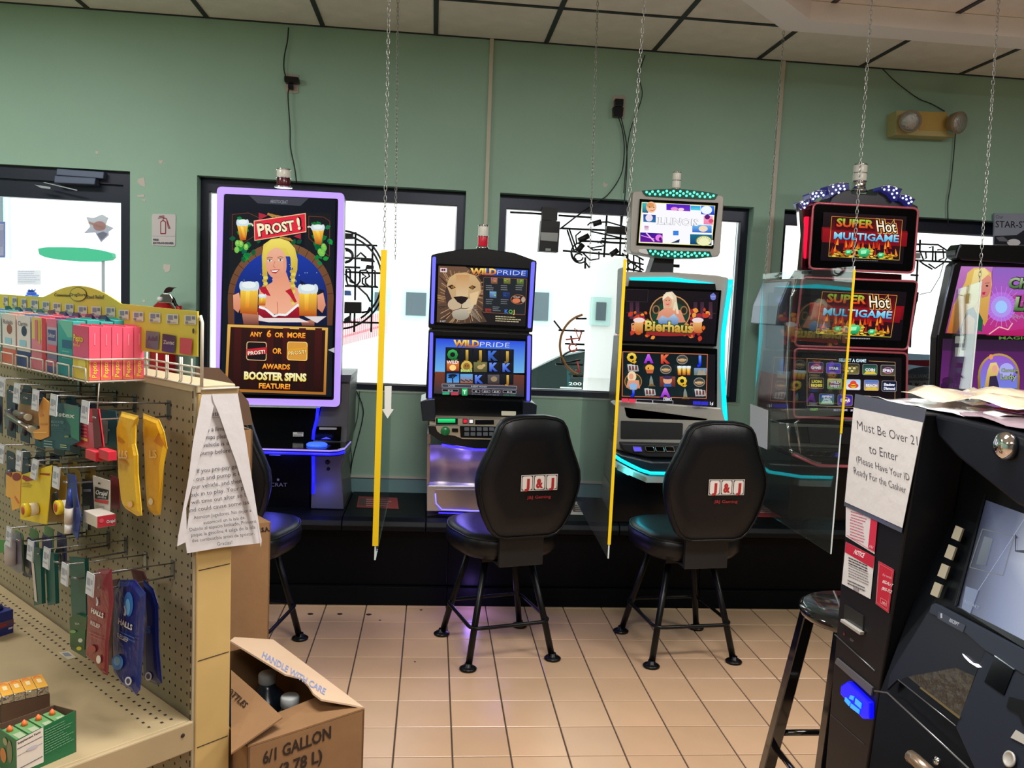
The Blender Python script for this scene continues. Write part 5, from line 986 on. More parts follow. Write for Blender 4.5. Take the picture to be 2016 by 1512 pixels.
MB().tube(PY([(268, 470), (240, 570), (180, 670), (105, 686)], YN, c), .0022, 6).build('lead_wire', NBX, n4)
slab([(75, 405), (112, 405), (112, 442), (75, 442)], YN-.02, .03, c).build('label_block', mat('pale_block', (170, 174, 176), .5), n4); slab([(80, 668), (100, 672), (92, 735), (78, 735)], YN-.01, .03, c).build('transformer_box', NBX, n4)
for n_ in (n1, n2, n3, n4): pass

# poster in third window, sign above it
A = Art(apl(YW+.05), c); A.poly([(20, 1085), (210, 1095), (205, 1370), (15, 1358)], (110, 130, 145), (90, 96, 100)); A.poly([(22, 1130), (208, 1130), (206, 1180), (22, 1160)], (176, 60, 66))
A.poly([(25, 1215)]+[(150-150*ca(t), 1235-60*sa(t)) for t in [math.pi*i/14 for i in range(8)]]+[(205, 1190), (205, 1360), (20, 1355)], (104, 104, 108)); A.text('MILWAUKEE', 205, 1252, 26, (210, 208, 205), wd=185, mirror=True, off=.04, al='l'); A.otext('BEST', 212, 1325, 56, (226, 224, 220), (30, 30, 32), wd=180, mirror=True, off=.07, o=.03)
A.text('ICE', 120, 1360, 18, (200, 200, 200), mirror=True, off=.03)
o = A.build('beer_poster', None, TRPR); tag(o, 'window poster seen from behind with reversed MILWAUKEE BEST lettering', 'poster')
pr = thing('wall_sign', 'pale sign reading STAR-S above a dark picture at the right edge', 'sign', (3.4, YW-.03, 2.05))
slab([(612, 135), (1200, 150), (1200, 360), (608, 350)], YW-.03, .012, c).build('board', mat('pale_grey_board', (150, 158, 176), .6), pr)
A = Art(apl(YW-.031), c); A.text('Our', 620, 172, 26, (90, 96, 110), wd=52, off=-.01); A.text('STAR-STUDDED', 618, 232, 46, (22, 24, 34), wd=420, dx=(1, .02), off=.0)
A.poly([(610, 290), (760, 285), (811, 250), (1200, 300), (1200, 355), (608, 348)], (30, 34, 48)); A.ell(740, 335, 45, 24, (235, 235, 240)); A.poly([(620, 300), (670, 295), (710, 330), (640, 325)], (120, 120, 130))
A.build('print', pr, PRNT)

# ================================================================== OUTLETS, CORDS, EMERGENCY LIGHT
CORD = mat('black_cord', (18, 20, 26), .5)
def cord(label, pts, Y, r=.0038, Ys=None, par=None):
    ps = [atY(x, y, (Ys[i] if Ys else Y)) for i, (x, y) in enumerate(pts)]
    sm = []
    for i in range(len(ps)-1):
        p0, p1, p2, p3 = ps[max(i-1, 0)], ps[i], ps[i+1], ps[min(i+2, len(ps)-1)]
        for k in range(5): t = k/5; sm.append(.5*((2*p1)+(p2-p0)*t+(2*p0-5*p1+4*p2-p3)*t*t+(3*p1-p0-3*p2+p3)*t**3))
    sm.append(ps[-1]); mb = MB().tube(sm, r, 6)
    return mb.build('power_cord', CORD, par, label=label, cat='cord' if par is None else None)
PL = mat('almond_plate', (176, 168, 152), .45)
o1 = thing('wall_outlet', 'almond wall outlet with black adapter above the PROST machine', 'outlet', tuple(atY(574, 165, YW-.005)))
slab([(561, 144), (588, 146), (587, 184), (561, 182)], YW-.006, .006, r=3).build('cover_plate', PL, o1, bevel=.001)
slab([(559, 149), (588, 152), (589, 163), (560, 162)], YW-.045, .038, r=3).build('adapter', BLKP, o1); slab([(567, 164), (577, 165), (577, 176), (567, 175)], YW-.03, .024, r=2).build('plug', BLKP, o1)
cord('black cord hanging from the ceiling to the adapter', [(568, 54), (566, 80), (560, 110), (559, 135), (563, 153)], YW-.02)
cord('black cord running down from the outlet behind the PROST machine', [(570, 172), (567, 190), (571, 250), (572, 290), (580, 330), (584, 360)], YW-.03)
o2 = thing('wall_outlet', 'almond wall outlet with two black plugs above the second window', 'outlet', tuple(atY(1218, 210, YW-.005)))
slab([(1206, 187), (1232, 188), (1230, 233), (1204, 231)], YW-.006, .006, r=3).build('cover_plate', PL, o2, bevel=.001)
slab([(1211, 194), (1228, 195), (1227, 210), (1211, 209)], YW-.04, .034, r=2).build('plug', BLKP, o2); slab([(1207, 210), (1228, 211), (1226, 230), (1208, 229)], YW-.04, .034, r=2).build('plug', BLKP, o2)
cord('black cord looping from the outlet to the neon transformer', [(1217, 228), (1226, 260), (1229, 300), (1222, 345), (1195, 385), (1168, 400), (1160, 410)], YW-.02, .003)
cord('second black cord dropping from the outlet behind the head sign', [(1222, 228), (1233, 280), (1234, 330), (1229, 400), (1222, 460)], YW-.025, .003)
cord('black cord hanging from the ceiling past the outlet', [(1270, 108), (1258, 150), (1264, 190), (1240, 260), (1232, 330), (1228, 380)], YW-.015, .0025)
cord('black cord loop beside the PROST machine below the window', [(688, 765), (700, 768), (714, 800), (713, 830), (695, 900), (690, 933)], YW-.02, .0028)
cord('thin black cord hanging below the first window', [(708, 770), (704, 820), (691, 870), (692, 900), (689, 925)], YW-.02, .002)
em = thing('emergency_light', 'beige twin head emergency light high on the green wall', 'emergency light', tuple(atY(1820, 245, YW-.04)))
c = Crop(1400, 0, 3.273)
slab([(1195, 712), (1525, 722), (1520, 860), (1570, 862), (1565, 882), (1190, 868)], YW-.1, .1, c, r=8).build('housing', BEIGE, em, bevel=.006)
slab([(1340, 718), (1525, 726), (1520, 846), (1340, 836)], YW-.104, .006, c, r=4).build('cover', mat('tan_cover', (190, 160, 84), .5), em)
LENS = mat('lamp_glass', (170, 172, 168), .15, metal=.6, bump=(90, .6))
for x_, y_, ax in ((1283, 782, (-.25, -1, -.25)), (1598, 790, (.35, -1, -.2))):
    p = atY(*c(x_, y_), YW-.17); ax = Vector(ax).normalized(); R_ = .057
    h_ = MB().lathe([(.02, -.07), (.05, -.045), (R_+.003, -.01), (R_+.004, .004), (R_, .006)], p, ax, 24).build('lamp_head', mat('brown_beige', (140, 120, 92), .5), em)
    MB().lathe([(R_-.003, .002), (R_-.006, .01), (.03, .018), (.001, .021)], p, ax, 24).build('lens', LENS, h_)
    MB().tube([p-ax*.06, Vector((p.x, YW-.04, p.z-.03))], .009, 8).build('swivel', MATS['brown_beige'], em)
cord('black cord from the ceiling to the emergency light', [(1738, 136), (1760, 158), (1785, 178), (1810, 195), (1835, 205), (1860, 219)], YW-.01, .0026)
cord('black cord dropping from the emergency light to the window', [(1881, 262), (1878, 300), (1872, 360), (1866, 400), (1867, 445)], YW-.02, .003)
# fire extinguisher sign + extinguisher
sg = thing('extinguisher_sign', 'small white fire extinguisher sign beside the door', 'sign', tuple(atY(322, 453, YW-.004)))
slab([(299, 421), (346, 422), (345, 485), (299, 483)], YW-.004, .004, r=4).build('plate', mat('white_sign', (206, 202, 204), .4), sg)
A = Art(apl(YW-.0045), CD); A.poly(roundpoly([(1490, 760), (1490, 645), (1517, 625), (1545, 645), (1545, 760)], 8), (150, 40, 60)); A.poly([(1499, 750), (1499, 652), (1517, 638), (1536, 652), (1536, 750)], (206, 202, 204)); A.line([(1517, 630), (1517, 612), (1548, 615), (1580, 706)], 7, (150, 40, 60)); A.line([(1548, 615), (1566, 706)], 6, (150, 40, 60)); A.line([(1470, 612), (1530, 602)], 6, (150, 40, 60)); A.line([(1480, 596), (1528, 590)], 6, (150, 40, 60)); A.line([(1563, 706), (1584, 706)], 4, (150, 40, 60))
A.text('FIRE', 1425, 820, 16, (60, 60, 80), wd=52, off=.04); A.text('EXTINGUISHER', 1425, 850, 16, (60, 60, 80), wd=192, off=.04, dx=(1, .01)); A.line([(1415, 775), (1632, 778)], 2, (170, 165, 170)); A.build('pictogram', sg, PRNT)
fx = thing('fire_extinguisher', 'red fire extinguisher on the wall showing above the yellow header', 'fire extinguisher', tuple(atY(325, 700, YW-.09)))
c = Crop(200, 560, 7.56); p = atY(*c(925, 400), YW-.085); k = (YW-.085)/FPX/7.56*1.0
MB().lathe([(.001, -.42), (.068, -.42), (.072, -.40), (.072, -.03), (.066, .0), (.05, .03), (.03, .05), (.022, .06)], p, n=28).build('cylinder', RED, fx)
MB().prism(PY([(830, 260), (860, 170), (900, 130), (960, 135), (1020, 140), (1060, 210), (1040, 280), (860, 275)], YW-.12, c), (0, .03, 0)).build('valve_body', CHR, fx, bevel=.003)
MB().prism(PY([(930, 90), (960, 50), (1000, 35), (1040, 40), (1110, 48), (1060, 60), (1030, 110), (960, 130), (920, 120)], YW-.12, c), (0, .02, 0)).build('lever', mat('dark_lever', (60, 34, 40), .3, metal=.6), fx, bevel=.002)
MB().lathe([(.013, 0), (.013, .01), (.001, .012)], atY(*c(868, 218), YW-.12), (0, -1, 0), 14).build('gauge', WHITE, fx)
MB().tube(PY([(1010, 160), (1070, 220), (1100, 300), (1150, 350), (1165, 420), (1160, 600)], YW-.1, c), .009, 8).build('hose', BLKP, fx)
MB().tube(PY([(1150, 320), (1165, 420)], YW-.11, c), .016, 10).build('nozzle', RED, fx)

# ================================================================== LEAFLETS on the bench
def leaflet(label, pts, cols, txt=None, dark=None):
    ps = [atZ(x, y, PZ+.001) for x, y in pts]; A = Art(lambda x, y: atZ(x, y, PZ+.0012), n=(0, 0, 1)); A.poly(pts, *cols)
    x0_, y0_ = pts[0]; W = pts[1][0]-x0_
    if dark: A.poly(dark, (90, 60, 60))
    if txt: A.text(txt, x0_+W*.3, y0_+14, 7, (230, 190, 180), wd=W*.3)
    r_ = random.Random(W); blank_text_lines(A, x0_+W*.2, y0_+6, pts[1][0]-W*.12, 4, 4, (200, 190, 185), 1.4, 0, int(W))
    o = A.build('leaflet', None, PRNT); return tag(o, label, 'leaflet', 'leaflets lying on the bench')
leaflet('red leaflet on the bench behind the yellow tape', [(706, 977), (782, 980), (785, 1002), (702, 999)], [(150, 40, 50), (170, 60, 60)], None, [(708, 980), (722, 982), (720, 996), (706, 994)])
leaflet('white and red leaflet on the bench right of the lion machine stool', [(1128, 987), (1152, 989), (1157, 1014), (1115, 1013)], [(214, 208, 200), (200, 192, 184)], None, [(1126, 992), (1136, 993), (1146, 1008), (1128, 1008)])
leaflet('red striped leaflet on the bench under the red machine', [(1486, 990), (1530, 994), (1548, 1019), (1478, 1018)], [(110, 36, 44), (150, 50, 56)])

# ================================================================== SHELF UNIT on the left
th = math.radians(43.54)
GF = Frame((-.468, 1.737, 0), (-sa(th), ca(th), 0), (-ca(th), -sa(th), 0))     # s along the board, t out of it, z up
NG = -GF.a[0]; NT = GF.a[1]
GL = 1.7
gd = thing('shelf_unit', 'cream pegboard shelf unit with a yellowed end post', 'shelf', (-.9, 2.1, 0))
PEG = mat('cream_pegboard', (150, 137, 110), .5, var=.08, vscale=6)
MB().box(.012, GL, -.012, 0, .06, 1.357).build('pegboard', PEG, gd, GF)
MB().box(.012, GL, -.082, -.07, .06, 1.357).build('back_panel', PEG, gd, GF)
MB().box(-.0, .0125, -.0795, .0, 0, 1.3555).build('end_post', YCREAM, gd, GF, bevel=.003)
for z in (1.18, .985, .79, .60, .41, 1.3): MB().box(-.0006, 0, -.075, -.004, z, z+.0018).build('post_slot', mat('dark_slot', (52, 44, 34), .8), gd, GF)
MB().box(-.001, GL, -.082, .003, 1.356, 1.372).build('top_cap', CREAM, gd, GF, bevel=.002)
MB().box(.004, .012, -.01, .006, .05, 1.37).build('upright', mat('cream_upright', (160, 148, 122), .5), gd, GF)
us = MB(); z = .1
while z < 1.35: us.box(.0085, .0125, .0058, .0064, z, z+.015); us.box(.0155, .0185, .0, .0006, z, z+.015); z += .0254
us.build('upright_slots', MATS['dark_slot'], gd, GF, kind='stuff')
ph = MB(); h = .0029
for i in range(int(GL/.0254)-1):
    for j in range(49):
        s0, z0 = .036+i*.0254, .10+j*.0254
        if .6 < z0 < .68: continue
        ph.add([(s0+h*ca(a), .0004, z0+h*1.25*sa(a)) for a in [k*math.pi/3 for k in range(6)]], [list(range(6))])
ph.build('peg_holes', mat('dark_hole', (38, 32, 26), .9), gd, GF, kind='stuff', fix=False)
# shelf deck
SD = mat('worn_cream_deck', (172, 152, 116), .45, var=.1, vscale=4, bump=(40, .04))
dz = .662
dkp = MB().box(.012, GL, .004, .46, dz-.02, dz); dkp.build('shelf_deck', SD, gd, GF, bevel=.003)
MB().box(.0, .012, .004, .46, dz-.064, dz).build('deck_side', SD, gd, GF, bevel=.003)
MB().box(.0, GL, .46, .472, dz-.064, dz+.0).build('deck_front', SD, gd, GF, bevel=.003)
MB().lathe([(.0045, 0), (.004, .001), (.001, .001)], GF.w((-.0005, .028, dz-.022)), NG, 12).build('bolt_hole', MATS['dark_hole'], gd)
sl = MB()
for r_, t0_ in ((0, .03), (1, .05)):
    for i in range(60): s0 = .04+i*.0254; sl.add([(s0-.0035, t0_, dz+.0005), (s0+.0035, t0_, dz+.0005), (s0+.0035, t0_+.006, dz+.0005), (s0-.0035, t0_+.006, dz+.0005)], [(0, 1, 2, 3)])
for i in range(60): s0 = .04+i*.0254; sl.add([(s0-.0035, .078, dz+.0005), (s0+.0035, .078, dz+.0005), (s0+.0035, .083, dz+.0005), (s0-.0035, .083, dz+.0005)], [(0, 1, 2, 3)])
sl.build('deck_slots', MATS['dark_hole'], gd, GF, kind='stuff', fix=False)
MB().box(.0, GL, .004, .4, .02, .14).build('base_deck', SD, gd, GF, bevel=.004)
MB().box(.0, GL, -.075, .0, 0, .06).build('base_beam', SD, gd, GF)
def tpl(t, z=None): return lambda x, y: GF.w(GF.pix(x, y, 1, t))
# ---- yellow header
hd = thing('header_sign', 'yellow header sign with an arched top and small price stickers above the wire baskets', 'sign', tuple(GF.w((.5, .0, 1.43))))
pts = [(-.008, 1.431), (-.008, 1.522), (.12, 1.523), (.333, 1.526)]+[(.345+.43*k/12, 1.526+.036*sa(math.pi*k/12)**.8) for k in range(1, 12)]+[(.79, 1.528), (1.5, 1.528), (1.5, 1.40), (.8, 1.41), (.3, 1.425)]
MB().prism([(s, .008, z) for s, z in pts], (0, -.003, 0)).build('card', mat('yellow_card', (206, 190, 62), .5), hd, GF)
c = Crop(0, 540, 3.6); A = Art(tpl(.0085), c, NT, .0003)
A.otext('Convenient', 385, 155, 22, (70, 66, 30), (150, 140, 40), wd=112, dx=(1, .05), off=.01, o=.01); A.text('Sized Relief', 612, 172, 26, (70, 66, 30), wd=126, dx=(1, .02), off=.02)
A.ell(557, 142, 60, 50, (70, 66, 30)); A.ell(557, 142, 56, 46, (206, 190, 62)); A.text('DrugStore', 500, 155, 24, (60, 58, 30), wd=112, off=.02)
A0 = A
for x_, y_, w_ in [(40, 190, 16), (103, 195, 17), (170, 205, 18), (245, 212, 26), (325, 225, 26), (403, 235, 28), (492, 242, 30), (585, 258, 32), (682, 262, 34), (783, 266, 34), (878, 285, 36), (980, 298, 38), (1098, 306, 40), (1223, 316, 42), (1350, 322, 42)]:
    A = Art(tpl(.0092), c, NT, .0003)
    A.rect(x_-w_, y_-35, x_+w_, y_+34, (206, 200, 184), sk=.03); A.rect(x_-w_*.75, y_-26, x_+w_*.1, y_+6, (120, 124, 146), sk=.03); A.rect(x_+w_*.3, y_-24, x_+w_*.8, y_-2, (110, 112, 130), sk=.03); A.rect(x_-w_*.8, y_+12, x_-w_*.35, y_+28, (120, 120, 130), sk=.03); A.rect(x_-w_*.2, y_+24, x_+w_*.7, y_+29, (150, 148, 150), sk=.03); A.build('price_sticker', hd, PRNT)
A = A0
A.poly([(1042, 400), (1136, 410), (1128, 535), (1038, 520)], (100, 110, 110), (80, 100, 120)); A.text('Advil', 1052, 470, 34, (60, 66, 90), wd=72, off=.03); A.poly([(1160, 420), (1255, 436), (1246, 560), (1155, 545)], (30, 34, 50), (30, 50, 110)); A.text('Zantac', 1166, 492, 26, (180, 176, 170), wd=78, off=.03, dx=(1, .08)); A.poly([(1285, 448), (1374, 458), (1366, 572), (1282, 560)], (190, 70, 80))
A.ell(535, 282, 9, 18, (50, 48, 30), n=10); A.ell(1383, 402, 8, 20, (50, 48, 30), n=10); A.build('print', hd, PRNT)
# ---- white wire basket rack
bk = thing('wire_basket', 'white wire basket rack on top of the shelf unit', 'basket', tuple(GF.w((.5, .06, 1.36))))
wm = MB(); D_, S1, S2 = .122, .228, 1.5
gw = lambda *p: [GF.w(q_) for q_ in p]
R_ = .0021
frontrail = MB().tube(gw((S1, D_, 1.409), (S2, D_, 1.409)), R_, 6).build('front_rail', WWIRE, bk)
MB().tube(gw((S1, D_, 1.362), (S1, 0, 1.362), (S1, 0, 1.409), (S1, D_, 1.409)), R_, 6).build('side_rail', WWIRE, bk)
MB().tube(gw((S1, D_, 1.362), (S2, D_, 1.362)), R_, 6).build('bottom_rail', WWIRE, bk)
cols_s = [.231, .316, .400, .462, .555, .65, .75, .85, .95, 1.05, 1.15, 1.25, 1.35]
for a_, b_ in zip(cols_s, cols_s[1:]):
    MB().tube(gw(*[(a_+.006 if k in (0, 1) else b_-.014, D_+.002, z) for k, z in ((0, 1.358), (0, 1.384), (1, 1.39), (2, 1.39), (3, 1.384), (3, 1.358))]), R_*.9, 6).build('loop_wire', WWIRE, bk)
    MB().tube(gw((b_-.003, D_, 1.362), (b_-.003, 0, 1.362)), R_*.8, 5).build('floor_wire', WWIRE, bk)
for t_ in (.02, .045, .07, .095): MB().tube(gw((S1, t_, 1.36), (S2, t_, 1.36)), R_*.8, 5).build('floor_wire', WWIRE, bk)
# empty bay at the right end
MB().tube(gw((-.018, .003, 1.37), (-.018, .003, 1.50), (-.012, .003, 1.512), (-.004, .003, 1.505)), .0034, 8).build('end_wire', WWIRE, bk)
for z in (1.409, 1.396, 1.372): MB().tube(gw((-.018, .004, z), (S1, .004, z)), R_, 6).build('bay_rail', WWIRE, bk)
for s_ in (.02, .06, .068, .12, .128, .17, .215): MB().tube(gw((s_, .004, 1.425), (s_, .004, 1.378), (s_+.006, .004, 1.372)), R_*.9, 6).build('bay_wire', WWIRE, bk)
MB().tube(gw((-.018, .004, 1.366), (-.018, -.08, 1.366)), R_, 6).build('bay_rail', WWIRE, bk)
MB().tube(gw((S1, .1, 1.362), (S1+.01, .1, 1.30)), .0012, 5).build('drop_wire', WWIRE, bk)
# ---- boxed remedies in the baskets
PKB = mat('pink_carton', (226, 84, 112), .4); 
def carton(label, s0, s1, t0, t1, z0, z1, m_, art=None, group=None, side=None):
    t = thing('medicine_box', label, 'medicine box', tuple(GF.w(((s0+s1)/2, (t0+t1)/2, z0))), group=group)
    MB().box(s0, s1, t0, t1, z0, z1).build('carton', m_, t, GF, bevel=.0012)
    MB().box(s0+.012, s1-.012, (t0+t1)/2-.0005, (t0+t1)/2+.0005, z1, z1+.004).build('hang_tab', m_, t, GF)
    W, H = s1-s0, z1-z0
    if art:
        A = Art(lambda u, v: GF.w((s1-u*W, t1+.0003, z1-v*H)), n=NT, step=.0002); art(A); A.build('front_print', t, PRNT)
    if side:
        A = Art(lambda u, v: GF.w((s0-.0003, t1-u*(t1-t0), z1-v*H)), n=NG, step=.0002); side(A); A.build('side_print', t, PRNT)
    return t
def pep_side(A):
    A.rect(0, 0, 1, 1, (232, 88, 116), (238, 96, 112)); A.rect(0, .93, 1, 1, (240, 110, 90)); A.rect(0, .62, .12, .93, (240, 180, 90)); A.line([(.52, .12), (.5, .34)], .12, (240, 130, 150))
    A.text('Pepto', .66, .95, .42, (246, 214, 70), wd=.30, dx=(0, -1), up=(-1, 0), off=.02)
def pep_front(A):
    A.rect(0, 0, 1, .62, (206, 70, 110), (214, 84, 130)); A.rect(0, .62, 1, 1, (216, 186, 60), (226, 200, 80)); A.otext('Pepto', .06, .3, .13, (236, 200, 60), (110, 30, 50), wd=.6, off=.03, o=.03); A.text('Bismol', .06, .4, .06, (236, 200, 60), wd=.4); A.ell(.6, .72, .25, .12, (230, 210, 90))
for k in range(5):
    t1_ = .1185-k*.0236; lab = ['frontmost pink Pepto box in the row of five', 'second pink Pepto box from the front of its row', 'middle pink Pepto box of the row of five', 'fourth pink Pepto box from the front of its row', 'rearmost pink Pepto box against the yellow header'][k]
    carton(lab, .2335, .314, t1_-.0222, t1_, 1.3645, 1.478-(.001*(k % 2)), PKB, pep_front if k == 0 else None, 'pink stomach remedy boxes in the wire basket', pep_side)
colz = [(.318, .398, (30, 140, 140), (70, 180, 165), 'teal', ''), (.404, .46, (60, 60, 130), (200, 90, 110), 'blue and pink', 'ALKA'), (.466, .552, (206, 50, 80), (230, 150, 160), 'red and cream', 'TYLENOL'), (.56, .646, (216, 214, 212), (40, 60, 120), 'white and navy', 'Claritin'),
        (.655, .745, (214, 206, 200), (214, 110, 90), 'white and coral', 'Rolaids'), (.755, .845, (190, 200, 200), (70, 150, 140), 'pale green', ''), (.855, .945, (60, 90, 160), (160, 190, 220), 'blue', ''), (.955, 1.045, (40, 120, 110), (160, 210, 190), 'green', '')]
for i_, (s0, s1, ca_, cb_, nm, tx) in enumerate(colz):
    base = mat('carton_'+nm.replace(' ', '_'), tuple(int((a+b)/2) for a, b in zip(ca_, cb_)), .45)
    def fr(A, ca_=ca_, cb_=cb_, i_=i_, tx=tx):
        if i_ == 0: A.rect(0, 0, 1, 1, (60, 170, 160), (20, 130, 140)); A.poly([(0, 0), (.7, .3), (1, .28), (1, 0)], (110, 190, 170)); A.rect(.3, .35, .95, .5, (30, 90, 130)); blank_text_lines(A, .3, .55, .95, 3, .06, (120, 190, 190), .02)
        elif i_ == 1: A.rect(0, 0, 1, 1, (200, 190, 210), (60, 60, 130)); A.rect(0, 0, 1, .15, (210, 110, 140)); A.rect(.1, .2, .9, .4, (70, 70, 130)); A.text('Seltzer', .14, .34, .08, (220, 220, 235), wd=.7); A.rect(.1, .48, 1, .6, (210, 80, 100)); A.rect(.1, .75, 1, .88, (190, 100, 130))
        elif i_ == 2: A.rect(0, 0, 1, 1, (214, 190, 110), (216, 200, 120)); A.rect(0, .42, 1, 1, (216, 130, 150), (210, 110, 130)); A.rect(.72, 0, 1, 1, (200, 40, 70)); A.rect(.25, .05, .45, .45, (206, 110, 130)); A.rect(.5, .05, .62, .5, (206, 180, 70))
        else: A.rect(0, 0, 1, .7, ca_, (225, 222, 222)); A.rect(0, .7, 1, 1, cb_); A.ell(.55, .3, .2, .1, tuple(int(v*.7) for v in cb_)); A.rect(.2, .48, .7, .6, (150, 200, 220))
        if i_ in (3, 4): A.text(tx, .1, .2, .09, (90, 60, 90), wd=.7)
    for k in range(4):
        t1_ = .1175-k*.0295; pos_ = ('frontmost', 'second', 'third', 'rearmost')[k]
        carton('%s %s remedy box in the wire basket%s' % (pos_, nm, ', frontmost of its row' if k == 0 and False else ''), s0, s1, t1_-.027, t1_, 1.3645, 1.485+(.004 if k % 2 else 0), base, fr if k == 0 else None, 'remedy boxes in the wire basket')
# navy and green blister tops sticking out behind the boxes
for i_ in range(9):
    s0 = .33+i_*.075; cc = (28, 30, 74) if i_ < 5 else (24, 80, 84)
    t = thing('blister_card', 'dark %s blister card top behind the remedy boxes, %s from the pink boxes' % ('navy' if i_ < 5 else 'teal', ('nearest', 'second', 'third', 'fourth', 'fifth', 'sixth', 'seventh', 'eighth', 'farthest')[i_]), 'card', tuple(GF.w((s0, .03, 1.365))), group='%s blister cards behind the remedy boxes' % ('navy' if i_ < 5 else 'teal'))
    MB().prism([(s0, .012+.002*(i_ % 3), 1.3645), (s0+.07, .012, 1.3645), (s0+.07, .03, 1.486), (s0+.05, .034, 1.497), (s0+.02, .034, 1.499), (s0, .03, 1.486)], (0, .0012, 0)).build('card', mat('card_%d%d' % cc[:2], cc, .3), t, GF)

# ---- peg hooks with price tags
TAGM = mat('clear_tag_holder', (196, 200, 206), .15); LBL = mat('price_label', (216, 212, 214), .6)
def hook(tx, ty, t=.17, tagh=.042, label=None, tilt=0):
    p = GF.pix(tx, ty, 1, t); s0, z0 = p[0], p[2]; T0 = GF.w((s0, .0, z0-.012))
    h = thing('peg_hook', label, 'hook', tuple(T0), group='metal peg hooks on the pegboard')
    MB().tube(gw((s0, .002, z0-.012), (s0, t*.5, z0-.006), (s0, t, z0)), .0015, 6).build('label_wire', WIREM, h)
    MB().tube(gw((s0, .002, z0-.04), (s0, t*.5, z0-.038), (s0, t*.85, z0-.036), (s0, t*.93, z0-.03)), .0021, 6).build('product_wire', WIREM, h)
    MB().box(s0-.007, s0+.007, .0006, .003, z0-.046, z0-.006).build('hook_plate', WIREM, h, GF)
    k = tilt
    MB().prism([(s0-.017+k*.0, t, z0+.003), (s0+.017, t, z0+.003), (s0+.017+k, t+.003, z0-tagh), (s0-.017+k, t+.003, z0-tagh)], (0, .002, 0)).build('tag_holder', TAGM, h, GF)
    A = Art(lambda u, v: GF.w((s0+.016-u*.032+k*v, t+.0023+.003*v, z0+.001-v*tagh)), n=NT, step=.0002); A.rect(0, .0, 1, 1, (205, 206, 214)); A.rect(.12, .2, .6, .55, (150, 152, 166)); A.rect(.7, .22, .9, .45, (150, 152, 166)); A.rect(.12, .68, .8, .76, (170, 170, 180)); A.build('price_label', h, PRNT)
    return s0, z0
HL = 'in the %s row of pegs'
hk = {}
for r_, row, pts in ((0, 'top', [(6, 745), (35, 757), (72, 770), (108, 779), (170, 792)]), (1, 'second', [(6, 877), (40, 890), (72, 907), (113, 922)]), (2, 'third', [(20, 1040), (62, 1067), (94, 1081), (130, 1112), (180, 1131)])):
    for i_, (x_, y_) in enumerate(pts): hk[(r_, i_)] = hook(x_, y_, label='metal peg hook with price tag, %s from the left in the %s row' % (('leftmost', 'second', 'third', 'fourth', 'fifth')[i_], row), tilt=.008 if (r_, i_) == (1, 2) else 0)
# ---- hanging goods
def shape(name, label, cat, c, pts, t, th_, m_, art=None, pillow=0, group=None, extra=None):
    P3 = [GF.pix(*c(*p), 1, t) for p in pts]; cen = sum(P3, Vector())/len(P3); zm = min(p[2] for p in P3)
    o = thing(name, label, cat, tuple(GF.w((cen[0], t, zm))), group=group)
    if pillow:
        n_ = len(P3); sc_ = lambda k, tt: [Vector((cen[0]+(p[0]-cen[0])*k, tt, cen[2]+(p[2]-cen[2])*(1-(1-k)*.5))) for p in P3]
        pillow *= .6
        MB().loft([sc_(.45, t-pillow), sc_(.82, t-pillow*.8), sc_(.93, t-.0014), sc_(1, t-.0005), sc_(1, t+.0005), sc_(.93, t+.0014), sc_(.82, t+pillow*.8), sc_(.45, t+pillow)], sm=False).build('pouch', m_, o, GF)
        off = pillow+.0012
    else:
        MB().prism([Vector((p[0], t, p[2])) for p in P3], (0, -th_, 0)).build('card', m_, o, GF); off = .0006
    if art:
        A = Art(tpl(t+off), c, NT, .0003); art(A); A.build('print', o, PRNT)
    if extra: extra(o, c, t)
    return o
K1, K2, K3, K4, K5 = Crop(0, 720, 7.56), Crop(0, 860, 6.3), Crop(0, 1040, 6.3), Crop(100, 800, 5.817), Crop(0, 1160, 3.733)
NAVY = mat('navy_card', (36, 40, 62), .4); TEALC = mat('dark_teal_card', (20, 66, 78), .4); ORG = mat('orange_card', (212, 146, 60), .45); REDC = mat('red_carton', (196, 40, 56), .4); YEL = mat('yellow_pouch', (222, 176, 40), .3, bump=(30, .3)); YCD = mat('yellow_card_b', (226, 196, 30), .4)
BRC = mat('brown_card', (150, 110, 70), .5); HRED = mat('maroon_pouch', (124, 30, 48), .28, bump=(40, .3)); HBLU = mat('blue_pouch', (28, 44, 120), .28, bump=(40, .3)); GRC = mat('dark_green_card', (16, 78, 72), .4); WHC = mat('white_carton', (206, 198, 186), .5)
# background rows of cards further in
def backcards(row, cols, zlo, zhi, n=3, nm='', t0=.125, w=.058):
    for i_, (s0, m_, cn) in enumerate(cols):
        for k in range(n):
            t_ = t0-k*.034; o = thing('hanging_card', '%s card hanging %s on its hook in the %s row of pegs' % (cn, ('in front', 'second', 'third', 'last')[k], row), 'card', tuple(GF.w((s0, t_, zlo))), group='cards hanging in the %s row' % row)
            MB().prism([(s0-w/2, t_, zlo), (s0+w/2, t_, zlo), (s0+w/2, t_, zhi-.006), (s0+w/2-.008, t_, zhi), (s0-w/2+.008, t_, zhi), (s0-w/2, t_, zhi-.006)], (0, -.0012, 0)).build('card', m_, o, GF)
            MB().loft([[Vector((s0+w*.36*ca(a), t_+.0002, (zlo*.62+zhi*.38)+.03*sa(a))) for a in [j*math.pi/5 for j in range(10)]], [Vector((s0+w*.28*ca(a), t_+.010, (zlo*.62+zhi*.38)+.024*sa(a))) for a in [j*math.pi/5 for j in range(10)]]]).build('blister', mat('grey_blister', (80, 84, 96), .15), o, GF)
s_of = lambda r_, i_: hk[(r_, i_)][0]
zt_ = hk[(0, 3)][1]-.036
sp = s_of(0, 0)
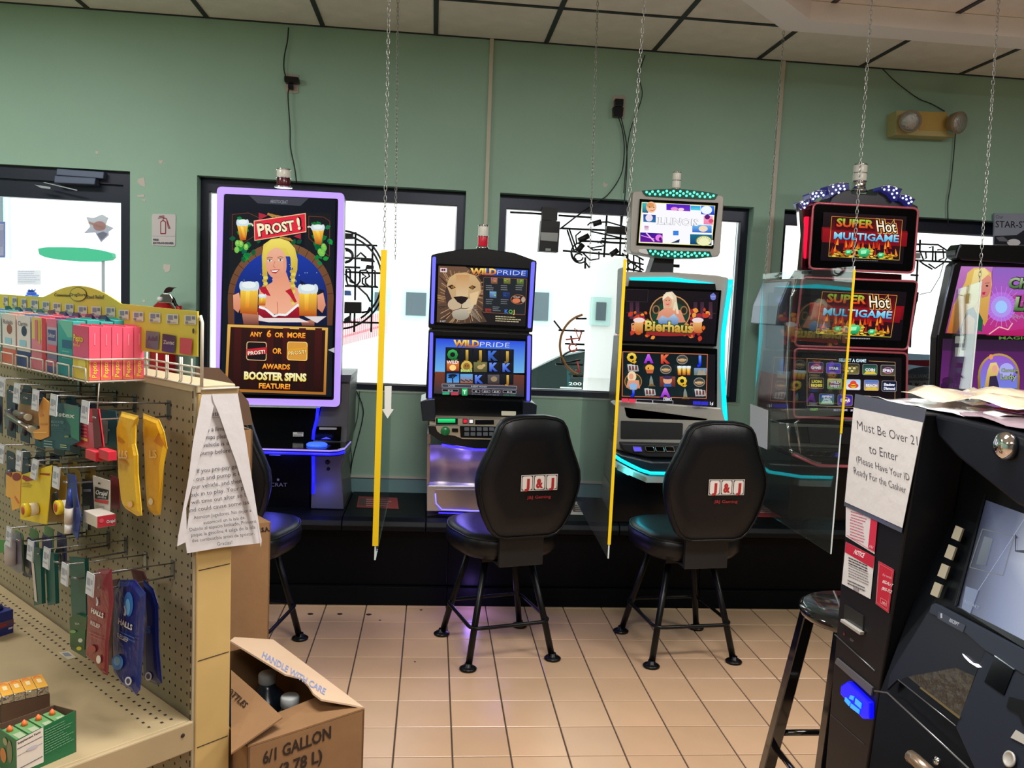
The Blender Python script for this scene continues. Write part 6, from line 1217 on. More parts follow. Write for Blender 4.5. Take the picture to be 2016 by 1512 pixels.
backcards('top', [(sp, NAVY, 'navy'), (sp+.09, NAVY, 'dark navy'), (sp+.18, NAVY, 'deep navy'), (s_of(0, 1), TEALC, 'dark teal'), (s_of(0, 2), NAVY, 'blackish navy')], zt_-.11, zt_+.006, 3)
zt2 = hk[(1, 3)][1]-.036
backcards('second', [(s_of(1, 0), NAVY, 'blackish'), (s_of(1, 1), mat('ochre_card', (150, 120, 50), .5), 'ochre'), (s_of(1, 2), MATS['ochre_card'], 'dull ochre'), (s_of(1, 0)+.09, NAVY, 'ink blue')], zt2-.11, zt2+.006, 3)
zt3 = hk[(2, 1)][1]-.036
backcards('third', [(s_of(2, 0)+.08, mat('green_white_card', (90, 130, 80), .5), 'leaf green'), (s_of(2, 0), mat('blue_violet_card', (70, 74, 120), .4), 'blue violet')], zt3-.09, zt3+.006, 3)
# top row
shape('lip_balm_card', 'orange gum card hanging in the top row beside two brown tubes', 'card', K1, [(640, 470), (725, 545), (722, 1055), (600, 1105), (500, 1080), (492, 968), (592, 935), (566, 650)], .163, .002, ORG, lambda A: (A.text('GUM', 590, 760, 40, (190, 80, 40), wd=60), A.rect(600, 860, 700, 880, (190, 120, 50)), A.rect(500, 985, 700, 1000, (235, 190, 100))))
def tubes(o, c, t):
    for a_, b_ in (((235, 700), (420, 768)), ((100, 735), (480, 952))):
        pa, pb = [GF.w(GF.pix(*c(*q_), 1, t+.012)) for q_ in (a_, b_)]; MB().tube([pa, pb], .0072, 12).build('tube', mat('brown_tube', (96, 84, 74), .3), o); MB().tube([pb-(pb-pa)*.08, pb+(pb-pa).normalized()*.002], .0078, 12).build('tube_cap', mat('cream_cap', (176, 166, 140), .4), o)
    pa, pb = [GF.w(GF.pix(*c(*q_), 1, t+.02)) for q_ in ((110, 738), (420, 930))]; MB().tube([pa, pb], .002, 6).build('tube_shine', CHR, o)
shape('balm_card', 'brown card with two brown capped tubes in the top row', 'card', K1, [(330, 400), (560, 430), (590, 900), (260, 820), (300, 560)], .15, .002, BRC, lambda A: (A.poly([(330, 400), (540, 430), (520, 600), (310, 560)], (40, 54, 66))), extra=tubes)
def bl(A):
    A.poly([(960, 560), (1180, 620), (1180, 1125), (1060, 1060), (1050, 900), (960, 740)], (50, 110, 100), (50, 120, 96)); A.poly([(950, 560), (1170, 600), (1120, 650), (960, 640)], (70, 100, 90)); A.text('Blistex', 740, 735, 70, (190, 206, 200), wd=380, dx=(1, .12), off=.03)
    A.text('MEDICATED', 766, 850, 38, (110, 140, 146), wd=190, dx=(1, .05), off=.01); A.text('LIP BALM', 770, 895, 30, (110, 140, 146), wd=116, dx=(1, .05)); blank_text_lines(A, 770, 930, 990, 2, 24, (60, 100, 110), 8, .05, 5, .6)
    A.rect(975, 1040, 1035, 1065, (120, 140, 80)); blank_text_lines(A, 670, 1110, 800, 3, 40, (150, 170, 176), 14, .1, 6, .9); blank_text_lines(A, 915, 1170, 1015, 2, 30, (200, 210, 150), 12, .1, 7, .9)
shape('lip_balm_card', 'dark teal Blistex medicated lip balm card in the top row', 'card', K1, [(735, 560), (960, 560), (1180, 620), (1185, 1130), (1040, 1190), (1036, 1270), (640, 1200), (640, 1080), (725, 1045)], .16, .002, TEALC, bl)
def redart(A):
    A.poly([(1200, 830), (1310, 840), (1330, 1140), (1190, 1130)], (190, 60, 80), (200, 50, 66))
    for j in range(4): A.poly([(1195, 870+j*52), (1290, 880+j*52), (1300, 905+j*52), (1195, 892+j*52)], (216, 120, 130), bump=(j == 0))
    A.poly([(1185, 1045), (1310, 1090), (1310, 1130), (1185, 1085)], (226, 180, 100)); A.poly([(1310, 830), (1400, 850), (1410, 1240), (1340, 1180)], (190, 110, 130), (180, 50, 70)); A.poly([(1380, 640), (1470, 660), (1530, 1200), (1415, 1250)], (120, 24, 44), (90, 20, 36))
def redfoot(o, c, t):
    a_, b_, z0 = GF.pix(*c(1290, 1385), 1, t+.016), GF.pix(*c(1410, 1390), 1, t+.016), 0
    for x0_, x1_, nm_ in ((1250, 1405, 0), (1412, 1560, 1)):
        p0, p1 = GF.pix(*c(x0_, 1375), 1, t+.02), GF.pix(*c(x1_, 1375), 1, t+.02); pt = GF.pix(*c(x0_, 1235), 1, t+.02)
        zb, zt__ = min(p0[2], p1[2]), pt[2]; MB().box(min(p0[0], p1[0]), max(p0[0], p1[0])-.001, t-.002-.001*nm_, t+.018-.004*nm_, zb, zt__).build('foot_box', REDC, o, GF, bevel=.001)
shape('lip_balm_card', 'red boxed remedy with a red foot hanging in the top row', 'card', K1, [(1200, 640), (1470, 640), (1545, 1205), (1410, 1255), (1060, 1165), (1190, 1128)], .15, .002, REDC, redart, extra=redfoot)
shape('hanging_card', 'grey and teal card further in on the red remedy hook', 'card', K4, [(560, 30), (740, 50), (770, 240), (765, 470), (610, 440), (590, 200)], .09, .002, TEALC, lambda A: (A.poly([(590, 150), (660, 170), (650, 420), (615, 430)], (110, 110, 110)), A.text('+', 655, 290, 40, (150, 180, 190)), A.text('STK', 560, 70, 34, (120, 40, 60), wd=90)))
def ybag(A, dx=0): 
    A.text('LLS', 775+dx, 590, 90, (240, 222, 170), wd=100, dx=(1, .08), off=.02); A.poly([(770+dx, 340), (840+dx, 400), (830+dx, 420), (770+dx, 400)], (190, 130, 40)); A.line([(775+dx, 610), (850+dx, 630), (890+dx, 680)], 14, (206, 140, 40)); A.ell(915+dx*.8, 1120, 28, 36, (230, 180, 120))
shape('cough_drop_bag', 'yellow cough drop bag hanging nearer the front in the top row', 'bag', K4, [(815, 60), (1005, 110), (970, 200), (965, 420), (995, 560), (1000, 800), (1045, 1250), (990, 1255), (860, 1170), (820, 1110), (780, 800), (770, 500), (755, 250), (780, 150)], .118, .002, YEL, ybag, pillow=.010)
shape('cough_drop_bag', 'yellow cough drop bag hanging nearer the pegboard in the top row', 'bag', K4, [(1060, 80), (1240, 150), (1300, 290), (1335, 480), (1290, 700), (1255, 1240), (1190, 1250), (1120, 1180), (1095, 900), (1080, 560), (1060, 250)], .06, .002, YEL, lambda A: (A.text('LS', 1130, 590, 90, (236, 214, 160), wd=85, off=.02), A.poly([(1240, 300), (1310, 450), (1320, 500), (1180, 400)], (196, 130, 40)), A.poly([(1290, 440), (1330, 490), (1250, 1000), (1240, 700)], (240, 200, 40)), A.ell(1150, 1090, 26, 40, (230, 220, 190))), pillow=.010)
# second row
def carm(A):
    A.poly([(285, 475), (340, 490), (420, 535), (330, 555), (275, 520)], (150, 30, 40)); A.poly([(500, 450), (620, 455), (615, 480), (490, 465)], (150, 30, 40)); blank_text_lines(A, 275, 570, 400, 3, 22, (120, 90, 20), 7, .03, 3)
def jar(o, c, t, q=(285, 915), q2=(430, 890), R=.0155):
    a_ = GF.w(GF.pix(*c(*q), 1, t+.03)); ax = NT*1.0
    MB().lathe([(.014, -.028), (.0145, -.012), (.012, -.010)], a_, ax, 20).build('jar_body', mat('milk_glass', (216, 206, 186), .25), o)
    MB().lathe([(R, -.011), (R, -.001), (R*.9, 0), (.001, 0)], a_, ax, 24).build('jar_lid', YCD, o); MB().lathe([(R*.6, 0), (R*.6, .0006), (.001, .0006)], a_+ax*.0002, ax, 16).build('lid_print', mat('rust_print', (180, 70, 40), .5), o)
shape('lip_balm_card', 'yellow card with a yellow lidded jar in the second row', 'card', K2, [(270, 470), (640, 350), (575, 1088), (250, 1020)], .165, .002, YCD, carm, extra=jar)
shape('lip_balm_card', 'second yellow jar card partly hidden behind a price tag', 'card', K2, [(640, 540), (830, 470), (800, 1050), (590, 1060)], .13, .002, mat('ochre_card', (150, 120, 50), .5), None, extra=lambda o, c, t: jar(o, c, t, (690, 880)))
shape('lip_balm_card', 'orange yellow tube card at the left of the second row', 'card', K2, [(75, 440), (260, 440), (245, 880), (150, 915), (132, 760), (70, 735)], .165, .002, mat('mango_card', (228, 168, 70), .4), lambda A: (A.ell(205, 495, 52, 50, (130, 30, 40)), A.line([(180, 740), (230, 820)], 16, (210, 110, 60)), A.poly([(75, 440), (150, 440), (140, 500), (78, 460)], (130, 40, 50))))
def tube_(o, c, t):
    a_, b_ = [GF.w(GF.pix(*c(*q_), 1, t+.01)) for q_ in ((865, 650), (845, 1190))]
    MB().tube([a_, a_+(b_-a_)*.45], [.004, .008], 12).build('tube', mat('blue_tube', (40, 60, 130), .35), o); MB().tube([a_+(b_-a_)*.42, a_+(b_-a_)*.78], [.0085, .0085], 12).build('tube_label', WHC, o); MB().tube([a_+(b_-a_)*.78, b_], .0075, 12).build('tube_cap', WHITE, o)
shape('lip_balm_card', 'blue card with a white capped tube in the second row', 'card', K2, [(830, 460), (930, 480), (950, 700), (1000, 1000), (960, 1280), (900, 1200), (905, 880), (850, 690)], .15, .002, mat('royal_card', (44, 62, 132), .4), None, extra=tube_)
def orj(A): A.poly([(1180, 620), (1348, 660), (1342, 780), (1175, 765)], (24, 24, 30)); A.otext('Orajel', 1188, 710, 54, (235, 232, 228), (10, 10, 12), wd=146, dx=(1, .14), off=.02, o=.02); A.text('SEVERE', 1215, 755, 22, (210, 210, 210), wd=110, dx=(1, .12), off=.01); A.poly([(1180, 770), (1345, 790), (1342, 835), (1178, 800)], (196, 50, 60)); blank_text_lines(A, 1195, 850, 1330, 2, 18, (130, 120, 120), 7, .1, 4); A.ell(1240, 575, 14, 12, (60, 50, 50), n=8)
def orjbox(o, c, t):
    p0, p1 = GF.pix(*c(1035, 950), 1, t+.002), GF.pix(*c(1200, 1120), 1, t+.04)
    q0, q1, q2 = GF.pix(*c(1195, 1125), 1, t+.038), GF.pix(*c(1300, 1150), 1, t+.038), GF.pix(*c(1195, 985), 1, t+.038)
    sA, sB = q0[0], GF.pix(*c(1350, 1150), 1, t)[0]
    s_hi = GF.pix(*c(1040, 1100), 1, t+.038)[0]; s_lo = q0[0]-.004
    MB().box(s_lo, s_hi, t+.001, t+.038, q0[2]-.001, q2[2]).build('foot_box', WHC, o, GF, bevel=.001)
    A = Art(lambda u, v: GF.w((s_lo-.0004, t+.038-u*.037, q2[2]-v*(q2[2]-q0[2]))), n=NG, step=.0003); A.rect(0, 0, 1, 1, (196, 50, 66)); A.otext('Orajel', .5, .72, .3, (240, 235, 235), (20, 16, 20), wd=.46, off=.02, o=.06); A.ell(.22, .4, .12, .2, (220, 90, 100)); A.build('box_print', o, PRNT)
shape('boxed_gel', 'white Orajel card with a red ended box in the second row', 'medicine box', K2, [(1150, 480), (1360, 545), (1355, 960), (1170, 900)], .10, .002, WHC, orj, extra=orjbox)
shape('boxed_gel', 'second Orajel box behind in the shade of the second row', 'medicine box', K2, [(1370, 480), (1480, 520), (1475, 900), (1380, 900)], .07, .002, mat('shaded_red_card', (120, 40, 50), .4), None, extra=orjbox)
shape('hanging_card', 'dark blue card with a white tube behind the Orajel card', 'card', K2, [(1020, 520), (1160, 560), (1175, 900), (1100, 1160), (1020, 1120)], .07, .002, NAVY, lambda A: (A.rect(1035, 650, 1130, 680, (150, 160, 190)), A.poly([(1040, 860), (1120, 850), (1090, 1160), (1030, 1120)], (150, 150, 146))))
# third row
def bott(o, c, t):
    a_ = GF.pix(*c(130, 460), 1, t+.012); b_ = GF.pix(*c(130, 120), 1, t+.012)
    MB().lathe([(.0001, 0), (.0125, .001), (.0125, (b_[2]-a_[2])*.8), (.006, (b_[2]-a_[2])), (.001, b_[2]-a_[2])], GF.w(a_), (0, 0, 1), 18).build('bottle', mat('white_bottle', (186, 180, 184), .35), o)
shape('bottle_card', 'card with a small white bottle at the left of the third row', 'card', K3, [(250, 60), (275, 540), (240, 560), (60, 440), (70, 60)], .15, .002, mat('lilac_grey_card', (120, 116, 130), .4), None, extra=bott)
shape('hanging_card', 'green tipped card at the left edge of the third row', 'card', K3, [(-80, 130), (60, 150), (62, 300), (-80, 310)], .15, .002, mat('leaf_green', (60, 130, 60), .5))
shape('hanging_card', 'small navy backed pack in the third row', 'card', K3, [(290, 200), (385, 230), (380, 590), (300, 560)], .12, .002, mat('grey_navy_card', (70, 70, 96), .4), lambda A: A.rect(290, 530, 380, 590, (26, 26, 66), sk=.3))
for k_, (x0_, lab) in enumerate(((390, 'green gum pack with a white edge in the third row'), (560, 'second dark green pack in the third row'), (860, 'tall dark green pack beside the maroon pouch'))):
    w_ = 110 if k_ < 2 else 190; pts = [(x0_, 240+k_*60), (x0_+w_, 260+k_*60), (x0_+w_+20, 940+(k_ == 2)*140), (x0_+30, 960+(k_ == 2)*130)]
    shape('gum_pack', lab, 'card', K3, pts, .155-.01*k_, .008, GRC, (lambda A, x0_=x0_: A.poly([(x0_, 420), (x0_+30, 430), (x0_+75, 920), (x0_+40, 900)], (196, 180, 170))) if k_ == 0 else (lambda A: A.poly([(950, 1060), (1075, 1100), (1065, 1160), (940, 1110)], (150, 160, 140))) if k_ == 2 else None)
def leafbox(A): A.poly([(870, 1300), (1060, 1260), (1050, 1512), (870, 1470)], (30, 90, 40), (20, 60, 30)); A.ell(1000, 1390, 28, 26, (196, 200, 190)); A.ell(985, 1490, 32, 24, (190, 180, 40)); A.ell(910, 1280, 40, 20, (110, 150, 90)); A.text('TEA', 935, 1195, 24, (200, 200, 200), wd=60)
shape('herbal_pack', 'small green leafy pack hanging low in the third row', 'card', K3, [(860, 1110), (940, 1060), (1075, 1110), (1060, 1610), (880, 1500)], .142, .006, mat('deep_green_pack', (26, 74, 40), .4), leafbox)
def halls(A, x, y, k, dx, col, sub=True):
    A.otext('HALLS', x, y, 42*k, (226, 222, 218), col, wd=115*k, dx=dx, off=.03, o=.012, up=(.1, -1)); A.text('RELIEF', x-6*k, y+100*k, 34*k, (206, 196, 190), wd=90*k, dx=dx, off=.02, up=(.1, -1))
    for j in range(5): A.ell(x+(52+4*sa(j))*k, y-(66+j*14)*k, (9-j)*k, 10*k, (200, 206, 222), n=8, bump=(j == 0))
def hr(A): halls(A, 672, 170, .86, (1, .5), (90, 20, 36)); A.ell(729, 515, 17, 31, (216, 206, 200)); A.ell(680, 440, 30, 30, (150, 60, 60)); blank_text_lines(A, 660, 310, 760, 2, 22, (170, 90, 90), 6, .45, 5)
shape('cough_drop_bag', 'maroon HALLS cough drop pouch hanging from the lowest hook', 'bag', K5, [(640, -50), (730, -150), (820, -150), (835, 100), (800, 400), (792, 632), (760, 622), (700, 545), (632, 492), (645, 200)], .150, .002, HRED, hr, pillow=.009)
def hb(A):
    A.ell(945, 110, 34, 90, (50, 120, 200)); A.ell(940, 130, 18, 60, (110, 180, 230)); halls(A, 872, 250, 1.0, (1, .52), (20, 30, 90)); A.ell(870, 535, 42, 56, (60, 130, 210)); A.ell(868, 525, 24, 34, (120, 190, 236)); A.ell(952, 672, 25, 32, (220, 220, 226)); A.ell(952, 672, 14, 20, (60, 66, 110)); blank_text_lines(A, 880, 300, 1010, 2, 26, (60, 110, 190), 8, .45, 6)
shape('cough_drop_bag', 'blue HALLS relief cough drop pouch in front, lowest hook', 'bag', K5, [(840, 20), (880, -70), (990, -70), (1070, 30), (1065, 200), (1048, 500), (1030, 740), (1003, 778), (985, 755), (900, 700), (835, 600), (832, 380)], .115, .002, HBLU, hb, pillow=.009)
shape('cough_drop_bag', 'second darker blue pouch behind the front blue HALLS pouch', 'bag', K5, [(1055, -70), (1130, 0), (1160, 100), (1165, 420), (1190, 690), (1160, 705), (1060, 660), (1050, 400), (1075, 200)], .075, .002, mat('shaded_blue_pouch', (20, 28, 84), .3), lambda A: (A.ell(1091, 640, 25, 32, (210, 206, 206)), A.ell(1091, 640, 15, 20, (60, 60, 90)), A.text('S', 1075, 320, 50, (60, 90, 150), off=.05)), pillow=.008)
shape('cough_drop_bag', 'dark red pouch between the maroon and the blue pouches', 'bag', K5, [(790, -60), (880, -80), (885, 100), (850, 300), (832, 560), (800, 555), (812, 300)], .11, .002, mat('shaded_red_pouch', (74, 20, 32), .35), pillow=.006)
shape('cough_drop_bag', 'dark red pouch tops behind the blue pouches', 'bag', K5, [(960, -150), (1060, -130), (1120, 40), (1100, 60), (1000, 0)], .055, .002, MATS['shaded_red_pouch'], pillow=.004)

# ---- goods on the deck
A = Art(lambda x, y: GF.w(GF.pix(x, y, 2, dz+.0008)), K5, (0, 0, 1), .0002); A.poly([(430, 465), (505, 455), (560, 500), (500, 520)], (200, 190, 166)); A.poly([(455, 470), (500, 466), (530, 490), (480, 495)], (130, 136, 150)); o = A.build('shelf_label', None, PRNT); tag(o, 'white price label stuck flat on the cream shelf deck', 'label')
def obox(name, label, cat, c, base, zb, H, m_, arts=None, bevel=.001, kids=None, group=None):
    # box standing on height zb, base = 3 pixels: left-front, right-front corner, right-back corner (at height zb)
    a_, b_, d_ = [GF.w(GF.pix(*c(*q_), 2, zb)) for q_ in base]; u_ = (b_-a_); v_ = (d_-b_); v_ = v_-u_*(v_.dot(u_)/u_.dot(u_)); t = thing(name, label, cat, tuple((a_+d_)/2), group=group)
    MB().prism([a_, b_, b_+v_, a_+v_], (0, 0, H)).build('carton', m_, t, bevel=bevel)
    return t, a_, u_, v_
GG = mat('green_carton', (26, 104, 62), .4)
KG = Crop(0, 1280, 6.517)
a_, b_, d_ = [GF.w(GF.pix(*KG(*q_), 2, dz)) for q_ in ((215, 1640), (970, 1310), (800, 1010))]; u_ = b_-a_; v_ = (d_-b_); v_ = v_-u_*(v_.dot(u_)/u_.dot(u_)); v_ = v_.normalized()*.075
gt = thing('display_box', 'open green display box of throat packs with a supplement facts panel', 'box', tuple((a_+b_+v_)/2))
H = GF.pix(*KG(960, 800), 0, (b_-GF.o).dot(GF.a[0]))[2]-dz; H = .084
w_ = u_.normalized()*.0015; up_ = Vector((0, 0, H))
MB().prism([a_, b_, b_+up_, a_+up_*.86], v_.normalized()*.001).build('front_panel', GG, gt)
MB().prism([a_, a_+v_, a_+v_+up_*.9, a_+up_*.86], w_).build('side_panel', GG, gt); MB().prism([b_, b_+v_, b_+v_+up_*.86, b_+up_], w_).build('side_panel', CARDD, gt)
MB().prism([a_+v_, b_+v_, b_+v_+up_*.86, a_+v_+up_*.9], v_.normalized()*.001).build('back_panel', CARDD, gt)
nf = -v_.normalized(); A = Art(lambda u, v: a_+u_*u+up_*(1-v)+nf*.0004, n=nf, step=.0002)
A.poly([(0, .16), (.44, .08), (.44, .9), (0, .9)], (222, 212, 200)); A.text('Supplement Facts', .02, .245, .05, (50, 50, 50), wd=.38, dx=(1, -.16), off=.03)
for v, h_ in ((.34, .014), (.5, .008), (.8, .016)): A.poly([(.01, v), (.42, v-.06), (.42, v-.06+h_), (.01, v+h_)], (50, 50, 54))
blank_text_lines(A, .46, .16, .96, 10, .06, (110, 160, 120), .02, -.12, 3, .6); A.ell(.25, .45, .1, .04, (190, 184, 196)); A.build('facts_print', gt, PRNT)
A = Art(lambda u, v: a_+v_*u+up_*(.86-v*.86)-w_.normalized()*.0006, n=-w_, step=.0002); A.ell(.3, .4, .12, .3, (120, 120, 90)); A.ell(.6, .6, .14, .2, (200, 120, 60)); A.ell(.5, .2, .1, .1, (150, 150, 110)); A.build('side_print', gt, PRNT)
for k in range(4):
    q_ = a_+u_*(.03+.24*k)+v_.normalized()*.004+Vector((0, 0, .004)); wv = u_*.21; dv = v_.normalized()*.062
    t = thing('throat_pack', 'small green pack with an orange dot in the display box, %s from the left' % ('first', 'second', 'third', 'last')[k], 'medicine box', tuple(q_), group='green packs in the display box')
    MB().prism([q_, q_+wv, q_+wv+dv, q_+dv], (0, 0, .064)).build('pack', mat('sage_pack', (90, 140, 84), .45), t, bevel=.001)
    MB().lathe([(.006, 0), (.005, .006), (.001, .011)], q_+wv*.45+dv*.75+Vector((0, 0, .064)), (0, 0, 1), 8).build('orange_dot', mat('orange_print', (226, 110, 50), .5), t)
    A = Art(lambda u, v: q_+wv*u+dv*v+Vector((0, 0, .0644)), n=(0, 0, 1), step=.0002); A.rect(.25, .05, .85, .45, (150, 160, 130)); A.build('print', t, PRNT)
# gold foil gum packs
zg = dz+.045
pts_ = [(0, 595), (160, 740), (318, 640), (180, 560)]
YG = mat('gold_gum_wrap', (224, 170, 60), .35); FOIL = mat('silver_foil', (200, 196, 190), .2, metal=.9, bump=(60, .5))
tr = thing('display_tray', 'brown card tray under the gold wrapped gum packs', 'tray', tuple(GF.w(GF.pix(*KG(300, 640), 2, dz))))
ga, gb_, gc = [GF.w(GF.pix(*KG(*q_), 2, zg)) for q_ in ((30, 700), (628, 560), (440, 330))]; gu = gb_-ga; gv = (gc-gb_); gv = gv-gu*(gv.dot(gu)/gu.dot(gu)); gv = gv.normalized()*.07; gu = gu*1.0
MB().prism([ga-gu*.02-Vector((0, 0, zg-dz)), gb_+gu*.02-Vector((0, 0, zg-dz)), gb_+gu*.02+gv-Vector((0, 0, zg-dz)), ga-gu*.02+gv-Vector((0, 0, zg-dz))], (0, 0, zg-dz-.001)).build('tray', CARDD, tr)
for k in range(-2, 4):
    q_ = ga+gu*(.25*k); wv = gu*.245; t = thing('gum_pack', 'gold and silver wrapped gum pack, %s of the row' % ('first', 'second', 'third', 'fourth', 'fifth', 'last')[k+2], 'gum', tuple(q_), group='gold wrapped gum packs on the shelf')
    MB().prism([q_, q_+wv, q_+wv+gv, q_+gv], (0, 0, .016)).build('pack', FOIL, t, bevel=.0015); zz = Vector((0, 0, .0162))
    A = Art(lambda u, v: q_+wv*u+gv*v+zz, n=(0, 0, 1), step=.0002); A.rect(.02, .03, .98, 1, (236, 176, 56), (224, 150, 50)); A.poly([(.1, .75), (.5, .9), (.95, .7), (.6, .98), (.2, .98)], (220, 120, 50)); A.rect(.3, .4, .7, .7, (236, 214, 160)); A.build('print', t, PRNT)
# blue box at left edge
bt, p_, u2, v2 = obox('medicine_box', 'navy blue nasal strip box standing on the deck at the left edge', 'medicine box', K5, [(-60, 370), (100, 318), (60, 250)], dz, .062, mat('navy_carton', (30, 44, 120), .4))
A = Art(lambda u, v: p_+u2*u+Vector((0, 0, .062*(1-v)))-v2.normalized()*.0006, n=-v2, step=.0002); A.rect(.3, .4, 1, .68, (110, 70, 80), (80, 60, 110)); A.rect(.75, .72, .95, .8, (210, 190, 200)); A.ell(.5, .55, .2, .07, (150, 50, 60)); A.rect(0, .86, .3, .96, (200, 190, 200)); A.build('print', bt, PRNT)
MB().lathe([(.02, 0), (.018, .01), (.001, .016)], (p_+u2*.5+v2*.5+Vector((0, 0, .062))), (0, 0, 1), 16).build('round_top', MATS['navy_carton'], bt)

# ---- taped paper notice on the post
nt_ = thing('paper_notice', 'curled white paper notice taped to the yellowed post, English and Spanish text', 'notice', tuple(GF.w((-.02, -.04, 1.1))))
c = Crop(340, 760, 4.2)
def psheet(pts, s, name, m_=PAPER):
    P3 = [GF.pix(*c(*p), 0, s) for p in pts]; MB().prism([Vector((s+(0), p[1], p[2])) for p in P3], (-.0006, 0, 0)).build(name, m_, nt_, GF)
psheet([(245, 70), (535, 62), (600, 420), (735, 1290), (715, 1300), (400, 1335), (118, 1383), (105, 1290), (200, 500)], -.016, 'sheet')
A = Art(lambda x, y: GF.w(GF.pix(x, y, 0, -.0172)), c, NG, .0002)
TX = (74, 70, 78)
for t_, x_, y_, h_, w_, sl_ in [('ntı', 318, 247, 34, 56, -.02), (') a limi', 290, 375, 30, 130, -.04), ('mps plea', 278, 440, 30, 160, -.06), ('vehicle is o', 252, 505, 30, 215, -.08), ('pump before', 228, 572, 30, 250, -.1), ('“If you pre-pay ga', 178, 722, 30, 352, -.12), ('o out and pump it I', 150, 790, 30, 400, -.13),
                             ('your vehicle, and then', 138, 855, 30, 432, -.13), ('back in to play. Your p', 126, 920, 30, 462, -.14), ('will time out after so l', 152, 978, 29, 450, -.14), ('and could cause some iss', 122, 1045, 30, 510, -.14), ('Atencion Jugadores. No dejen a', 170, 1100, 25, 480, -.13), ('automovil en la isla de.', 250, 1142, 24, 350, -.13),
                             ('Debido al espacio limitado, Primero', 136, 1200, 25, 555, -.13), ('paque la gasoline 4 salga de la isla', 148, 1245, 25, 535, -.13), ('dee combustible antes de apostar.', 154, 1290, 24, 520, -.12), ('Gracias!', 362, 1318, 26, 125, -.12)]:
    A.text(t_, x_, y_, h_*1.2, TX, wd=w_, dx=(1, sl_), off=.0)
A.line([(318, 258), (378, 256)], 3, TX); A.build('print', nt_, PRNT)
psheet([(240, 70), (325, 68), (340, 160), (300, 350), (230, 560), (110, 1010), (118, 1285), (36, 1325), (45, 1240), (130, 760), (165, 480)], -.024, 'left_fold')
psheet([(325, 66), (537, 62), (560, 190), (610, 470), (690, 1060), (735, 1270), (728, 1335), (700, 1150), (600, 880), (520, 620), (440, 400), (385, 240), (330, 110)], -.026, 'right_fold')
MB().prism([GF.pix(*c(*p), 0, -.014) for p in [(232, 20), (545, 10), (540, 62), (232, 72)]], (-.001, 0, 0)).build('tape', mat('brown_tape', (178, 150, 104), .35), nt_, GF)

# ================================================================== CARDBOARD BOXES
def CBX(name, label, corner, W, D, z0, z1, openp=False):
    ux, uy = Vector((-.813, -.582, 0)), Vector((-.582, .813, 0)); C0 = Vector((corner[0], corner[1], 0))
    t = thing(name, label, 'cardboard box', (C0.x, C0.y, z0)); P = lambda a, b, z: C0+ux*a+uy*b+Vector((0, 0, z))
    th2 = .005
    for nm_, q0, q1, vec in (('front_wall', (0, 0), (W, 0), uy*th2), ('right_wall', (0, 0), (0, D), ux*th2), ('left_wall', (W, 0), (W, D), -ux*th2), ('rear_wall', (0, D), (W, D), -uy*th2)):
        MB().prism([P(*q0, z0+.001), P(*q1, z0+.001), P(*q1, z1), P(*q0, z1)], vec).build(nm_, CARD, t)
    MB().prism([P(.006, .006, z0+.001), P(W-.006, .006, z0+.001), P(W-.006, D-.006, z0+.001), P(.006, D-.006, z0+.001)], (0, 0, .004)).build('box_floor', CARD, t)
    if not openp: MB().prism([P(0, 0, z1), P(W, 0, z1), P(W, D, z1), P(0, D, z1)], (0, 0, .004)).build('top_flap', CARD, t)
    return t, P
C1 = (-.128, 1.904)
bxL, P = CBX('cardboard_box', 'lower cardboard carton under the open gallon carton', C1, .285, .495, 0, .2935)
bxA, P = CBX('cardboard_box', 'open cardboard carton of gallon bottles with 6/1 GALLON on its side', C1, .285, .495, .2985, .6, True)
nA = Vector((.582, -.813, 0)); c = Crop(340, 960, 2.74); pA = P(0, 0, 0)
fp = lambda x, y: atP(x, y, pA+nA*.0008, nA)
A = Art(fp, c, nA, .0003); INK = (40, 30, 26)
A.text('6/1 GALLON', 486, 1493, 66, INK, wd=395, dx=(1, -.39), up=(.02, -1), off=.03); A.text('(3.78 L)', 570, 1560, 66, INK, wd=252, dx=(1, -.37), up=(.02, -1), off=.03); A.build('carton_print', bxA, PRNT)
# flaps
z6 = .601
UX, UY = Vector((-.813, -.582, 0)), Vector((-.582, .813, 0)); fv = UX*ca(.33)+Vector((0, 0, sa(.33))); nn = UY.cross(fv).normalized(); nn = nn if nn.z > 0 else -nn
h0, h1 = P(0, .004, z6), P(0, .49, z6); fq = lambda x, y: atP(x, y, h0, nn)
f1 = [h0, h1, fq(461, 1257), fq(452, 1264), fq(560, 1330), fq(592, 1338), fq(606, 1352), fq(616, 1368), fq(632, 1380), fq(690, 1390)]
rf = MB().prism(f1, nn*.004).build('right_flap', mat('lit_flap', (206, 176, 146), .8, var=.04), bxA)  # paler than the box card: the light hitting the flap is in its colour
A = Art(lambda x, y: atP(x, y, h0+nn*.0045, nn), c, nn, .0003); A.text('HANDLE WITH CARE', 480, 915, 34, (128, 142, 184), wd=395, dx=(.865, .52), up=(.35, -1), off=.02); A.build('flap_print', bxA, PRNT)
n0 = Vector((-.02, .0, 1)).normalized(); zL = z6+.006
lf = [atZ(455, 1486, zL), atZ(556, 1415, zL+.022), atZ(505, 1366, zL+.022), atZ(455, 1322, zL+.012)]
MB().prism(lf, (0, 0, .004)).build('left_flap', CARD, bxA)
nn2 = (lf[1]-lf[0]).cross(lf[3]-lf[0]).normalized(); nn2 = nn2 if nn2.z > 0 else -nn2
A = Art(lambda x, y: atP(x, y, lf[0]+nn2*.0085, nn2), c, nn2, .0003); A.text('BOTTLES', 385, 1188, 34, INK, wd=150, dx=(.74, .67), al='r', up=(.72, -.6), off=.02)
A.build('flap_print', bxA, PRNT)
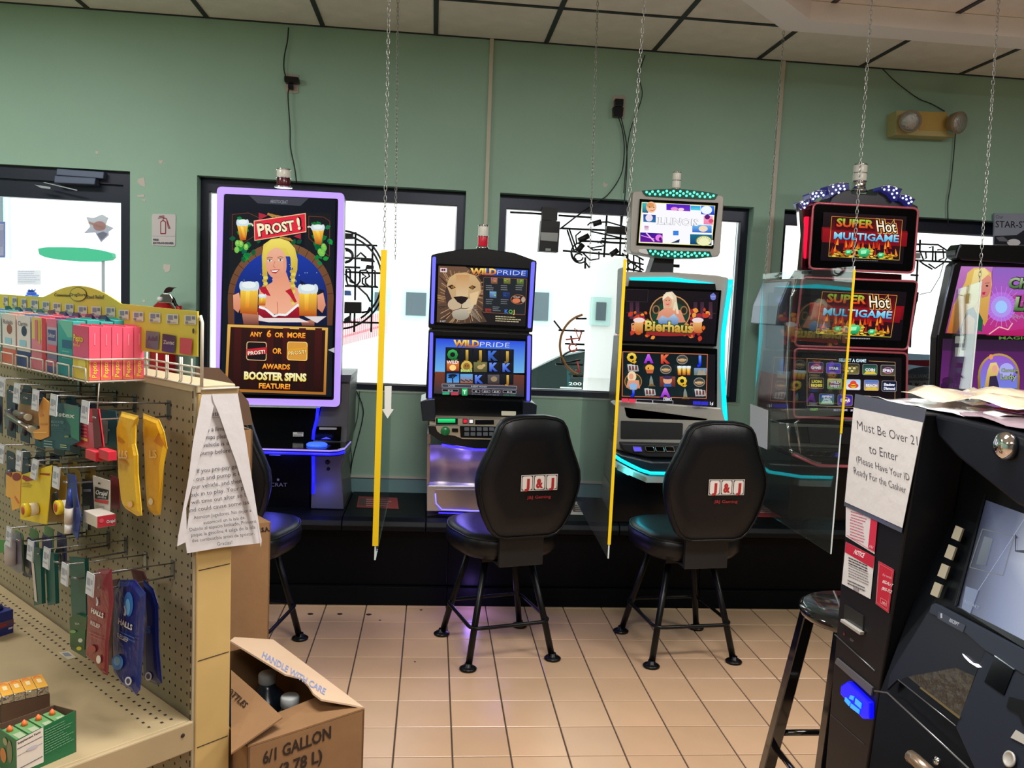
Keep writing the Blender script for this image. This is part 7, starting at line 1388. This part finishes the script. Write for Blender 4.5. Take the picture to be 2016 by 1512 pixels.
MB().prism([P(.0, .0, z6), P(.285, 0, z6), P(.24, .12, z6-.02), P(.03, .13, z6-.006)], (0, 0, .004)).build('front_flap', CARD, bxA)
DB = mat('dark_blue_bottle', (34, 44, 56), .2, alpha=1)
for i_, (u, v) in enumerate(((.085, .21), (.2, .22), (.075, .36), (.2, .38))):
    p = P(u, v, .305); t = thing('gallon_bottle', 'dark gallon bottle in the open carton, '+('nearest the printed side', 'under the left flap', 'by the right flap', 'back corner')[i_], 'bottle', tuple(p), group='gallon bottles in the open carton')
    MB().lathe([(.001, 0), (.058, .001), (.06, .02), (.06, .16), (.045, .21), (.022, .235), (.02, .25)], p, n=20).build('bottle', DB, t); MB().lathe([(.021, .245), (.023, .248), (.023, .268), (.02, .272), (.001, .272)], p, n=20).build('cap', mat('pale_cap', (176, 180, 180), .4), t)
C2 = (-.449, 2.435)
CBX('cardboard_box', 'bottom carton of the tall stack by the shelf unit', C2, .3, .4, 0, .443)
bxB, P2 = CBX('cardboard_box', 'plain upright carton marked U.S.A in the stack by the shelf unit', C2, .3, .4, .448, .9)
nB = nA; A = Art(lambda x, y: atP(x, y, P2(0, 0, 0)+nB*.0008, nB), c, nB, .0003); A.text('MADE IN U.S.A.', 524, 234, 24, INK, wd=190, dx=(1, -.12), al='r', off=.04); A.build('carton_print', bxB, PRNT)
p3 = atY(496, 930, 2.36)
bxC, P3_ = CBX('cardboard_box', 'top carton with raised dark flap behind the paper notice', (p3.x, p3.y), .25, .36, .906, 1.185, True)
pC = P3_(0, 0, 1.0)+nA*.001; fC = [atP(*q_, pC, nA) for q_ in ((384, 722), (430, 724), (460, 755), (488, 790), (497, 836), (384, 842))]
MB().prism(fC, nA*.004).build('front_flap', CARDD, bxC)
MB().prism([P3_(.25, .0, 1.187), P3_(.25, .36, 1.187), P3_(.26, .33, 1.29), P3_(.26, .04, 1.29)], (.003, .002, 0)).build('left_flap', CARDD, bxC)

# ================================================================== PAYOUT KIOSK on the right
KX = .97
kb = thing('payout_kiosk', 'black payout kiosk with slanted screen and posted notices at the right', 'kiosk', (1.2, 1.4, 0))
KB = mat('kiosk_black', (6, 8, 13), .35, spec=.3); KG_ = mat('kiosk_grey', (40, 45, 56), .4, spec=.3)
pl_ = [(1.822, 0), (1.822, 1.385), (1.552, 1.385), (1.652, .545), (1.70, 0)]
MB().prism([(KX, y, z) for y, z in pl_], (.10, 0, 0)).build('side_column', mat('kiosk_column', (14, 15, 19), .45, spec=.3), kb, bevel=.004)
MB().box(KX+.10, 1.55, .75, 1.82, 0, 1.385).build('cabinet', KB, kb)
MB().prism([(KX+.02, y, z) for y, z in [(1.553, 1.384), (1.535, 1.345), (1.47, 1.315), (1.3, 1.265), (.75, 1.24), (.75, 1.384)]], (.1, 0, 0)).build('hood', mat('kiosk_hood', (11, 14, 22), .4, spec=.3), kb, bevel=.006)
p = atX(1981, 878, KX+.015); MB().lathe([(.024, -.004), (.024, .004), (.021, .011), (.012, .016), (.001, .018)], p, (-1, 0, 0), 28).build('chrome_lock', CHR, kb)
Q0, QN = Vector((1.05, 1.5, 1.151)), Vector((-1, 0, .3)).normalized()
qp = lambda x, y: atP(x, y, Q0, QN)
def qslab(pts, d, name, m_, off=0, bevel=0, cr_=ID):
    return MB().prism([atP(*cr_(*p), Q0+QN*off, QN) for p in pts], -QN*d).build(name, m_, kb, bevel=bevel)
qa, qb = qp(1722, 1362), qp(1696, 1545)
bz = [(1.60, 1.30), (.75, 1.30), (.75, .30), (qb.y-.03, .30), (qb.y, qb.z), (qa.y, qa.z)]
MB().prism([Vector((Q0.x+.3*(z-Q0.z)+.012, y, z)) for y, z in bz], (.06, 0, 0)).build('fascia', KB, kb)
c = Crop(1820, 820, 3.602)
ks = [(440, 480), (215, 1340), (700, 1640), (1500, 2000), (1500, 900), (706, 560)]
qslab(ks, .008, 'screen', BLKG, .002, cr_=c)
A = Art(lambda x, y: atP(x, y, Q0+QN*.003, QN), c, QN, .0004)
def grad(A, pts, cols): A.raw(pts, [list(range(len(pts)))], cols)
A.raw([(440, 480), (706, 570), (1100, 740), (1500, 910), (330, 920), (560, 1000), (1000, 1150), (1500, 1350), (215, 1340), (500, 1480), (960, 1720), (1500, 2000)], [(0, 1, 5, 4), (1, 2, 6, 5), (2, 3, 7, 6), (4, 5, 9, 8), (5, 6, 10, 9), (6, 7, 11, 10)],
      [(20, 22, 30), (72, 78, 98), (150, 160, 190), (190, 200, 225), (24, 27, 36), (120, 128, 160), (240, 245, 252), (230, 236, 250), (30, 34, 48), (120, 130, 165), (190, 200, 225), (200, 208, 230)])  # glare on the screen painted into the vertex colours, brightest to the right
A.line([(710, 730), (380, 1240)], 4, (160, 170, 196)); A.frame([(415, 800), (640, 850), (560, 1130), (325, 1070)], 6, (110, 114, 110)); A.poly([(430, 850), (490, 870), (440, 1060), (370, 1050)], (110, 118, 130), (90, 98, 110))
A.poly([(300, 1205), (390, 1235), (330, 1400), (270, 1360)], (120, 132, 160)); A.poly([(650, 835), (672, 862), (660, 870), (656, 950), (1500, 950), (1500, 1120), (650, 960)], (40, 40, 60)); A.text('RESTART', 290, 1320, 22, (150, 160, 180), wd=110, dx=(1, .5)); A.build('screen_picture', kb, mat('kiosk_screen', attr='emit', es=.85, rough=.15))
qslab([(215, 1345), (440, 480), (430, 470), (706, 545), (706, 575), (452, 500), (232, 1340)], .01, 'screen_rim', KB, .006, cr_=c)
for x_, y_ in ((222, 772), (172, 906), (123, 1040), (73, 1172)): qslab([(x_, y_), (x_+50, y_+22), (x_+18, y_+112), (x_-33, y_+88)], .004, 'side_key', mat('grey_beige_key', (150, 142, 124), .5), .006, cr_=c)
c = Crop(1560, 1130, 3.958)
qslab([(1080, 238), (1110, 225), (1805, 590), (2400, 900), (2400, 1100), (1805, 790), (1490, 590), (1340, 460), (1060, 300)], .014, 'screen_bezel', KG_, .008, .002, c)
A = Art(lambda x, y: atP(x, y, Q0+QN*.009, QN), c, QN, .0004); A.poly([(1140, 290), (1350, 400), (1330, 455), (1130, 345)], (50, 54, 66)); A.text('RECEIPT', 1222, 370, 26, (160, 166, 176), wd=80, dx=(1, .5), off=.02); A.rect(1158, 308, 1172, 345, (150, 156, 166)); A.build('bezel_print', kb, PRNT)
qslab([(1500, 590), (1805, 780), (2400, 1090), (2400, 2000), (1500, 1700), (1270, 1190), (1420, 800)], .012, 'grey_faceplate', mat('kiosk_faceplate', (30, 34, 45), .4, spec=.3), .006, .002, c)
qslab([(1578, 640), (1725, 745), (1645, 945), (1495, 840)], .004, 'card_window', BLKG, .008, cr_=c); qslab([(1575, 632), (1730, 740), (1728, 748), (1574, 640)], .004, 'window_trim', CHR, .01, cr_=c)
qslab([(1690, 955), (1805, 985), (2000, 1100), (2000, 1300), (1790, 1170), (1760, 1090), (1665, 1040)], .006, 'card_slot_recess', BLKP, .009, cr_=c)
qslab([(1740, 1215), (1830, 1270), (1830, 1340), (1700, 1275)], .006, 'slot_lip', SILV, .009, cr_=c)
pB = atP(*c(1697, 1445), Q0+QN*.01, QN); MB().lathe([(.0125, 0), (.013, .003), (.010, .004), (.0095, .003), (.001, .003)], pB, QN, 24).build('round_button', SILV, kb)
# dispenser recess with tray
qslab([(740, 900), (760, 780), (1100, 230), (1340, 460), (1505, 590), (1420, 800), (1270, 1190), (820, 820)], .004, 'dispenser_recess', mat('dark_navy_recess', (10, 11, 20), .3), .003, cr_=c)
trp = [atP(*c(*q_), Q0+QN*.006, QN) for q_ in ((900, 800), (1270, 730), (1420, 800), (1300, 1130))]
MB().prism(trp, -QN*.003).build('tray_plate', mat('scratched_bronze', (92, 84, 74), .3, metal=.7, bump=(50, .5)), kb)
qslab([(900, 800), (1300, 1130), (1290, 1180), (830, 830)], .004, 'tray_lip', BLKP, .006, cr_=c); qslab([(1000, 880), (1305, 1112), (1300, 1130), (990, 888)], .002, 'tray_edge', mat('brass_edge', (140, 120, 80), .3, metal=.7), .009, cr_=c)
qslab([(1322, 620), (1345, 640), (1400, 690), (1440, 700), (1470, 725), (1440, 728), (1380, 690), (1340, 650)], .003, 'tray_light', emi('white_lamp', (235, 228, 250), 1.2), .008, cr_=c)
MB().tube([atP(*c(*q_), Q0+QN*.008, QN) for q_ in ((640, 910), (740, 925), (1390, 1530))], .0018, 6).build('panel_seam', mat('seam_metal', (120, 122, 126), .3, metal=.8), kb)
MB().tube([atP(*c(*q_), Q0+QN*.007, QN) for q_ in ((825, 825), (1275, 1185))], .0012, 6).build('panel_seam', MATS['seam_metal'], kb)
pH = [atP(*c(*q_), Q0+QN*.02, QN) for q_ in ((920, 1420), (960, 1450), (1080, 1560))]; MB().tube(pH, .012, 10).build('door_handle', mat('bronze_handle', (150, 130, 110), .3, metal=.7), kb)
pK = atP(*c(1135, 1460), Q0+QN*.008, QN); MB().lathe([(.008, 0), (.008, .006), (.001, .007)], pK, QN, 14).build('key_lock', CHR, kb)
# column fittings
def cslab(pts, d, name, m_, off=0, bevel=0): return MB().prism([atX(*c(*p), KX-off) for p in pts], (d, 0, 0)).build(name, m_, kb, bevel=bevel)
cslab([(405, 235), (552, 325), (545, 462), (400, 370)], .003, 'ticket_window', mat('smoked_window', (36, 40, 40), .2), .002)
cslab([(375, 350), (530, 452), (522, 475), (372, 372)], .01, 'ticket_lip', SILV, .012, .001)
cslab([(345, 655), (622, 885), (612, 950), (330, 695)], .004, 'acceptor_cap', mat('mid_grey', (84, 84, 90), .4), .004)
cslab([(375, 870), (430, 835), (600, 1000), (600, 1130), (545, 1130), (370, 935)], .012, 'bill_acceptor', emi('acceptor_blue', (10, 10, 255), 1.0), .012, .003)
for pts in ([(450, 945), (478, 955), (470, 985), (440, 970)], [(490, 970), (535, 1010), (530, 1050), (485, 1010)], [(410, 960), (450, 1000), (440, 1030), (405, 990)], [(455, 1010), (520, 1060), (515, 1090), (450, 1040)]): cslab(pts, .002, 'acceptor_glow', emi('cyan_glow', (40, 130, 255), 1.3), .0145)
MB().tube([atX(*c(*q_), KX-.001) for q_ in ((330, 470), (642, 755))], .0013, 5).build('column_seam', MATS['seam_metal'], kb)
MB().tube([atX(*c(*q_), KX-.0005) for q_ in ((300, 1095), (560, 1330))], .0008, 5).build('column_seam', mat('dark_seam', (50, 50, 54), .4), kb)
A = Art(lambda x, y: atX(x, y, KX-.0012), c, (-1, 0, 0), .0003); A.poly([(400, 450), (412, 475), (396, 478)], (120, 40, 40)); A.text('TICKET', 445, 510, 16, (130, 130, 130), wd=36, dx=(1, .8)); A.build('column_print', kb, PRNT)
# notices on the column
c = Crop(1600, 760, 3.779)
def notice(label, pts, art, off=.0015, sleeve=None):
    n_ = thing('posted_notice', label, 'notice', tuple(atX(*c(*pts[0]), KX)))
    if sleeve: MB().prism([atX(*c(*p), KX-off+.0005) for p in sleeve], (-.0006, 0, 0)).build('plastic_sleeve', mat('clear_sleeve', (84, 88, 100), .12), n_)
    MB().prism([atX(*c(*p), KX-off-.0006) for p in pts], (-.0005, 0, 0)).build('sheet', PAPER, n_)
    A = Art(lambda x, y: atX(x, y, KX-off-.0013), c, (-1, 0, 0), .0002); art(A); A.build('print', n_, PRNT); return n_
def a21(A):
    K = (66, 64, 72)
    A.text('Must Be Over 21', 332, 322, 72, K, wd=465, dx=(1, .27), up=(-.06, -1), off=-.01); A.text('to Enter', 422, 498, 72, K, wd=222, dx=(1, .29), up=(-.06, -1), off=-.01); A.text('(Please Have Your ID', 328, 568, 56, K, wd=418, dx=(1, .35), up=(-.08, -1), off=-.01); A.text('Ready For the Cashier', 310, 652, 56, K, wd=415, dx=(1, .38), up=(-.08, -1), off=-.01)
notice('white MUST BE OVER 21 paper in a clear sleeve on the kiosk', [(305, 160), (822, 272), (668, 1056), (240, 862)], a21, .004, [(318, 58), (848, 172), (662, 1092), (234, 890)])
def apk(A): A.poly([(248, 860), (485, 950), (460, 1250), (246, 1118)], (214, 206, 210)); A.poly([(438, 930), (488, 952), (462, 1236), (412, 1205)], (196, 44, 70)); blank_text_lines(A, 285, 930, 405, 3, 22, (196, 90, 110), 7, .3, 3); blank_text_lines(A, 280, 990, 400, 7, 22, (196, 90, 110), 7, .35, 8); A.line([(255, 1108), (455, 1236)], 3, (196, 44, 70)); A.text('J&J', 420, 1195, 18, (230, 190, 200), wd=32, dx=(1, .5))
notice('white and red rules leaflet partly under the over 21 paper', [(248, 860), (485, 950), (460, 1250), (246, 1118)], apk, .001)
def anot(A): A.poly([(248, 1158), (462, 1270), (450, 1358), (240, 1236)], (186, 34, 60)); A.text('NOTICE', 305, 1245, 34, (240, 220, 225), wd=80, dx=(1, .45), off=.03); blank_text_lines(A, 268, 1272, 415, 3, 20, (60, 56, 62), 9, .45, 5, .85); blank_text_lines(A, 268, 1330, 420, 5, 20, (110, 100, 110), 6, .45, 6, .85); blank_text_lines(A, 262, 1440, 405, 2, 22, (80, 76, 80), 9, .45, 7, .85); A.rect(305, 1490, 345, 1515, (150, 140, 150), sk=.4)
notice('white NOTICE poster with a red heading on the kiosk', [(248, 1158), (462, 1270), (430, 1585), (218, 1470)], anot, .001)
def ared(A): A.poly([(492, 1302), (606, 1366), (566, 1690), (470, 1620)], (186, 34, 56)); A.text('For service', 520, 1410, 18, (235, 190, 196), wd=72, dx=(1, .4)); A.text('855-PLAY', 518, 1462, 22, (240, 210, 214), wd=84, dx=(1, .42), off=.03); A.text('(855-752', 514, 1512, 22, (240, 210, 214), wd=80, dx=(1, .42), off=.03); A.frame([(500, 1322), (596, 1376), (560, 1670), (478, 1608)], 2.5, (220, 120, 130)); A.frame([(510, 1575), (556, 1602), (552, 1640), (506, 1612)], 2, (230, 170, 176)); A.text('J&J', 514, 1612, 16, (235, 190, 196), wd=34, dx=(1, .5))
notice('narrow red service phone sticker on the kiosk beside the NOTICE poster', [(492, 1302), (606, 1366), (566, 1690), (470, 1620)], ared, .001)
# papers lying on top
def sheet(label, cx, cy, w_, d_, rot, z, cols, seed, amp=.012, n=9, stripe=None):
    r = random.Random(seed); ph = [r.uniform(0, 6) for _ in range(6)]; mb = MB(); V = []
    for i in range(n+1):
        for j in range(n+1):
            u, v = i/n-.5, j/n-.5; x, y = u*w_, v*d_; zz = z+amp*(.5+.5*sa(7*u+5*v+ph[0])*ca(6*v-3*u+ph[1]))+.004*sa(17*u+ph[2])*sa(15*v+ph[3])
            V.append((cx+x*ca(rot)-y*sa(rot), cy+x*sa(rot)+y*ca(rot), max(zz, z)))
    F_ = [(i*(n+1)+j, (i+1)*(n+1)+j, (i+1)*(n+1)+j+1, i*(n+1)+j+1) for i in range(n) for j in range(n)]
    mb.add(V, F_, 0, True); m_ = cols
    o = mb.build('loose_paper', m_, None, label=label, cat='paper', group='loose papers on top of the kiosk')
    md = o.modifiers.new('t', 'SOLIDIFY'); md.thickness = .0006; return o
GLP = mat('glossy_tan_paper', (216, 196, 168), .2, coat=.6, bump=(12, .5)); GLR = mat('red_paper', (196, 60, 66), .35); GLW = mat('glossy_white_paper', (226, 222, 224), .15, coat=.5, bump=(10, .4))
sheet('white glossy paper lying flat on top of the kiosk', 1.14, 1.66, .28, .3, .1, 1.3865, GLW, 1, .008)
sheet('purple-grey glossy paper near the kiosk front edge', 1.16, 1.38, .3, .34, -.05, 1.388, mat('mauve_paper', (150, 130, 140), .25, coat=.5, bump=(14, .6)), 5, .006)
sheet('crumpled tan glossy paper raised on the kiosk top', 1.2, 1.66, .3, .26, .5, 1.398, GLP, 3, .03, 11)
sheet('red printed paper under the tan paper on the kiosk', 1.27, 1.52, .26, .16, .15, 1.394, GLR, 4, .006)
sheet('second tan paper behind on the kiosk top', 1.38, 1.55, .3, .3, .9, 1.40, GLP, 6, .022, 11)

# ================================================================== BAR STOOL behind the kiosk
bs = thing('bar_stool', 'glossy black round bar stool half hidden behind the kiosk', 'stool', (1.235, 2.2, 0))
GB = mat('black_lacquer', (12, 10, 14), .08, coat=1)
MB().lathe([(.001, .712), (.14, .712), (.158, .718), (.165, .73), (.163, .742), (.15, .748), (.001, .746)], (1.235, 2.2, 0), n=40).build('seat', GB, bs)
for sx, sy in ((-1, -1), (1, -1), (1, 1), (-1, 1)):
    a_, b_ = Vector((1.235+sx*.10, 2.2+sy*.10, .714)), Vector((1.235+sx*.185, 2.2+sy*.185, 0)); w2 = .018
    MB().loft([[q_+Vector((dx_*w2, dy_*w2, 0)) for dx_, dy_ in ((-1, -1), (1, -1), (1, 1), (-1, 1))] for q_ in (b_, a_)], sm=False).build('leg', GB, bs, bevel=.003)
for a_, b_, z in (((-1, -1), (1, -1), .3), ((1, -1), (1, 1), .26), ((1, 1), (-1, 1), .3), ((-1, 1), (-1, -1), .26)):
    k = .185-.085*z/.714; MB().tube([(1.235+a_[0]*k, 2.2+a_[1]*k, z), (1.235+b_[0]*k, 2.2+b_[1]*k, z)], .010, 10).build('rung', GB, bs)

# seat the machines exactly on the bench
for r_ in (m1, m2, m3, m4, m5):
    for o in KIDS.get(r_.name, []):
        if o.type != 'MESH': continue
        zs = [v.co.z for v in o.data.vertices]
        low = min(zs)
        for v in o.data.vertices:
            if v.co.z < PZ+.001 or (o.name.startswith('belly') and v.co.z < low+.02): v.co.z = PZ+.001

# added point lamps that strengthen the coloured spill of the machines' light strips
def glow(name, loc, col, e, r=.03):
    l = bpy.data.lights.new(name, 'POINT'); l.color = col; l.energy = e; l.shadow_soft_size = r; o = bpy.data.objects.new(name, l); COL.objects.link(o); o.location = loc
glow('blue_glow', atY(628, 985, 4.18), (.08, .08, 1), .45); glow('blue_glow', atY(540, 905, 4.14), (.1, .1, 1), .8)
glow('violet_glow', atY(905, 895, 4.22), (.25, .2, 1), 1.6); glow('violet_glow', atY(1000, 960, 4.2), (.25, .2, 1), 1.0); glow('violet_glow', atY(930, 1170, 4.12), (.35, .2, 1), .7)
glow('cyan_glow', atY(1245, 935, 4.05), (.05, .8, 1), .5)
